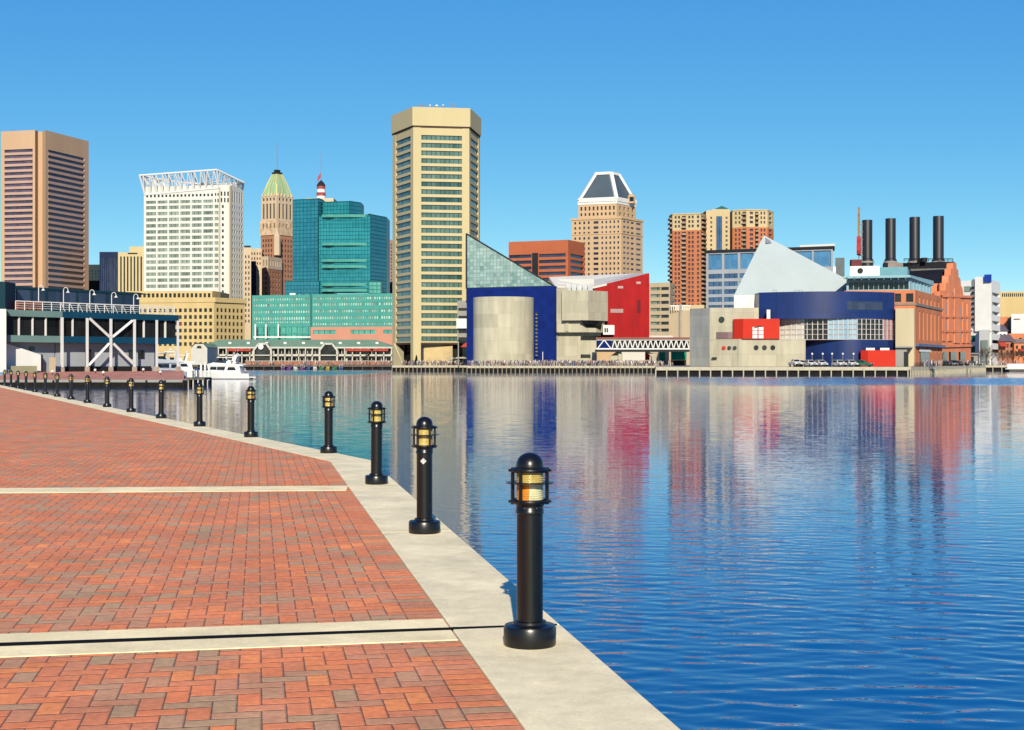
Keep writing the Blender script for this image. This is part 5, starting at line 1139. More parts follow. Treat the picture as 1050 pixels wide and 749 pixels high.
T.part('roof', MB().prism(r0, ze, [Z(282.6, 340)]*2 + [Z(282.6, 340)+.8]*2), AQL); mb = MB()
for k in range(9): a = 868 + k*7.5; mb.prism([B(a, 342.6 - k*.45), B(a+1.2, 342.6 - k*.45), B(a+1.2, 344), B(a, 344)], ze - .5, ze + .25)
T.part('roof_bracket', mb, M('bracket_teal', (.07, .22, .27), .5))
T.part('turquoise_box', MB().prism([B(900, 350), B(930.5, 348), B(932.5, 362), B(902, 366)], Z(282.8, 340), Z(274.4, 350)), AQ); T.part('white_box', MB().prism([B(871.5, 350), B(902, 348.5), B(902, 358), B(871.5, 360)], Z(282.8, 340), Z(273.2, 350)), WHITEP)
T.part('vent', MB().tube((XP(882, 349.5), 349.3, Z(278, 350)), (XP(882, 350), 350.6, Z(278, 350)), .7, n=14), DKMET); T.done()

Yp = 404
T = Thing('power_station', 'old orange brick power station with stepped gable and black roof carrying four stacks', 'power station', (XP(965, 420), 420, PZ))
PS = M('deep_orange_brick', (.98, .34, .17), .85, .18, .25, streak=True)
gf = Face(964, 402, 995.6, 438)
def gp(px, dd=0.0):
    u = gf.u(px); ux, uy = (gf.b[0]-gf.a[0])/gf.L, (gf.b[1]-gf.a[1])/gf.L; return (gf.a[0]+ux*u+uy*dd, gf.a[1]+uy*u-ux*dd)
prof = [(964, 299), (969.5, 298), (970, 290.5), (972.2, 290), (972.6, 283), (974.8, 282.6), (975.2, 276), (976.8, 275.6), (977.2, 270), (980.6, 269.4), (981, 276), (982.6, 277), (983, 284), (984.8, 286), (985.4, 293), (987, 296), (988, 303.5), (995.6, 305.5)]
def gz(px, py_): x, y = gp(px); return Z(py_, y)
tops = [(*gp(a), gz(a, b)) for a, b in prof]
mb = MB(); n_ = len(tops); off = Vector((-1.6, 1.0, 0))
vs = tops + [(x, y, PZ) for x, y, z in tops]; vs += [(x + off.x, y + off.y, z) for x, y, z in vs]
fs = []
for i in range(n_ - 1): fs += [(i, i+1, n_+i+1, n_+i), (2*n_+i, 3*n_+i, 3*n_+i+1, 2*n_+i+1), (i, 2*n_+i, 2*n_+i+1, i+1)]
fs += [(0, n_, 3*n_, 2*n_), (n_-1, 3*n_-1, 4*n_-1, 2*n_-1)]
T.part('gable_wall', mb.add(vs, fs), PS)
# rear block
bx = [B(905, 412), B(962, 404), gp(964.2, -.4), gp(995, -8), (gp(995)[0]-40, gp(995)[1]+46), (XP(905, 412)-2, 470)]
T.part('main_block', MB().prism(bx, PZ, Z(292, 410)), PS)
for a0, a1, y0_, y1_ in ((965.6, 969, 306, 350), (971.5, 976, 302, 350), (978, 983.6, 296, 352), (986.4, 989.6, 310, 352), (991, 994.4, 312, 352)):
    pA, pB, pC, pD = gp(a0, .35), gp(a1, .35), gp(a1, -.2), gp(a0, -.2); Yv = pA[1]
    T.part('pilaster', MB().prism([pA, pB, pC, pD], Z(y1_, Yv), Z(y0_, Yv)), PS)
for y0_ in (326, 341, 356.5, 305):
    pA, pB = gp(964.2, .5), gp(995.4, .5); T.part('string_course', MB().add([(*gp(964.2, .5), gz(964.2, y0_)), (*gp(995.4, .5), gz(995.4, y0_ - .03*(y0_-330))), (*gp(995.4, .5), gz(995.4, y0_ - .03*(y0_-330)) + .6), (*gp(964.2, .5), gz(964.2, y0_) + .6), (*gp(964.2, -.1), gz(964.2, y0_)), (*gp(995.4, -.1), gz(995.4, y0_)), (*gp(995.4, -.1), gz(995.4, y0_) + .6), (*gp(964.2, -.1), gz(964.2, y0_) + .6)], [(0,1,2,3), (3,2,6,7), (0,4,5,1)]), PS)
for a0, a1, y0_, y1_ in ((969.4, 971, 310, 322), (976.4, 977.6, 300, 318), (984, 985.8, 314, 330), (969.4, 971, 330, 338), (976.4, 977.6, 330, 338), (984, 985.8, 336, 346), (990, 990.8, 322, 346)):
    T.part('window', MB().prism([gp(a0, .06), gp(a1, .06), gp(a1, -.3), gp(a0, -.3)], gz(a0, y1_), gz(a0, y0_)), G_PURP)
for a0, a1 in ((966, 969.5), (973, 979), (983, 988)): T.part('archway', MB().prism([gp(a0, .55), gp(a1, .55), gp(a1, -.3), gp(a0, -.3)], PZ, gz(a0, 361)), G_BLACK)
BLK = M('black_roofing', (.022, .021, .028), .5, .2, .4)
# roof: long monitor from behind the turquoise building to the gable
ra = [(XP(925, 430), 430), (XP(978, 424), 424)]
T.part('roof', MB().add([(XP(922, 418), 418, Z(292, 418)), gp(972, -1) + (gz(972, 291),), gp(978, -3) + (Z(277.5, 424),), (XP(926, 428), 428, Z(278.5, 428)), (XP(922, 470), 470, Z(292, 418)), (XP(980, 470), 470, Z(291, 424))], [(0,1,2,3), (3,2,5,4)]), BLK)
T.part('monitor', MB().prism([(XP(905, 432), 432), (XP(978.4, 424), 424), (XP(979.5, 440), 440), (XP(905, 448), 448)], Z(281, 428), Z(268.4, 424)), BLK)
T.part('monitor_glazing', MB().prism([(XP(933, 428.8), 428.0), (XP(977, 424), 423.6), (XP(977, 424), 424.4), (XP(933, 428.8), 429.4)], Z(280, 426), Z(275.6, 426)), M('clerestory_grey', (.22, .22, .22), .5, .3, 1.5))
zr = Z(268.6, 428)
for k, (a, b, yt, Yk) in enumerate(((884, 894.4, 226, 444), (908, 918.4, 224.4, 438), (932.6, 943.2, 223, 433), (956.8, 967.6, 222, 430))):
    cx_ = XP((a+b)/2, Yk); r = (XP(b, Yk) - XP(a, Yk)) / 2
    st = T.part('smokestack', MB().lathe((cx_, Yk, 0), [(r*1.18, Z(270, Yk) - 8), (r*1.18, Z(266.5, Yk)), (r*1.0, Z(265.6, Yk)), (r, Z(yt, Yk)), (r*.9, Z(yt, Yk)), (r*.9, Z(yt, Yk) - 2), (0, Z(yt, Yk) - 2)], 28), M('black_stack_paint', (.016, .016, .022), .42, .2, .15, streak=True, spec=.6), smooth=True)
    T.part('stack_collar', MB().lathe((cx_, Yk, 0), [(r*.95, Z(270.5, Yk)), (r*1.35, Z(270, Yk)), (r*1.35, Z(268.6, Yk)), (r*1.0, Z(267.6, Yk))], 28), MGREY, st, smooth=True)
pipes(T, 'roof_walkway', [((XP(a_, 426), 426, Z(268.4, 426)), (XP(a_, 426), 426, Z(265.2, 426))) for a_ in range(927, 978, 5)] + [((XP(927, 426), 426, Z(265.4, 426)), (XP(977, 426), 426, Z(265.4, 426))), ((XP(927, 426), 426, Z(266.8, 426)), (XP(977, 426), 426, Z(266.8, 426)))], .10, BLK)
T.part('roof_vent', MB().prism([(XP(946, 425), 425), (XP(951, 425), 425), (XP(951, 425), 430), (XP(946, 425), 430)], Z(269, 426), Z(264.6, 426)), BLK)
T.part('roof_plant', MB().prism([B(910.5, 425), B(926, 424), B(926, 430), B(910.5, 431)], Z(276, 428), Z(270, 426)), GRB)
T.done()
# guitar sign seen edge-on
Yg = 436; gx = XP(880.6, Yg)
T = Thing('guitar_sign', 'tall upright electric guitar sign seen edge-on beside the leftmost black stack', 'sign', (gx, Yg, Z(271, Yg)))
k_ = Yg / F
def outline(ws): return [(-w, z) for w, z in ws] + [(w, z) for w, z in ws[::-1]]
body = [(0, 262), (3.6, 261), (5.6, 257), (5.2, 252.5), (3.8, 249.8), (4.4, 246), (4.0, 243.4), (1.6, 242.6)]
ca, sa = math.cos(R(72)), math.sin(R(72))
def guitar_part(nm, ws, th, mat):
    o_ = outline(ws); n_ = len(o_); vs = []
    for s in (-1, 1):
        for w, py_ in o_: a_, b_ = w*k_, s*th*k_; vs.append((gx + a_*ca + b_*sa, Yg + a_*sa - b_*ca, Z(py_, Yg)))
    T.part(nm, MB().add(vs, [tuple(range(n_)), tuple(range(2*n_-1, n_-1, -1))] + [(i, n_+i, n_+(i+1) % n_, (i+1) % n_) for i in range(n_)]), mat)
guitar_part('body', body, 1.9, M('guitar_red', (.58, .06, .06), .35)); guitar_part('neck', [(.9, 242.7), (.9, 222)], 1.2, M('neck_wood', (.42, .25, .12), .5)); guitar_part('headstock', [(.9, 222), (1.9, 219.6), (1.6, 213.4), (.4, 212.8)], 1.0, M('neck_wood', (.42, .25, .12), .5))
pipes(T, 'support_frame', [((gx, Yg, Z(274, Yg)), (gx, Yg, Z(261, Yg))), ((gx - .8, Yg, Z(274, Yg)), (gx + .3, Yg, Z(262, Yg))), ((gx + 1.0, Yg, Z(270, Yg)), (gx + 1.0, Yg, Z(228, Yg)))] + [((gx + .2, Yg, Z(z_, Yg)), (gx + 1.4, Yg+.5, Z(z_, Yg))) for z_ in (230, 238, 246, 254, 262)], .16, GREY)
T.part('base_box', MB().box(gx - 2.6, gx + .6, Yg-1.2, Yg+1.2, Z(274, Yg), Z(266.6, Yg)), M('base_maroon', (.22, .06, .06), .6))

# white modern block with a blue square sign
Yn = 520
T = bld('office_block', 'white modern block with blank front, stacked side balconies and a square blue sign', 'building', [(986, 524), (1016.6, 516), (1025.6, 534)], 287, WHITEP,
        [[(288, 340, [(988, 995.4)], [(293, 299)] , G_PALE), (341, 369, CN(988, 1001, 2, .7), [(344, 350.5), (355, 361.5)], G_TEALL)], [(296, 369, [(1017.4, 1025.2)], RN(299.5, 9.8, 7, 3.6), G_PURP, dict(name='balcony_opening', depth=1.6))]])
T.part('slot', MB().prism([B(996.8, 520.6), B(999.4, 519.9), B(999.4, 521), B(996.8, 521.6)], Z(336, 520), Z(286.5, 520)), GREY)
mb = MB()
for k in range(8): mb.prism([B(996.2, 520.2), B(999.6, 519.4), B(999.6, 521), B(996.2, 521.6)], Z(296 + 5.4*k, 520), Z(294 + 5.4*k, 520))
T.part('slot_balcony', mb, DKMET)
T.part('upper_panel', MB().prism([B(999.6, 519.2), B(1016.5, 515.4), B(1016.5, 517), B(999.6, 521)], Z(340, 520), Z(284.4, 520)), WHITEP)
T.part('blue_sign', MB().prism([B(1009.2, 516.0), B(1016.7, 514.4), B(1016.7, 515.2), B(1009.2, 516.9)], Z(289.4, 516), Z(281.8, 516)), M('blue_sign_paint', (.02, .07, .45), .5))
T.part('white_annex', MB().prism([B(1004, 512), B(1014.8, 508), B(1014.8, 517), B(1004, 519)], GZ, Z(338.6, 515)), WHITEP); T.part('annex_glazing', MB().prism([B(1006, 510.7), B(1013.6, 508), B(1013.6, 509), B(1006, 511.7)], GZ, Z(349, 512)), G_PALE); T.done()
# beyond it
T = bld('office_block', 'yellow tan flat-topped block with a row of dark openings under its roof line', 'building', [(1020, 830), (1100, 822)], 298.6, YEL, [[(299.4, 306, CN(1027, 1064, 18, .6), [(300.4, 304)], G_BLACK), (306.5, 340, CN(1027, 1066, 8, .5), [(330, 335)], G_BLACK)]], back=40); T.done()
T = bld('warehouse', 'white blank-walled block standing in front of the yellow tan building at the right edge', 'building', [(1037, 640), (1060, 636)], 322, WHITEP, [[(323, 372, [(1040, 1046)], [(355, 361)], G_BLACK)]], back=14); 
T.part('faint_red_stripe', MB().prism([B(1040, 638.9), B(1046, 637.9), B(1046, 638.6), B(1040, 639.6)], Z(327.6, 638), Z(326.8, 638)), M('red_stripe', (.62, .30, .28), .7)); T.done()
T = bld('brick_house', 'orange brick building below the white blank-walled block', 'building', [(1034, 590), (1066, 584)], 342, ORBRICK, [[(343, 372, [(1045, 1047.6)], [(346.5, 350)], G_BLACK), ]], back=14); T.done()
T = bld('brick_house', 'orange brick upper wall with dark recess left of the white blank-walled block', 'building', [(1022, 655), (1037, 652)], 325, ORBRICK, [[(326, 372, [(1033, 1036.6)], [(326.5, 345)], G_BLACK)]], back=14); T.done()
def house(nm, label, pl, pr, Y, ye, yr, wall, roof, wins, aw=None):
    T = Thing(nm, label, 'house', (XP((pl+pr)/2, Y+4), Y+4, GZ)); mb = MB(); f = Face(pl, Y, pr, Y); ze = Z(ye, Y); zr = Z(yr, Y)
    facade(T, mb, f.a, f.b, GZ, ze, f.cols(wins), [(Z(ye + 6.6, Y), Z(ye + 3, Y))] + ([(Z(ye + 14, Y), Z(ye + 9.4, Y))] if Z(ye+14, Y) > GZ else []), G_BLACK, .3)
    (ax, ay), (bx, by) = f.a, f.b; mb.quad((bx, by, GZ), (bx, by+12, GZ), (bx, by+12, ze), (bx, by, ze)).quad((ax, ay, GZ), (ax, ay+12, GZ), (ax, ay+12, ze), (ax, ay, ze)); T.part('wall', mb, wall)
    T.part('roof', MB().add([(ax-.5, ay-.6, ze-.1), (bx+.5, by-.6, ze-.1), (bx+.5, by+6, zr), (ax-.5, ay+6, zr), (bx+.5, by+12.6, ze-.1), (ax-.5, ay+12.6, ze-.1)], [(0,1,2,3), (3,2,4,5), (1,4,2), (0,3,5)]), roof)
    if aw: T.part('awning', MB().add([(XP(aw[0], Y), Y-.02, Z(aw[2], Y)), (XP(aw[1], Y), Y-.02, Z(aw[2], Y)), (XP(aw[1], Y), Y-3, Z(aw[3], Y)), (XP(aw[0], Y), Y-3, Z(aw[3], Y)), (XP(aw[0], Y), Y-.02, Z(aw[3], Y)), (XP(aw[1], Y), Y-.02, Z(aw[3], Y))], [(0,1,2,3), (0,3,4), (1,5,2)]), AWN)
    T.done()
PUR = M('purplish_slate', (.20, .16, .20), .7, .2, .5)
house('waterfront_house', 'small white house with purplish slate roof beside the white modern block', 1023.5, 1033, 560, 339.5, 332.5, WHITEP, PUR, [(1025, 1027), (1029, 1031)], None)
house('waterfront_house', 'brick shop with red awning and purplish roof at the right shore', 1024, 1040, 530, 350, 343, REDBR, PUR, [(1026, 1028), (1032, 1034), (1036, 1038)], (1023.5, 1031, 351, 355.5))
house('waterfront_house', 'red and cream low shop at the right edge of the picture', 1040, 1062, 528, 351.5, 347.5, ORBRICK, GRB, [(1041.5, 1044), (1047, 1050), (1053, 1056)], (1044, 1058, 358, 360.6))

# ================================================================== left pier with the restaurant
PILE_VOID = M('pile_dark', (.022, .02, .018), .9, .4, 1.5, spec=.05); CAPC = concrete_material('cap_beam_concrete', (.36, .33, .25))
TIMB = M('grey_timber', (.16, .14, .12), .85, .3, 1.2)
def quay(label, a, b, z1, z0, gap_, capmat=CAPC, wide=.9, pr=.16, pilemat=None):
    """cap beam on piles over a shaded void, from a to b (water side on the right hand going a->b reversed)"""
    ax, ay = a; bx, by = b; L = math.hypot(bx-ax, by-ay); ux, uy = (bx-ax)/L, (by-ay)/L; nx, ny = uy, -ux
    T = Thing('quay_wall', label, 'quay wall', ((ax+bx)/2, (ay+by)/2, z0))
    q = lambda u, d: (ax + ux*u + nx*d, ay + uy*u + ny*d)
    T.part('cap_beam', MB().prism([q(0, wide), q(L, wide), q(L, -.6), q(0, -.6)], z0, z1 + .02), capmat)
    T.part('shaded_void', MB().prism([q(0, .3), q(L, .3), q(L, .02), q(0, .02)], -4, z0 - .01), PILE_VOID)  # dark panel stands in for the shade under the deck
    n_ = min(96, max(2, int(L / gap_)))
    for k in range(n_ + 1):
        u = L*k/n_; x, y = q(u, wide - .1); T.part('pile', MB().tube((x, y, -3.5), (x, y, z0 + .25), pr, n=8), pilemat or capmat, smooth=True)
    return T
X0, X1 = XP(-40, 165), XP(188.5, 165)
BRT = M('terrace_brick', (.80, .36, .26), .85, .3, .35)
zt_, zb_ = Z(381.4, 190), -.55
struct('pier_terrace', MB().add([(X0, 165.2, zb_), (X1, 165.2, zb_), (XP(188.5, 189), 189, zt_), (X0, 189, zt_), (XP(188, 215), 215, zt_), (X0, 240, zt_), (X0, 165.2, zb_-.3), (X1, 165.2, zb_-.3), (XP(188, 215), 215, zb_-.3), (X0, 240, zb_-.3)], [(0,1,2,3), (3,2,4,5), (6,9,8,7), (0,6,7,1), (1,7,8,4,2), (3,5,9,6,0)]), BRT)
quay('dark piled edge of the pier below the restaurant, left side', (X0, 165.2), (X1, 165.2), -.56, -.86, 2.1, MGREY, .35, .17, PILE_VOID)
quay('dark piled end of the restaurant pier, facing the yacht', (X1, 165.2), B(187.5, 215), -.56, -.86, 3.5, MGREY, .35, .17, PILE_VOID)
for k, (px, py_) in enumerate(((8, 384), (30, 382.6), (54, 385), (97.6, 383.2), (106, 386.2), (147, 382.4), (164.5, 385.6))):
    f_ = (py_ - 381.4) / 9.2; Yq = 189 - f_*23; z_ = zt_ + (zb_-zt_)*f_
    T = Thing('globe_light', ('first', 'second', 'third', 'fourth', 'fifth', 'sixth', 'rightmost')[k] + ' small white globe light from the left on the brick pier terrace', 'light', (XP(px, Yq), Yq, z_), 'globe lights on the brick pier terrace')
    pipes(T, 'post', [((XP(px, Yq), Yq, z_ - .1), (XP(px, Yq), Yq, z_ + .3))], .06, MBLK); T.part('globe', MB().lathe((XP(px, Yq), Yq, z_ + .42), [(.19*math.cos(t), .19*math.sin(t)) for t in [(-1.4 + 2.8*i/7) for i in range(8)]], 12), WHITEP, smooth=True)

SEA = M('sea_green_fascia', (.22, .36, .34), .6, .10, .3); DKB = M('dark_blue_fascia', (.010, .075, .14), .5, .12, .3); TEALW = M('dark_teal_wall', (.015, .06, .085), .5, .12, .3)
SHW = M('pale_blue_grey_siding', (.50, .54, .60), .7, .06, .3); G_BAR = GL('dark_bar_glass', (.004, .004, .005), (.03, .03, .032), .4, rough=.2, spec=.08)
T = Thing('restaurant', 'timber framed pier restaurant with dark blue fascias, white posts and roof deck', 'restaurant', (XP(90, 198), 198, zt_))
fL, fR = Face(6.5, 183, 63, 190), Face(63, 190, 182, 205)
def strip(f, p0, p1, y0_, y1_, d0, d1, Yr=190):
    u0, u1 = f.u(p0), f.u(p1); ux, uy = (f.b[0]-f.a[0])/f.L, (f.b[1]-f.a[1])/f.L
    q = lambda u, d: (f.a[0] + ux*u - uy*d*-1*-1, f.a[1] + uy*u + ux*d)
    return MB().prism([q(u0, d0), q(u1, d0), q(u1, d1), q(u0, d1)], Z(y1_, Yr), Z(y0_, Yr))
for f, p0, p1, mat in ((fL, 6.5, 63, SEA), (fR, 63, 182.4, DKB)):
    T.part('upper_fascia', strip(f, p0, p1, 319.6, 326, -.25, 9), mat); T.part('lower_fascia', strip(f, p0, p1, 344.8, 351.6, -.25, 9), mat)
for f, lst in ((fL, ((7.5, 20), (20, 34), (34, 47.5), (47.5, 62.5))), (fR, ((63.5, 75), (75, 88), (88, 112.3), (112.3, 136.5), (136.5, 148), (148, 159.3), (159.3, 170), (170, 181.5)))):
    for a, b in lst: T.part('window', strip(f, a, b, 326.02, 344.78, .35, .5), G_BAR)
for px, w in ((20, .9), (34, .9), (47.5, .9)): T.part('window_post', strip(fL, px-w/2, px+w/2, 326.02, 344.78, .0, .3), WHITEP)
for px in (75, 148, 170): T.part('window_post', strip(fR, px-.5, px+.5, 326.02, 344.78, .0, .3), WHITEP)
for px, w in ((62.2, 2.6), (88, 2.3), (112.3, 2.3), (136.5, 2.3), (159.3, 2.0), (181, 1.9)): T.part('column', strip(fR, px-w/2, px+w/2, 325.8, 381.6, -.42, -.27), WHITEP); 
for px, w in ((62.2, 3), (88, 3), (112.3, 3), (136.5, 3), (159.3, 3), (181, 3)): T.part('column_footing', strip(fR, px-w/2, px+w/2, 376.6, 381.8, -.6, -.1), M('pinkish_footing', (.60, .48, .40), .8))
def pt(f, px, py_, d=-.36, Yr=190):
    u = f.u(px); ux, uy = (f.b[0]-f.a[0])/f.L, (f.b[1]-f.a[1])/f.L; return Vector((f.a[0]+ux*u-uy*d, f.a[1]+uy*u+ux*d, Z(py_, Yr)))
for a, b in (((90.5, 326), (111.2, 345)), ((134.5, 327), (114, 345)), ((110.5, 352), (89.5, 375)), ((115, 352), (135.5, 373))): T.part('brace', MB().obox(pt(fR, *a), pt(fR, *b), .34, .16, (0, 1, 0)), WHITEP)
T.part('lower_wall', strip(fR, 63.6, 165, 351.6, 381.6, 1.6, 1.9), SHW); T.part('lower_wall', strip(fL, 6.5, 63, 351.6, 381.6, 1.6, 1.9), SHW)
T.part('end_wall', strip(fR, 160, 176, 351.6, 381.6, 3.5, 3.8), M('slate_blue_siding', (.12, .14, .22), .7))
for f, a, b, y0_, y1_, d, mat in ((fR, 138.5, 143, 358.5, 368, 1.5, G_BLACK), (fR, 148.5, 154.5, 358.5, 368, 1.5, G_BLACK), (fL, 37, 42.5, 356, 360, 1.5, G_BLACK)): T.part('lower_window', strip(f, a, b, y0_, y1_, d, d+.2), mat)
for f, a, b, y0_, y1_, d, mat in ((fR, 94, 99.5, 358, 381.4, 1.45, DKMET), (fL, 42.5, 50, 363.5, 381.4, 1.45, DKMET)): T.part('door', strip(f, a, b, y0_, y1_, d, d+.2), mat)
T.part('lower_plinth', strip(fR, 72, 160, 376, 381.55, 1.2, 1.55), M('dark_plinth', (.03, .028, .03), .8))
T.part('white_wall', MB().prism([B(-40, 179), B(6.4, 181.5), B(6.4, 196), B(-40, 196)], zt_, Z(317.2, 182)), WHITEP)
T.part('stair_wall', MB().add([(*B(6.45, 184.5), zt_), (*B(42, 187.5), zt_), (*B(42, 187.5), Z(364, 187)), (*B(6.45, 184.5), Z(352.3, 185)), (*B(6.45, 186), zt_), (*B(42, 189), zt_), (*B(42, 189), Z(364, 187)), (*B(6.45, 186), Z(352.3, 185))], [(0,1,2,3), (7,6,5,4), (0,4,5,1), (1,5,6,2), (2,6,7,3), (3,7,4,0)]), WHITEP)
T.part('cabinet', MB().prism([B(50.5, 186.5), B(57, 187), B(57, 189), B(50.5, 188.5)], zt_-.1, Z(366.6, 187)), BEIGE)
T.part('planter_wall', MB().prism([B(10, 183.2), B(38, 185.5), B(38, 186), B(10, 183.8)], zt_-.1, Z(375.4, 185)), M('olive_planter', (.42, .40, .26), .8))
T.part('teal_block', MB().prism([B(-40, 180), B(5.4, 182.6), B(16, 186.5), B(16, 205), B(-40, 205)], Z(317.1, 183), Z(289.2, 183)), TEALW)
mb = MB(); fU = Face(16.1, 198, 142.8, 216); facade(T, mb, fU.a, fU.b, Z(320, 200), Z(294.6, 200), fU.cols(CN(17, 142, 8, .95)), [(Z(312, 200), Z(296.8, 200))], G_NAVY, .25, 'deck_glazing')
mb.quad((*fU.a, Z(294.6, 200)), (*fU.b, Z(294.6, 200)), (fU.b[0], fU.b[1]+8, Z(294.6, 200)), (fU.a[0], fU.a[1]+8, Z(294.6, 200))); T.part('rooftop_bar', mb, TEALW)
mb = MB(); rl = MB()
for f, p0, p1, n_ in ((fL, 17, 63, 5), (fR, 63, 180, 13)):
    for k in range(n_ + 1):
        px = p0 + (p1-p0)*k/n_; mb.obox(pt(f, px, 319.8, .2), pt(f, px, 310.6, .2), .09, .09)
        if f is fR and k < n_: mb.obox(pt(f, px+.6, 311, .2), pt(f, px + 4.6, 319.6, .2), .07, .07)
    for yy, w in ((310.6, .13), (312.9, .05), (315.1, .05), (317.3, .05)): rl.obox(pt(f, p0, yy, .2), pt(f, p1, yy, .2), w, w)
T.part('baluster', mb, WHITEP); T.part('handrail', rl, WHITEP)
T.part('deck_planter', strip(fL, 24, 48.5, 310.4, 319, .9, 2.0), M('rust_planter', (.36, .11, .06), .7))
T.done()
for k, (px, top) in enumerate(((45, 295), (70, 296), (97, 297.2), (119.4, 298.8), (142, 299.5))):
    p = pt(fR if px > 62 else fL, px, 319.4, 1.2); h = Z(top, 195) - p.z
    T = Thing('gooseneck_lamp', ('leftmost', 'second from left', 'middle', 'second from right', 'rightmost')[k] + ' white gooseneck lamp on the restaurant roof deck', 'lamp', p[:], 'gooseneck lamps on the restaurant roof deck')
    arc = [p, p + Vector((0, 0, h - .45))] + [p + Vector((.32 - .32*math.cos(t), 0, h - .45 + .42*math.sin(t))) for t in (.5, 1.0, 1.57, 2.1, 2.6, 3.14)]
    mb = MB()
    for i in range(len(arc)-1): mb.tube(arc[i], arc[i+1], .045 if i else .06, n=8)
    T.part('post', mb, WHITEP, smooth=True); e = arc[-1]; T.part('shade', MB().lathe((e.x, e.y, e.z - .34), [(0, .05), (.27, 0), (.28, .02), (.10, .22), (.05, .32), (0, .36)], 16), WHITEP, smooth=True)
p = pt(fR, 182.6, 330.4, .5); T = Thing('pennant', 'small red cloth pennant at the right end of the restaurant deck', 'flag', p[:])
T.part('cloth', MB().add([(p.x, p.y, p.z), (p.x, p.y, p.z+.75), (p.x+.95, p.y+.1, p.z+.05), (p.x, p.y+.05, p.z), (p.x, p.y+.05, p.z+.75), (p.x+.95, p.y+.15, p.z+.05)], [(0,1,2), (5,4,3), (0,3,4,1), (1,4,5,2), (2,5,3,0)]), AWN); pipes(T, 'staff', [((p.x, p.y, p.z-.7), (p.x, p.y, p.z+.8))], .03, WHITEP)

# small dock with mooring posts
Yk = 178
T = Thing('dock', 'dark low timber dock between pier end and yacht', 'dock', (XP(201, Yk), Yk, -.6))
T.part('deck', MB().box(XP(186, Yk), XP(213.4, Yk), Yk-2, Yk+2, -.72, -.42), TIMB)
for k in range(6):
    for s in (-1.7, 1.7): T.part('pile', MB().tube((XP(188 + 5*k, Yk), Yk+s, -3.4), (XP(188 + 5*k, Yk), Yk+s, -.5), .16, n=8), PILE_VOID, smooth=True)
for k, px in enumerate((206.2, 210.3, 214.4)):
    T = Thing('mooring_post', ('left', 'middle', 'right')[k] + ' white mooring post of three at the dock end', 'mooring post', (XP(px, Yk+3), Yk+3, -3), 'white mooring posts')
    T.part('post', MB().tube((XP(px, Yk+3), Yk+3, -3.4), (XP(px, Yk+3), Yk+3, Z(374.4, Yk) + (k % 2)*.12), .15, n=12), WHITEP, smooth=True); T.part('cap', MB().lathe((XP(px, Yk+3), Yk+3, Z(374.4, Yk) + (k % 2)*.12), [(.17, 0), (.17, .06), (.02, .22), (0, .22)], 12), WHITEP, smooth=True)
T = Thing('dock_pedestal', 'blue and white service pedestal standing on the dark dock', 'pedestal', (XP(201.6, Yk), Yk, -.42)); T.part('body', MB().box(XP(200, Yk), XP(203.4, Yk), Yk-.2, Yk+.2, -.42, .75), M('pedestal_blue', (.03, .12, .30), .5)); T.part('panel', MB().box(XP(201, Yk), XP(202.4, Yk), Yk-.24, Yk-.2, -.3, .5), WHITEP)
T = Thing('dock_box', 'white storage box on the dark dock beside the service pedestal', 'box', (XP(195.5, Yk), Yk, -.42)); T.part('body', MB().box(XP(192.6, Yk), XP(198, Yk), Yk-.4, Yk+.4, -.42, .35), WHITEP, bevel=.03); T.part('lid', MB().box(XP(192.4, Yk), XP(198.2, Yk), Yk-.44, Yk+.44, .355, .45), WHITEP, bevel=.02)

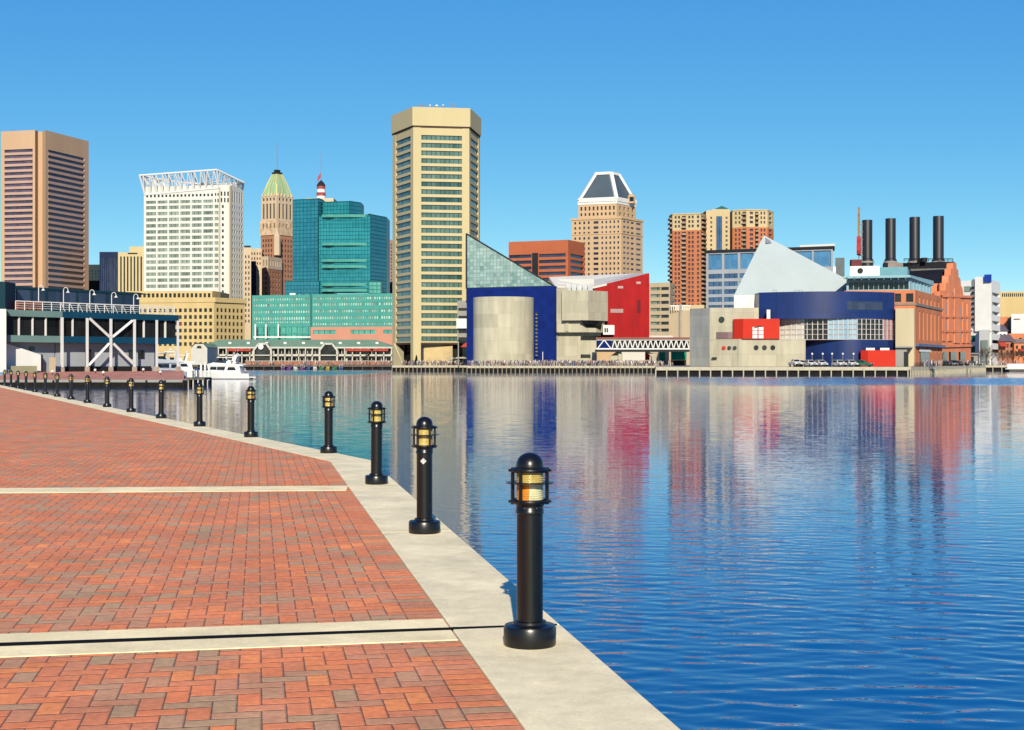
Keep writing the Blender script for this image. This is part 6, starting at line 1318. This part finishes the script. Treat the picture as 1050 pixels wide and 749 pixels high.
# ------------------------------------------------------------------ boats
GEL = M('white_gelcoat', (.98, .98, .95), .25, .04, .4, spec=.3); BOOT = M('boot_stripe', (.02, .03, .08), .4); TAND = M('tan_deck', (.42, .36, .26), .7)
def motor_yacht(name, label, loc, rot, L, group=None):
    """bow towards +x, built at the origin around the waterline, then placed"""
    T = Thing(name, label, 'yacht', (0, 0, 0), group); s = L / 11.5
    st = []   # stations: x, half beam at deck, half beam at waterline, deck height
    for x, hb, hw, h in ((0, 1.75, 1.6, 1.05), (2, 1.9, 1.75, 1.1), (5, 1.95, 1.75, 1.2), (7.5, 1.75, 1.4, 1.38), (9.5, 1.15, .75, 1.6), (10.8, .5, .2, 1.78), (11.5, .03, .01, 1.9)): st.append((x*s, hb*s, hw*s, h*s))
    mb = MB(); rings = []
    for x, hb, hw, h in st: rings.append([(x - .02*h*0, -hb, h), (x - (.5*s if x > 10*s else 0), -hw, .12*s), (x - (.9*s if x > 10*s else 0), -hw*.7, -.5*s), (x - (.9*s if x > 10*s else 0), hw*.7, -.5*s), (x - (.5*s if x > 10*s else 0), hw, .12*s), (x, hb, h)])
    vs = [p for r in rings for p in r]; fs = []
    for i in range(len(rings) - 1):
        for j in range(5): fs.append((6*i+j, 6*i+j+1, 6*i+7+j, 6*i+6+j))
        fs.append((6*i+5, 6*i, 6*i+6, 6*i+11))
    fs.append((0, 5, 4, 3, 2, 1)); T.part('hull', mb.add(vs, fs), GEL)
    T.part('swim_platform', MB().box(-1.3*s, .02, -1.5*s, 1.5*s, .28*s, .46*s), GEL); T.part('boot_stripe', MB().box(.02*s, 8.4*s, -1.78*s, 1.78*s, -.02*s, .1*s), BOOT)
    def slab_(pr, hb0, hb1):   # profile (x,z) extruded over the beam, narrower on top
        zs = [z for x, z in pr]; z0, z1 = min(zs), max(zs); n_ = len(pr); v = []
        for sg in (-1, 1):
            for x, z in pr: w = hb0 + (hb1-hb0)*(z-z0)/(z1-z0+1e-6); v.append((x*s, sg*w*s, z*s))
        return MB().add(v, [tuple(range(n_)), tuple(range(2*n_-1, n_-1, -1))] + [(i, n_+i, n_+(i+1) % n_, (i+1) % n_) for i in range(n_)])
    cab = T.part('cabin', slab_([(1.6, 1.05), (8.6, 1.3), (7.6, 2.55), (2.0, 2.55)], 1.6, 1.35), GEL)
    for pr in ([(2.6, 1.75), (4.4, 1.75), (4.15, 2.35), (2.95, 2.35)], [(4.9, 1.75), (6.4, 1.8), (6.4, 2.4), (4.75, 2.4)], [(6.5, 1.8), (8.0, 1.85), (7.6, 2.4), (6.5, 2.4)]): T.part('window', slab_(pr, 1.56, 1.42), G_BLACK, cab)
    T.part('windscreen', MB().add([(8.05*s, -1.3*s, 1.85*s), (8.05*s, 1.3*s, 1.85*s), (7.66*s, 1.2*s, 2.4*s), (7.66*s, -1.2*s, 2.4*s), (7.9*s, -1.3*s, 1.85*s), (7.9*s, 1.3*s, 1.85*s), (7.55*s, 1.2*s, 2.4*s), (7.55*s, -1.2*s, 2.4*s)], [(0,1,2,3), (7,6,5,4), (0,4,5,1), (2,6,7,3)]), G_BLACK, cab)
    fb = T.part('flybridge', slab_([(1.2, 2.56), (8.2, 2.56), (8.5, 2.8), (7.2, 3.25), (3.4, 3.0), (1.2, 2.78)], 1.5, 1.42), GEL)
    T.part('flybridge_screen', slab_([(5.2, 3.12), (7.0, 3.26), (6.5, 3.7), (5.4, 3.7)], 1.3, 1.1), G_BLACK, fb); T.part('helm_seat', slab_([(3.8, 3.0), (4.8, 3.05), (4.7, 3.55), (3.9, 3.55)], .8, .7), GEL, fb)
    mb = MB()
    for sg in (-1, 1): mb.obox((3.2*s, sg*1.35*s, 2.9*s), (2.7*s, sg*1.15*s, 4.5*s), .4*s, .12*s, (0, 1, 0))
    mb.box(2.3*s, 3.1*s, -1.2*s, 1.2*s, 4.42*s, 4.56*s); ar = T.part('radar_arch', mb, GEL); T.part('radar', MB().lathe((2.7*s, 0, 4.56*s), [(.1*s, 0), (.12*s, .2*s), (.34*s, .22*s), (.34*s, .4*s), (0, .46*s)], 14), GEL, ar, smooth=True)
    T.part('bimini', slab_([(3.0, 4.1), (6.6, 4.2), (6.5, 4.3), (3.0, 4.24)], 1.2, 1.15), GEL, fb)
    segs = []
    for x, hb, hw, h in st[2:-1]:
        for sg in (-1, 1): segs.append(((x, sg*hb*.96, h), (x, sg*hb*.93, h + .55*s)))
    for i in range(2, len(st) - 2):
        for sg in (-1, 1): segs.append(((st[i][0], sg*st[i][1]*.93, st[i][3] + .55*s), (st[i+1][0], sg*st[i+1][1]*.93, st[i+1][3] + .55*s)))
    pipes(T, 'guard_rail', segs, .02*s, STEEL); pipes(T, 'aerial', [((2.7*s, .6*s, 4.5*s), (2.2*s, .7*s, 6.6*s))], .02*s, GEL)
    T.o.location = loc; T.o.rotation_euler = (0, 0, rot); return T
motor_yacht('motor_yacht', 'large white motor yacht moored stern-out at the dock, nearest boat', (XP(257.5, 247), 247, WATER), R(176), 10.6, 'white motor yachts')
motor_yacht('motor_yacht', 'white motor yacht half hidden behind the right restaurant posts, bow towards us', (XP(184, 262), 264, WATER), R(-118), 13, 'white motor yachts')
motor_yacht('motor_yacht', 'white motor yacht moored in front of the arched white gable', (XP(205, 330), 330, WATER), R(-160), 13, 'white motor yachts')
motor_yacht('motor_yacht', 'white motor yacht seen over the stern of the nearest yacht', (XP(250, 420), 420, WATER), R(170), 12, 'white motor yachts')
T = Thing('work_barge', 'long low white barge moored at the right picture edge', 'barge', (XP(1046, 440), 440, WATER))
T.part('hull', MB().add([(XP(1032, 440), 437.5, WATER-.4), (XP(1066, 440), 437.5, WATER-.4), (XP(1066, 440), 442.5, WATER-.4), (XP(1032, 440), 442.5, WATER-.4), (XP(1031, 440), 437, WATER+1.0), (XP(1067, 440), 437, WATER+1.0), (XP(1067, 440), 443, WATER+1.0), (XP(1031, 440), 443, WATER+1.0)], [(3,2,1,0), (4,5,6,7), (0,1,5,4), (1,2,6,5), (2,3,7,6), (3,0,4,7)]), TIMB); T.part('deck_house', MB().prism([B(1033, 438), B(1066, 438), B(1066, 442), B(1033, 442)], WATER+1.0, WATER+2.5), GEL); T.part('rub_rail', MB().prism([B(1030.8, 436.8), B(1067.2, 436.8), B(1067.2, 443.2), B(1030.8, 443.2)], WATER+.75, WATER+.98), GEL)

# paddle boats by the terrace wall
PCOL = [('purple', (.24, .10, .32)), ('green', (.08, .28, .14)), ('blue', (.06, .15, .36)), ('white', (.8, .8, .8)), ('yellow', (.6, .46, .12))]
seq = [0, 0, 3, 0, 2, 3, 1, 4, 1, 2]; cnt = {}
pos_w = ['leftmost', 'second', 'third', 'fourth', 'fifth', 'sixth', 'seventh', 'eighth']
tot = {c: seq.count(c) for c in set(seq)}
for k, ci in enumerate(seq):
    px = 290 + k*6.6; Yv = 571 - (k % 3)*1.6; cn, cc = PCOL[ci]; cnt[ci] = cnt.get(ci, 0) + 1
    T = Thing('paddle_boat', '%s %s paddle boat from the left, below the pavilion terrace wall' % (pos_w[cnt[ci]-1], cn), 'paddle boat', (0, 0, 0), 'paddle boats below the pavilion')
    m_ = M(cn + '_paddle_hull', cc, .4, .06)
    T.part('hull', MB().add([(-1.1, -.75, 0), (1.0, -.75, 0), (1.5, 0, .1), (1.0, .75, 0), (-1.1, .75, 0), (-1.2, -.8, .5), (1.1, -.8, .5), (1.75, 0, .7), (1.1, .8, .5), (-1.2, .8, .5)], [(4,3,2,1,0), (5,6,7,8,9), (0,1,6,5), (1,2,7,6), (2,3,8,7), (3,4,9,8), (4,0,5,9)]), m_)
    T.part('seat', MB().box(-.9, -.3, -.6, .6, .5, .85).box(-1.05, -.88, -.6, .6, .5, 1.25), m_); T.part('canopy', MB().box(-1.1, .5, -.7, .7, 1.75, 1.85).tube((-1, -.6, .5), (-1, -.6, 1.76), .04).tube((-1, .6, .5), (-1, .6, 1.76), .04).tube((.4, -.6, .5), (.4, -.6, 1.76), .04).tube((.4, .6, .5), (.4, .6, 1.76), .04), WHITEP if k % 3 == 0 else m_)
    T.o.location = (XP(px, Yv), Yv, WATER); T.o.rotation_euler = (0, 0, R(-90 + random.uniform(-25, 25)))

# ------------------------------------------------------------------ quay walls of the far shore
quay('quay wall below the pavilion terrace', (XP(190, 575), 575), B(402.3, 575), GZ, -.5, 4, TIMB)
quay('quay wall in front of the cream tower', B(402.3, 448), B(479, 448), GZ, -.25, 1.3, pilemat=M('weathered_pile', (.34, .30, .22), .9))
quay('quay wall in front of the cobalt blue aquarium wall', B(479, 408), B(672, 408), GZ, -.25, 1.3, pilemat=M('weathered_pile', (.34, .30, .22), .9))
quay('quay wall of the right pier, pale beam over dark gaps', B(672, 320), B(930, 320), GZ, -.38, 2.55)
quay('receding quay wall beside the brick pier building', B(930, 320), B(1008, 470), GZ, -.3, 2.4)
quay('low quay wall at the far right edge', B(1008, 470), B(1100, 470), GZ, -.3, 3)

# railings
RAILM = M('dark_railing', (.06, .055, .05), .6)
def railing(label, a, b, z, gap_=2.0, mat=RAILM, h=1.05):
    ax, ay = a; bx, by = b; L = math.hypot(bx-ax, by-ay); T = Thing('railing', label, 'railing', ((ax+bx)/2, (ay+by)/2, z)); n_ = min(95, int(L/gap_)); P = lambda t, zz: (ax+(bx-ax)*t, ay+(by-ay)*t, z+zz)
    for k in range(n_+1): T.part('post', MB().obox(P(k/n_, 0), P(k/n_, h), .09, .09), mat)
    mb = MB()
    for zz in (.35, .7, h): mb.obox(P(0, zz), P(1, zz), .06, .06)
    T.part('rail', mb, mat)
railing('dark railing along the quay at the foot of the cream tower', B(424, 447.6), B(478, 447.6), GZ)
railing('dark railing along the quay in front of the aquarium', B(479.5, 407.7), B(640, 407.7), GZ)
railing('dark railing along the receding quay by the power station', B(938, 335), B(1004, 462), GZ, 2.5)

# ------------------------------------------------------------------ crowds of strollers on the quays (read as one mass)
def crowd_material():
    m, n, l, p = nt('crowd_clothes'); geo = n.new('ShaderNodeNewGeometry'); cr = n.new('ShaderNodeValToRGB'); e = cr.color_ramp; e.interpolation = 'CONSTANT'
    pal = [(.02, .02, .025), (.06, .07, .12), (.03, .06, .20), (.42, .40, .36), (.20, .06, .05), (.50, .48, .45), (.10, .09, .09), (.34, .25, .19), (.20, .20, .22), (.40, .27, .20), (.05, .05, .06)]
    e.elements[0].color = (*pal[0], 1); e.elements[1].position = 1/len(pal); e.elements[1].color = (*pal[1], 1)
    for i, c in enumerate(pal[2:]): x = e.elements.new((i+2)/len(pal)); x.color = (*c, 1)
    l.new(geo.outputs['Random Per Island'], cr.inputs[0]); l.new(cr.outputs[0], p.inputs['Base Color']); p.inputs['Roughness'].default_value = .9; return m
MCROWD = crowd_material(); MSKIN = M('skin_tones', (.46, .28, .19), .7, .4, .8)
def crowd(label, zones, n_):
    body = MB(); 
    for k in range(n_):
        (p0, p1, Ya, Yb_) = random.choices(zones, [abs(z[1]-z[0]) for z in zones])[0]
        px = random.uniform(p0, p1); Y = random.uniform(Ya, Yb_); x = XP(px, Y); h = random.uniform(.88, 1.06) * (random.random() > .12 and 1 or .68); a = random.uniform(0, 6.28); ca, sa = math.cos(a), math.sin(a)
        def T3(lx, ly, lz): return (x + (lx*ca - ly*sa)*h, Y + (lx*sa + ly*ca)*h, GZ + lz*h)
        def limb(q0, q1, r0, r1, m=6):
            b = MB().tube(q0, q1, r0, r1, n=m); body.add([T3(*v) for v in b.v], b.f)
        st = random.uniform(.05, .28)
        limb((st, .09, 0), (0, .09, .84), .065, .10); limb((-st, -.09, 0), (0, -.09, .84), .065, .10)
        b = MB().lathe((0, 0, 0), [(0, .80), (.17, .82), (.16, 1.02), (.20, 1.30), (.19, 1.40), (.07, 1.47), (.06, 1.52)], 8); body.add([T3(v[0]*.75, v[1]*1.15, v[2]) for v in b.v], b.f)
        limb((.02, .23, 1.40), (.10, .27, .84), .055, .04); limb((.0, -.23, 1.40), (-.06, -.27, .84), .055, .04)
        b = MB().lathe((0, 0, 1.63), [(0, -.13), (.07, -.11), (.095, 0), (.09, .07), (.05, .12), (0, .13)], 8); body.add([T3(*v) for v in b.v], b.f)
    o = build('crowd', body, MCROWD); tag(o, label, 'crowd', kind='stuff'); return o
crowd('strollers and seated people in front of the aquarium and the cream tower', [(412, 478, 449, 457), (479, 668, 409, 417), (560, 690, 409, 422)], 640)
crowd('people along the terrace below the green roofed pavilion', [(256, 402, 576, 577.8), (340, 402, 576, 590)], 90)
crowd('people on the quay beside the power station', [(936, 966, 342, 350), (965, 1003, 410, 450), (1006, 1045, 472, 486)], 70)
UMB = M('umbrella_canvas', (.62, .55, .44), .8)
for k, px in enumerate((462, 470.5, 474.6)):
    Yu = 452; T = Thing('parasol', ('left', 'middle', 'right')[k] + ' pale cafe parasol of three beside the cobalt wall', 'parasol', (XP(px, Yu), Yu, GZ), 'cafe parasols'); x = XP(px, Yu)
    T.part('canopy', MB().lathe((x, Yu, GZ), [(1.5, 2.3), (.8, 2.75), (0, 3.1)], 8), UMB); pipes(T, 'pole', [((x, Yu, GZ), (x, Yu, GZ+3))], .05, GREY)

# ------------------------------------------------------------------ parked cars on the right pier
TYRE = M('tyre_rubber', (.015, .015, .015), .9); RIM = M('alloy_rim', (.45, .45, .46), .35, metal=.7); HEADL = M('headlamp_lens', (.75, .75, .72), .15); BUMP = M('bumper_dark', (.03, .03, .032), .6)
def car_proto(kind, paint):
    T = empty('parked_car', 'x', 'car', (0, 0, 0), 'cars parked on the right pier'); w = .9
    if kind == 'suv': low = [(-2.2, .35), (2.2, .35), (2.25, .62), (2.15, .92), (1.0, 1.02), (-2.15, 1.05), (-2.25, .7)]; top = [(-2.1, 1.05), (.95, 1.02), (.25, 1.66), (-1.85, 1.68)]; win = [(-1.85, 1.12), (.75, 1.1), (.2, 1.58), (-1.7, 1.6)]
    elif kind == 'pickup': low = [(-2.6, .45), (2.5, .45), (2.55, .8), (2.45, 1.12), (1.2, 1.2), (-2.6, 1.2)]; top = [(-.7, 1.2), (1.2, 1.2), (.65, 1.84), (-.55, 1.86)]; win = [(-.5, 1.27), (1.0, 1.27), (.58, 1.76), (-.45, 1.78)]
    else: low = [(-2.2, .32), (2.2, .32), (2.25, .55), (2.1, .82), (1.0, .92), (-2.1, .95), (-2.25, .6)]; top = [(-1.6, .95), (.95, .92), (.2, 1.42), (-1.0, 1.44)]; win = [(-1.35, 1.0), (.75, .98), (.15, 1.36), (-.9, 1.38)]
    def ext(pr, w0, w1):
        zs = [z for x, z in pr]; z0, z1 = min(zs), max(zs); n_ = len(pr); v = []
        for sg in (-1, 1):
            for x, z in pr: v.append((x, sg*(w0 + (w1-w0)*(z-z0)/(z1-z0)), z))
        return MB().add(v, [tuple(range(n_)), tuple(range(2*n_-1, n_-1, -1))] + [(i, n_+i, n_+(i+1) % n_, (i+1) % n_) for i in range(n_)])
    body = build('body', ext(low, w, w*.97), paint, T, bevel=.05); build('cabin', ext(top, w*.93, w*.76), paint, T, bevel=.04)
    build('side_window', ext(win, w*.945, w*.79), G_BLACK, T)
    x0_, z0_ = top[1]; x1_, z1_ = top[2]
    for nm, (xa, za), (xb, zb2) in (('windscreen', top[1], top[2]), ('rear_window', top[0], top[3])):
        dx = .04 if nm == 'windscreen' else -.04; L_ = lambda t: (xa+(xb-xa)*t + dx, za+(zb2-za)*t); a_, b_ = L_(.14), L_(.9)
        build(nm, MB().add([(a_[0], -w*.82, a_[1]), (a_[0], w*.82, a_[1]), (b_[0], w*.70, b_[1]), (b_[0], -w*.70, b_[1]), (a_[0]-dx*2, -w*.82, a_[1]), (a_[0]-dx*2, w*.82, a_[1]), (b_[0]-dx*2, w*.70, b_[1]), (b_[0]-dx*2, -w*.70, b_[1])], [(0,1,2,3), (7,6,5,4), (0,4,5,1), (1,5,6,2), (2,6,7,3), (3,7,4,0)]), G_BLACK, T)
    r = .34 if kind != 'pickup' else .40
    for x in (-1.35, 1.38):
        for sg in (-1, 1):
            wh = build('wheel', MB().tube((x, sg*(w-.2), r), (x, sg*(w+.02), r), r, n=18), TYRE, T, smooth=True); build('rim', MB().tube((x, sg*(w-.1), r), (x, sg*(w+.035), r), r*.6, n=14), RIM, wh, smooth=True)
    fx = low[2][0]
    for sg in (-1, 1): build('headlight', MB().box(fx-.14, fx-.0, sg*.62-.17, sg*.62+.17, low[2][1]+.06, low[2][1]+.24), HEADL, T); build('mirror', MB().box(.55, .75, sg*(w+.02)-.1, sg*(w+.02)+.1, top[0][1]+.02, top[0][1]+.17), paint, T)
    build('bumper', MB().box(fx-.1, fx+.05, -.82, .82, low[0][1], low[2][1]-.04), BUMP, T); build('grille', MB().box(fx-.12, fx+.02, -.4, .4, low[2][1]+.04, low[2][1]+.22), BUMP, T)
    return T
WCAR = M('white_car_paint', (.98, .98, .97), .3, .03); GCAR = M('green_car_paint', (.05, .20, .14), .35, .05); DCAR = M('dark_car_paint', (.03, .035, .05), .3, .05); SCAR = M('silver_car_paint', (.42, .43, .45), .3, .05, metal=.4)
protos = {'suvw': car_proto('suv', WCAR), 'pickw': car_proto('pickup', WCAR), 'suvg': car_proto('suv', GCAR), 'sedd': car_proto('sedan', DCAR), 'suvd': car_proto('suv', DCAR), 'seds': car_proto('sedan', SCAR)}
used_ = set()
def place(kind, px, Y, rot, label, group):
    o = protos[kind] if kind not in used_ else copy_tree(protos[kind]); used_.add(kind)
    o.location = (XP(px, Y), Y, GZ); o.rotation_euler = (0, 0, R(rot)); o['label'] = label; o['group'] = group
gcar = 'cars parked on the right pier'
place('pickw', 815.5, 325.2, -82, 'white pickup at the left end of the parked row, before pale concrete', gcar)
place('suvw', 821, 328.5, -86, 'white car half hidden behind the white pickup', gcar)
place('suvw', 831, 325, -78, 'white car second in the row, in front of the navy drum corner', gcar)
place('suvw', 841.8, 325.3, -80, 'white car just left of the gap in the parked row', gcar)
place('suvw', 860.5, 325, -76, 'white car just right of the gap in the parked row', gcar)
place('suvw', 872.6, 325.4, -80, 'white car parked beside the green one', gcar)
place('suvg', 885, 325.2, -35, 'dark green car parked before the red box', gcar)
gd = 'cars parked by the power station'
for k, (kd, px, Y, rt, lb) in enumerate((('sedd', 969, 396, -60, 'dark car parked nearest the brick corner of the power station'), ('seds', 974.5, 404, -55, 'silver car parked before the power station archways'), ('suvd', 980, 412, -50, 'dark car parked in the middle of the power station front'), ('sedd', 986, 424, -45, 'dark low car parked near the right end of the power station'), ('suvd', 993, 440, -60, 'dark tall car parked by the end of the power station'), ('seds', 999, 452, -40, 'silver car parked in front of the white modern block'))): place(kd, px, Y, rt, lb, gd)
T = Thing('ticket_kiosk', 'grey shed with dark opening between power station and white modern block', 'kiosk', (XP(997, 478), 478, GZ)); T.part('wall', MB().prism([B(991, 478), B(1003, 476), B(1003, 482), B(991, 484)], GZ, Z(363.5, 478)), MGREY); T.part('opening', MB().prism([B(993, 477.4), B(998.5, 476.4), B(998.5, 477.4), B(993, 478.4)], GZ+.2, Z(366, 478)), G_BLACK); T.part('roof', MB().prism([B(990, 477), B(1004, 475), B(1004, 483), B(990, 485)], Z(363.4, 478), Z(362.4, 478)), MGREY)
T = Thing('lean_to', 'low tan lean-to roofs along the foot of the power station', 'shed', (XP(976, 408), 408, GZ)); T.part('roof', MB().add([(*B(966, 402), Z(361.6, 402)), (*B(992, 442), Z(363.4, 442)), (*B(992, 446), Z(361.4, 442)), (*B(966, 406), Z(359, 402)), (*B(966, 402), Z(362.4, 402)), (*B(992, 442), Z(364.2, 442)), (*B(992, 446), Z(362.2, 442)), (*B(966, 406), Z(359.8, 402))], [(0,1,2,3), (7,6,5,4), (0,4,5,1), (1,5,6,2), (2,6,7,3), (3,7,4,0)]), BEIGE)
for q in (967, 975, 983, 991): T.part('post', MB().tube((*B(q, 402.4 + (q-966)*1.54), GZ), (*B(q, 402.4 + (q-966)*1.54), Z(362.4 + (q-966)*.07, 402.4 + (q-966)*1.54)), .12), MGREY)

# ------------------------------------------------------------------ bare winter trees and a few evergreens
BARK = M('grey_bark', (.13, .10, .085), .9, .2, 2); TWIG = M('twig_brown', (.15, .10, .08), .9, .2, 2); EVG = M('evergreen_leaf', (.025, .05, .022), .8, .4, 1.5)
def tree_mesh(seed):
    rnd = random.Random(seed); tr, cr = MB(), MB()
    tr.tube((0, 0, 0), (.05, .03, 1.3), .16, .12).tube((.05, .03, 1.3), (0, .1, 2.4), .12, .09)
    def grow(p, d, ln, r, lev):
        q = p + d*ln; (tr if lev < 1 else cr).tube(p, q, r, r*.6, n=5 if lev < 2 else 3)
        if lev >= 4: return
        for k in range(3 if lev < 3 else 4):
            v = Vector((rnd.gauss(0, 1), rnd.gauss(0, 1), rnd.gauss(.35, .6))).normalized(); grow(p.lerp(q, rnd.uniform(.5, 1)), (d*.75 + v*.75).normalized(), ln*rnd.uniform(.6, .82), r*.58, lev+1)
    for k in range(5):
        a = k*1.26 + rnd.uniform(-.3, .3); grow(Vector((0, .08, 1.5 + .2*k)), Vector((math.cos(a)*.7, math.sin(a)*.7, .9)).normalized(), rnd.uniform(1.3, 1.8), .07, 0)
    return tr, cr
tprot = []
for sd_ in (3, 11, 23):
    t_ = empty('bare_tree', 'x', 'tree', (0, 0, 0), 'bare winter trees on the right quay'); a_, b_ = tree_mesh(sd_); build('trunk', a_, BARK, t_); build('crown', b_, TWIG, t_); tprot.append(t_)
tpos = [(1006, 500, 1.1, 'bare tree at the foot of the white modern block, left side'), (1011.5, 498, 1.35, 'tallest bare tree, in front of the white annex glazing'), (1017, 496, 1.0, 'bare tree at the right corner of the white modern block'), (1023, 490, .95, 'bare tree before the red awning'), (1028, 492, 1.0, 'bare tree just right of the red awning'), (1033.5, 488, .9, 'bare tree before the brick shop wall'), (1038.5, 491, 1.0, 'bare tree below the white blank-walled block'), (1044, 489, 1.05, 'second bare tree from the right picture edge'), (1049, 487, .95, 'bare tree at the right picture edge')]
for k, (px, Y, s_, lb) in enumerate(tpos):
    o = tprot[k] if k < 3 else copy_tree(tprot[k % 3]); o.location = (XP(px, Y), Y, GZ); o.scale = (s_,)*3; o.rotation_euler = (0, 0, k*1.3); o['label'] = lb
def evergreen(label, px, Y, h, w):
    T = Thing('evergreen_shrub', label, 'shrub', (XP(px, Y), Y, GZ)); x = XP(px, Y); T.part('trunk', MB().tube((x, Y, GZ), (x, Y, GZ+h*.5), .08, .04), BARK); mb = MB(); rnd = random.Random(px)
    for k in range(420):
        t = rnd.random()**1.2; a = rnd.uniform(0, 6.28); r = w*(1-t)**.8*(.35+.65*rnd.random()**.5); c = Vector((x + r*math.cos(a), Y + r*math.sin(a), GZ + .2 + t*(h-.2))); d = Vector((rnd.gauss(0, 1), rnd.gauss(0, 1), rnd.gauss(0, .7))).normalized()*.22; e = d.cross(Vector((rnd.gauss(0, 1), rnd.gauss(0, 1), 1))).normalized()*.12
        mb.quad(c-d, c+e, c+d, c-e)
    T.part('foliage', mb, EVG)
evergreen('small dark cone shaped evergreen at the foot of the cream tower', 427, 451, 3.4, .8)
evergreen('dark bushy evergreen between the cream tower and the cobalt wall', 471.5, 452.6, 4.2, 1.6)
evergreen('dark bushy tree in front of the pavilion, left of the cream tower', 377, 592, 6.0, 2.6)

# lamp posts on the far quays
def lamp_post(label, px, Y, h):
    T = Thing('street_lamp', label, 'street lamp', (XP(px, Y), Y, GZ), 'lamp posts on the far quays'); x = XP(px, Y); T.part('post', MB().tube((x, Y, GZ), (x, Y, GZ+h), .09, .06), GREY, smooth=True); T.part('globe', MB().lathe((x, Y, GZ+h), [(0, -.05), (.2, .05), (.26, .25), (.18, .45), (0, .52)], 12), WHITEP, smooth=True)
for k, (px, Y) in enumerate(((832.8, 330.5), (843.6, 330.5), (853.2, 330.5), (864.2, 330.5), (875.2, 330.5))): lamp_post(('leftmost', 'second', 'middle', 'fourth', 'rightmost')[k] + ' white lamp of five standing behind the cars parked on the right pier', px, Y, 2.9)
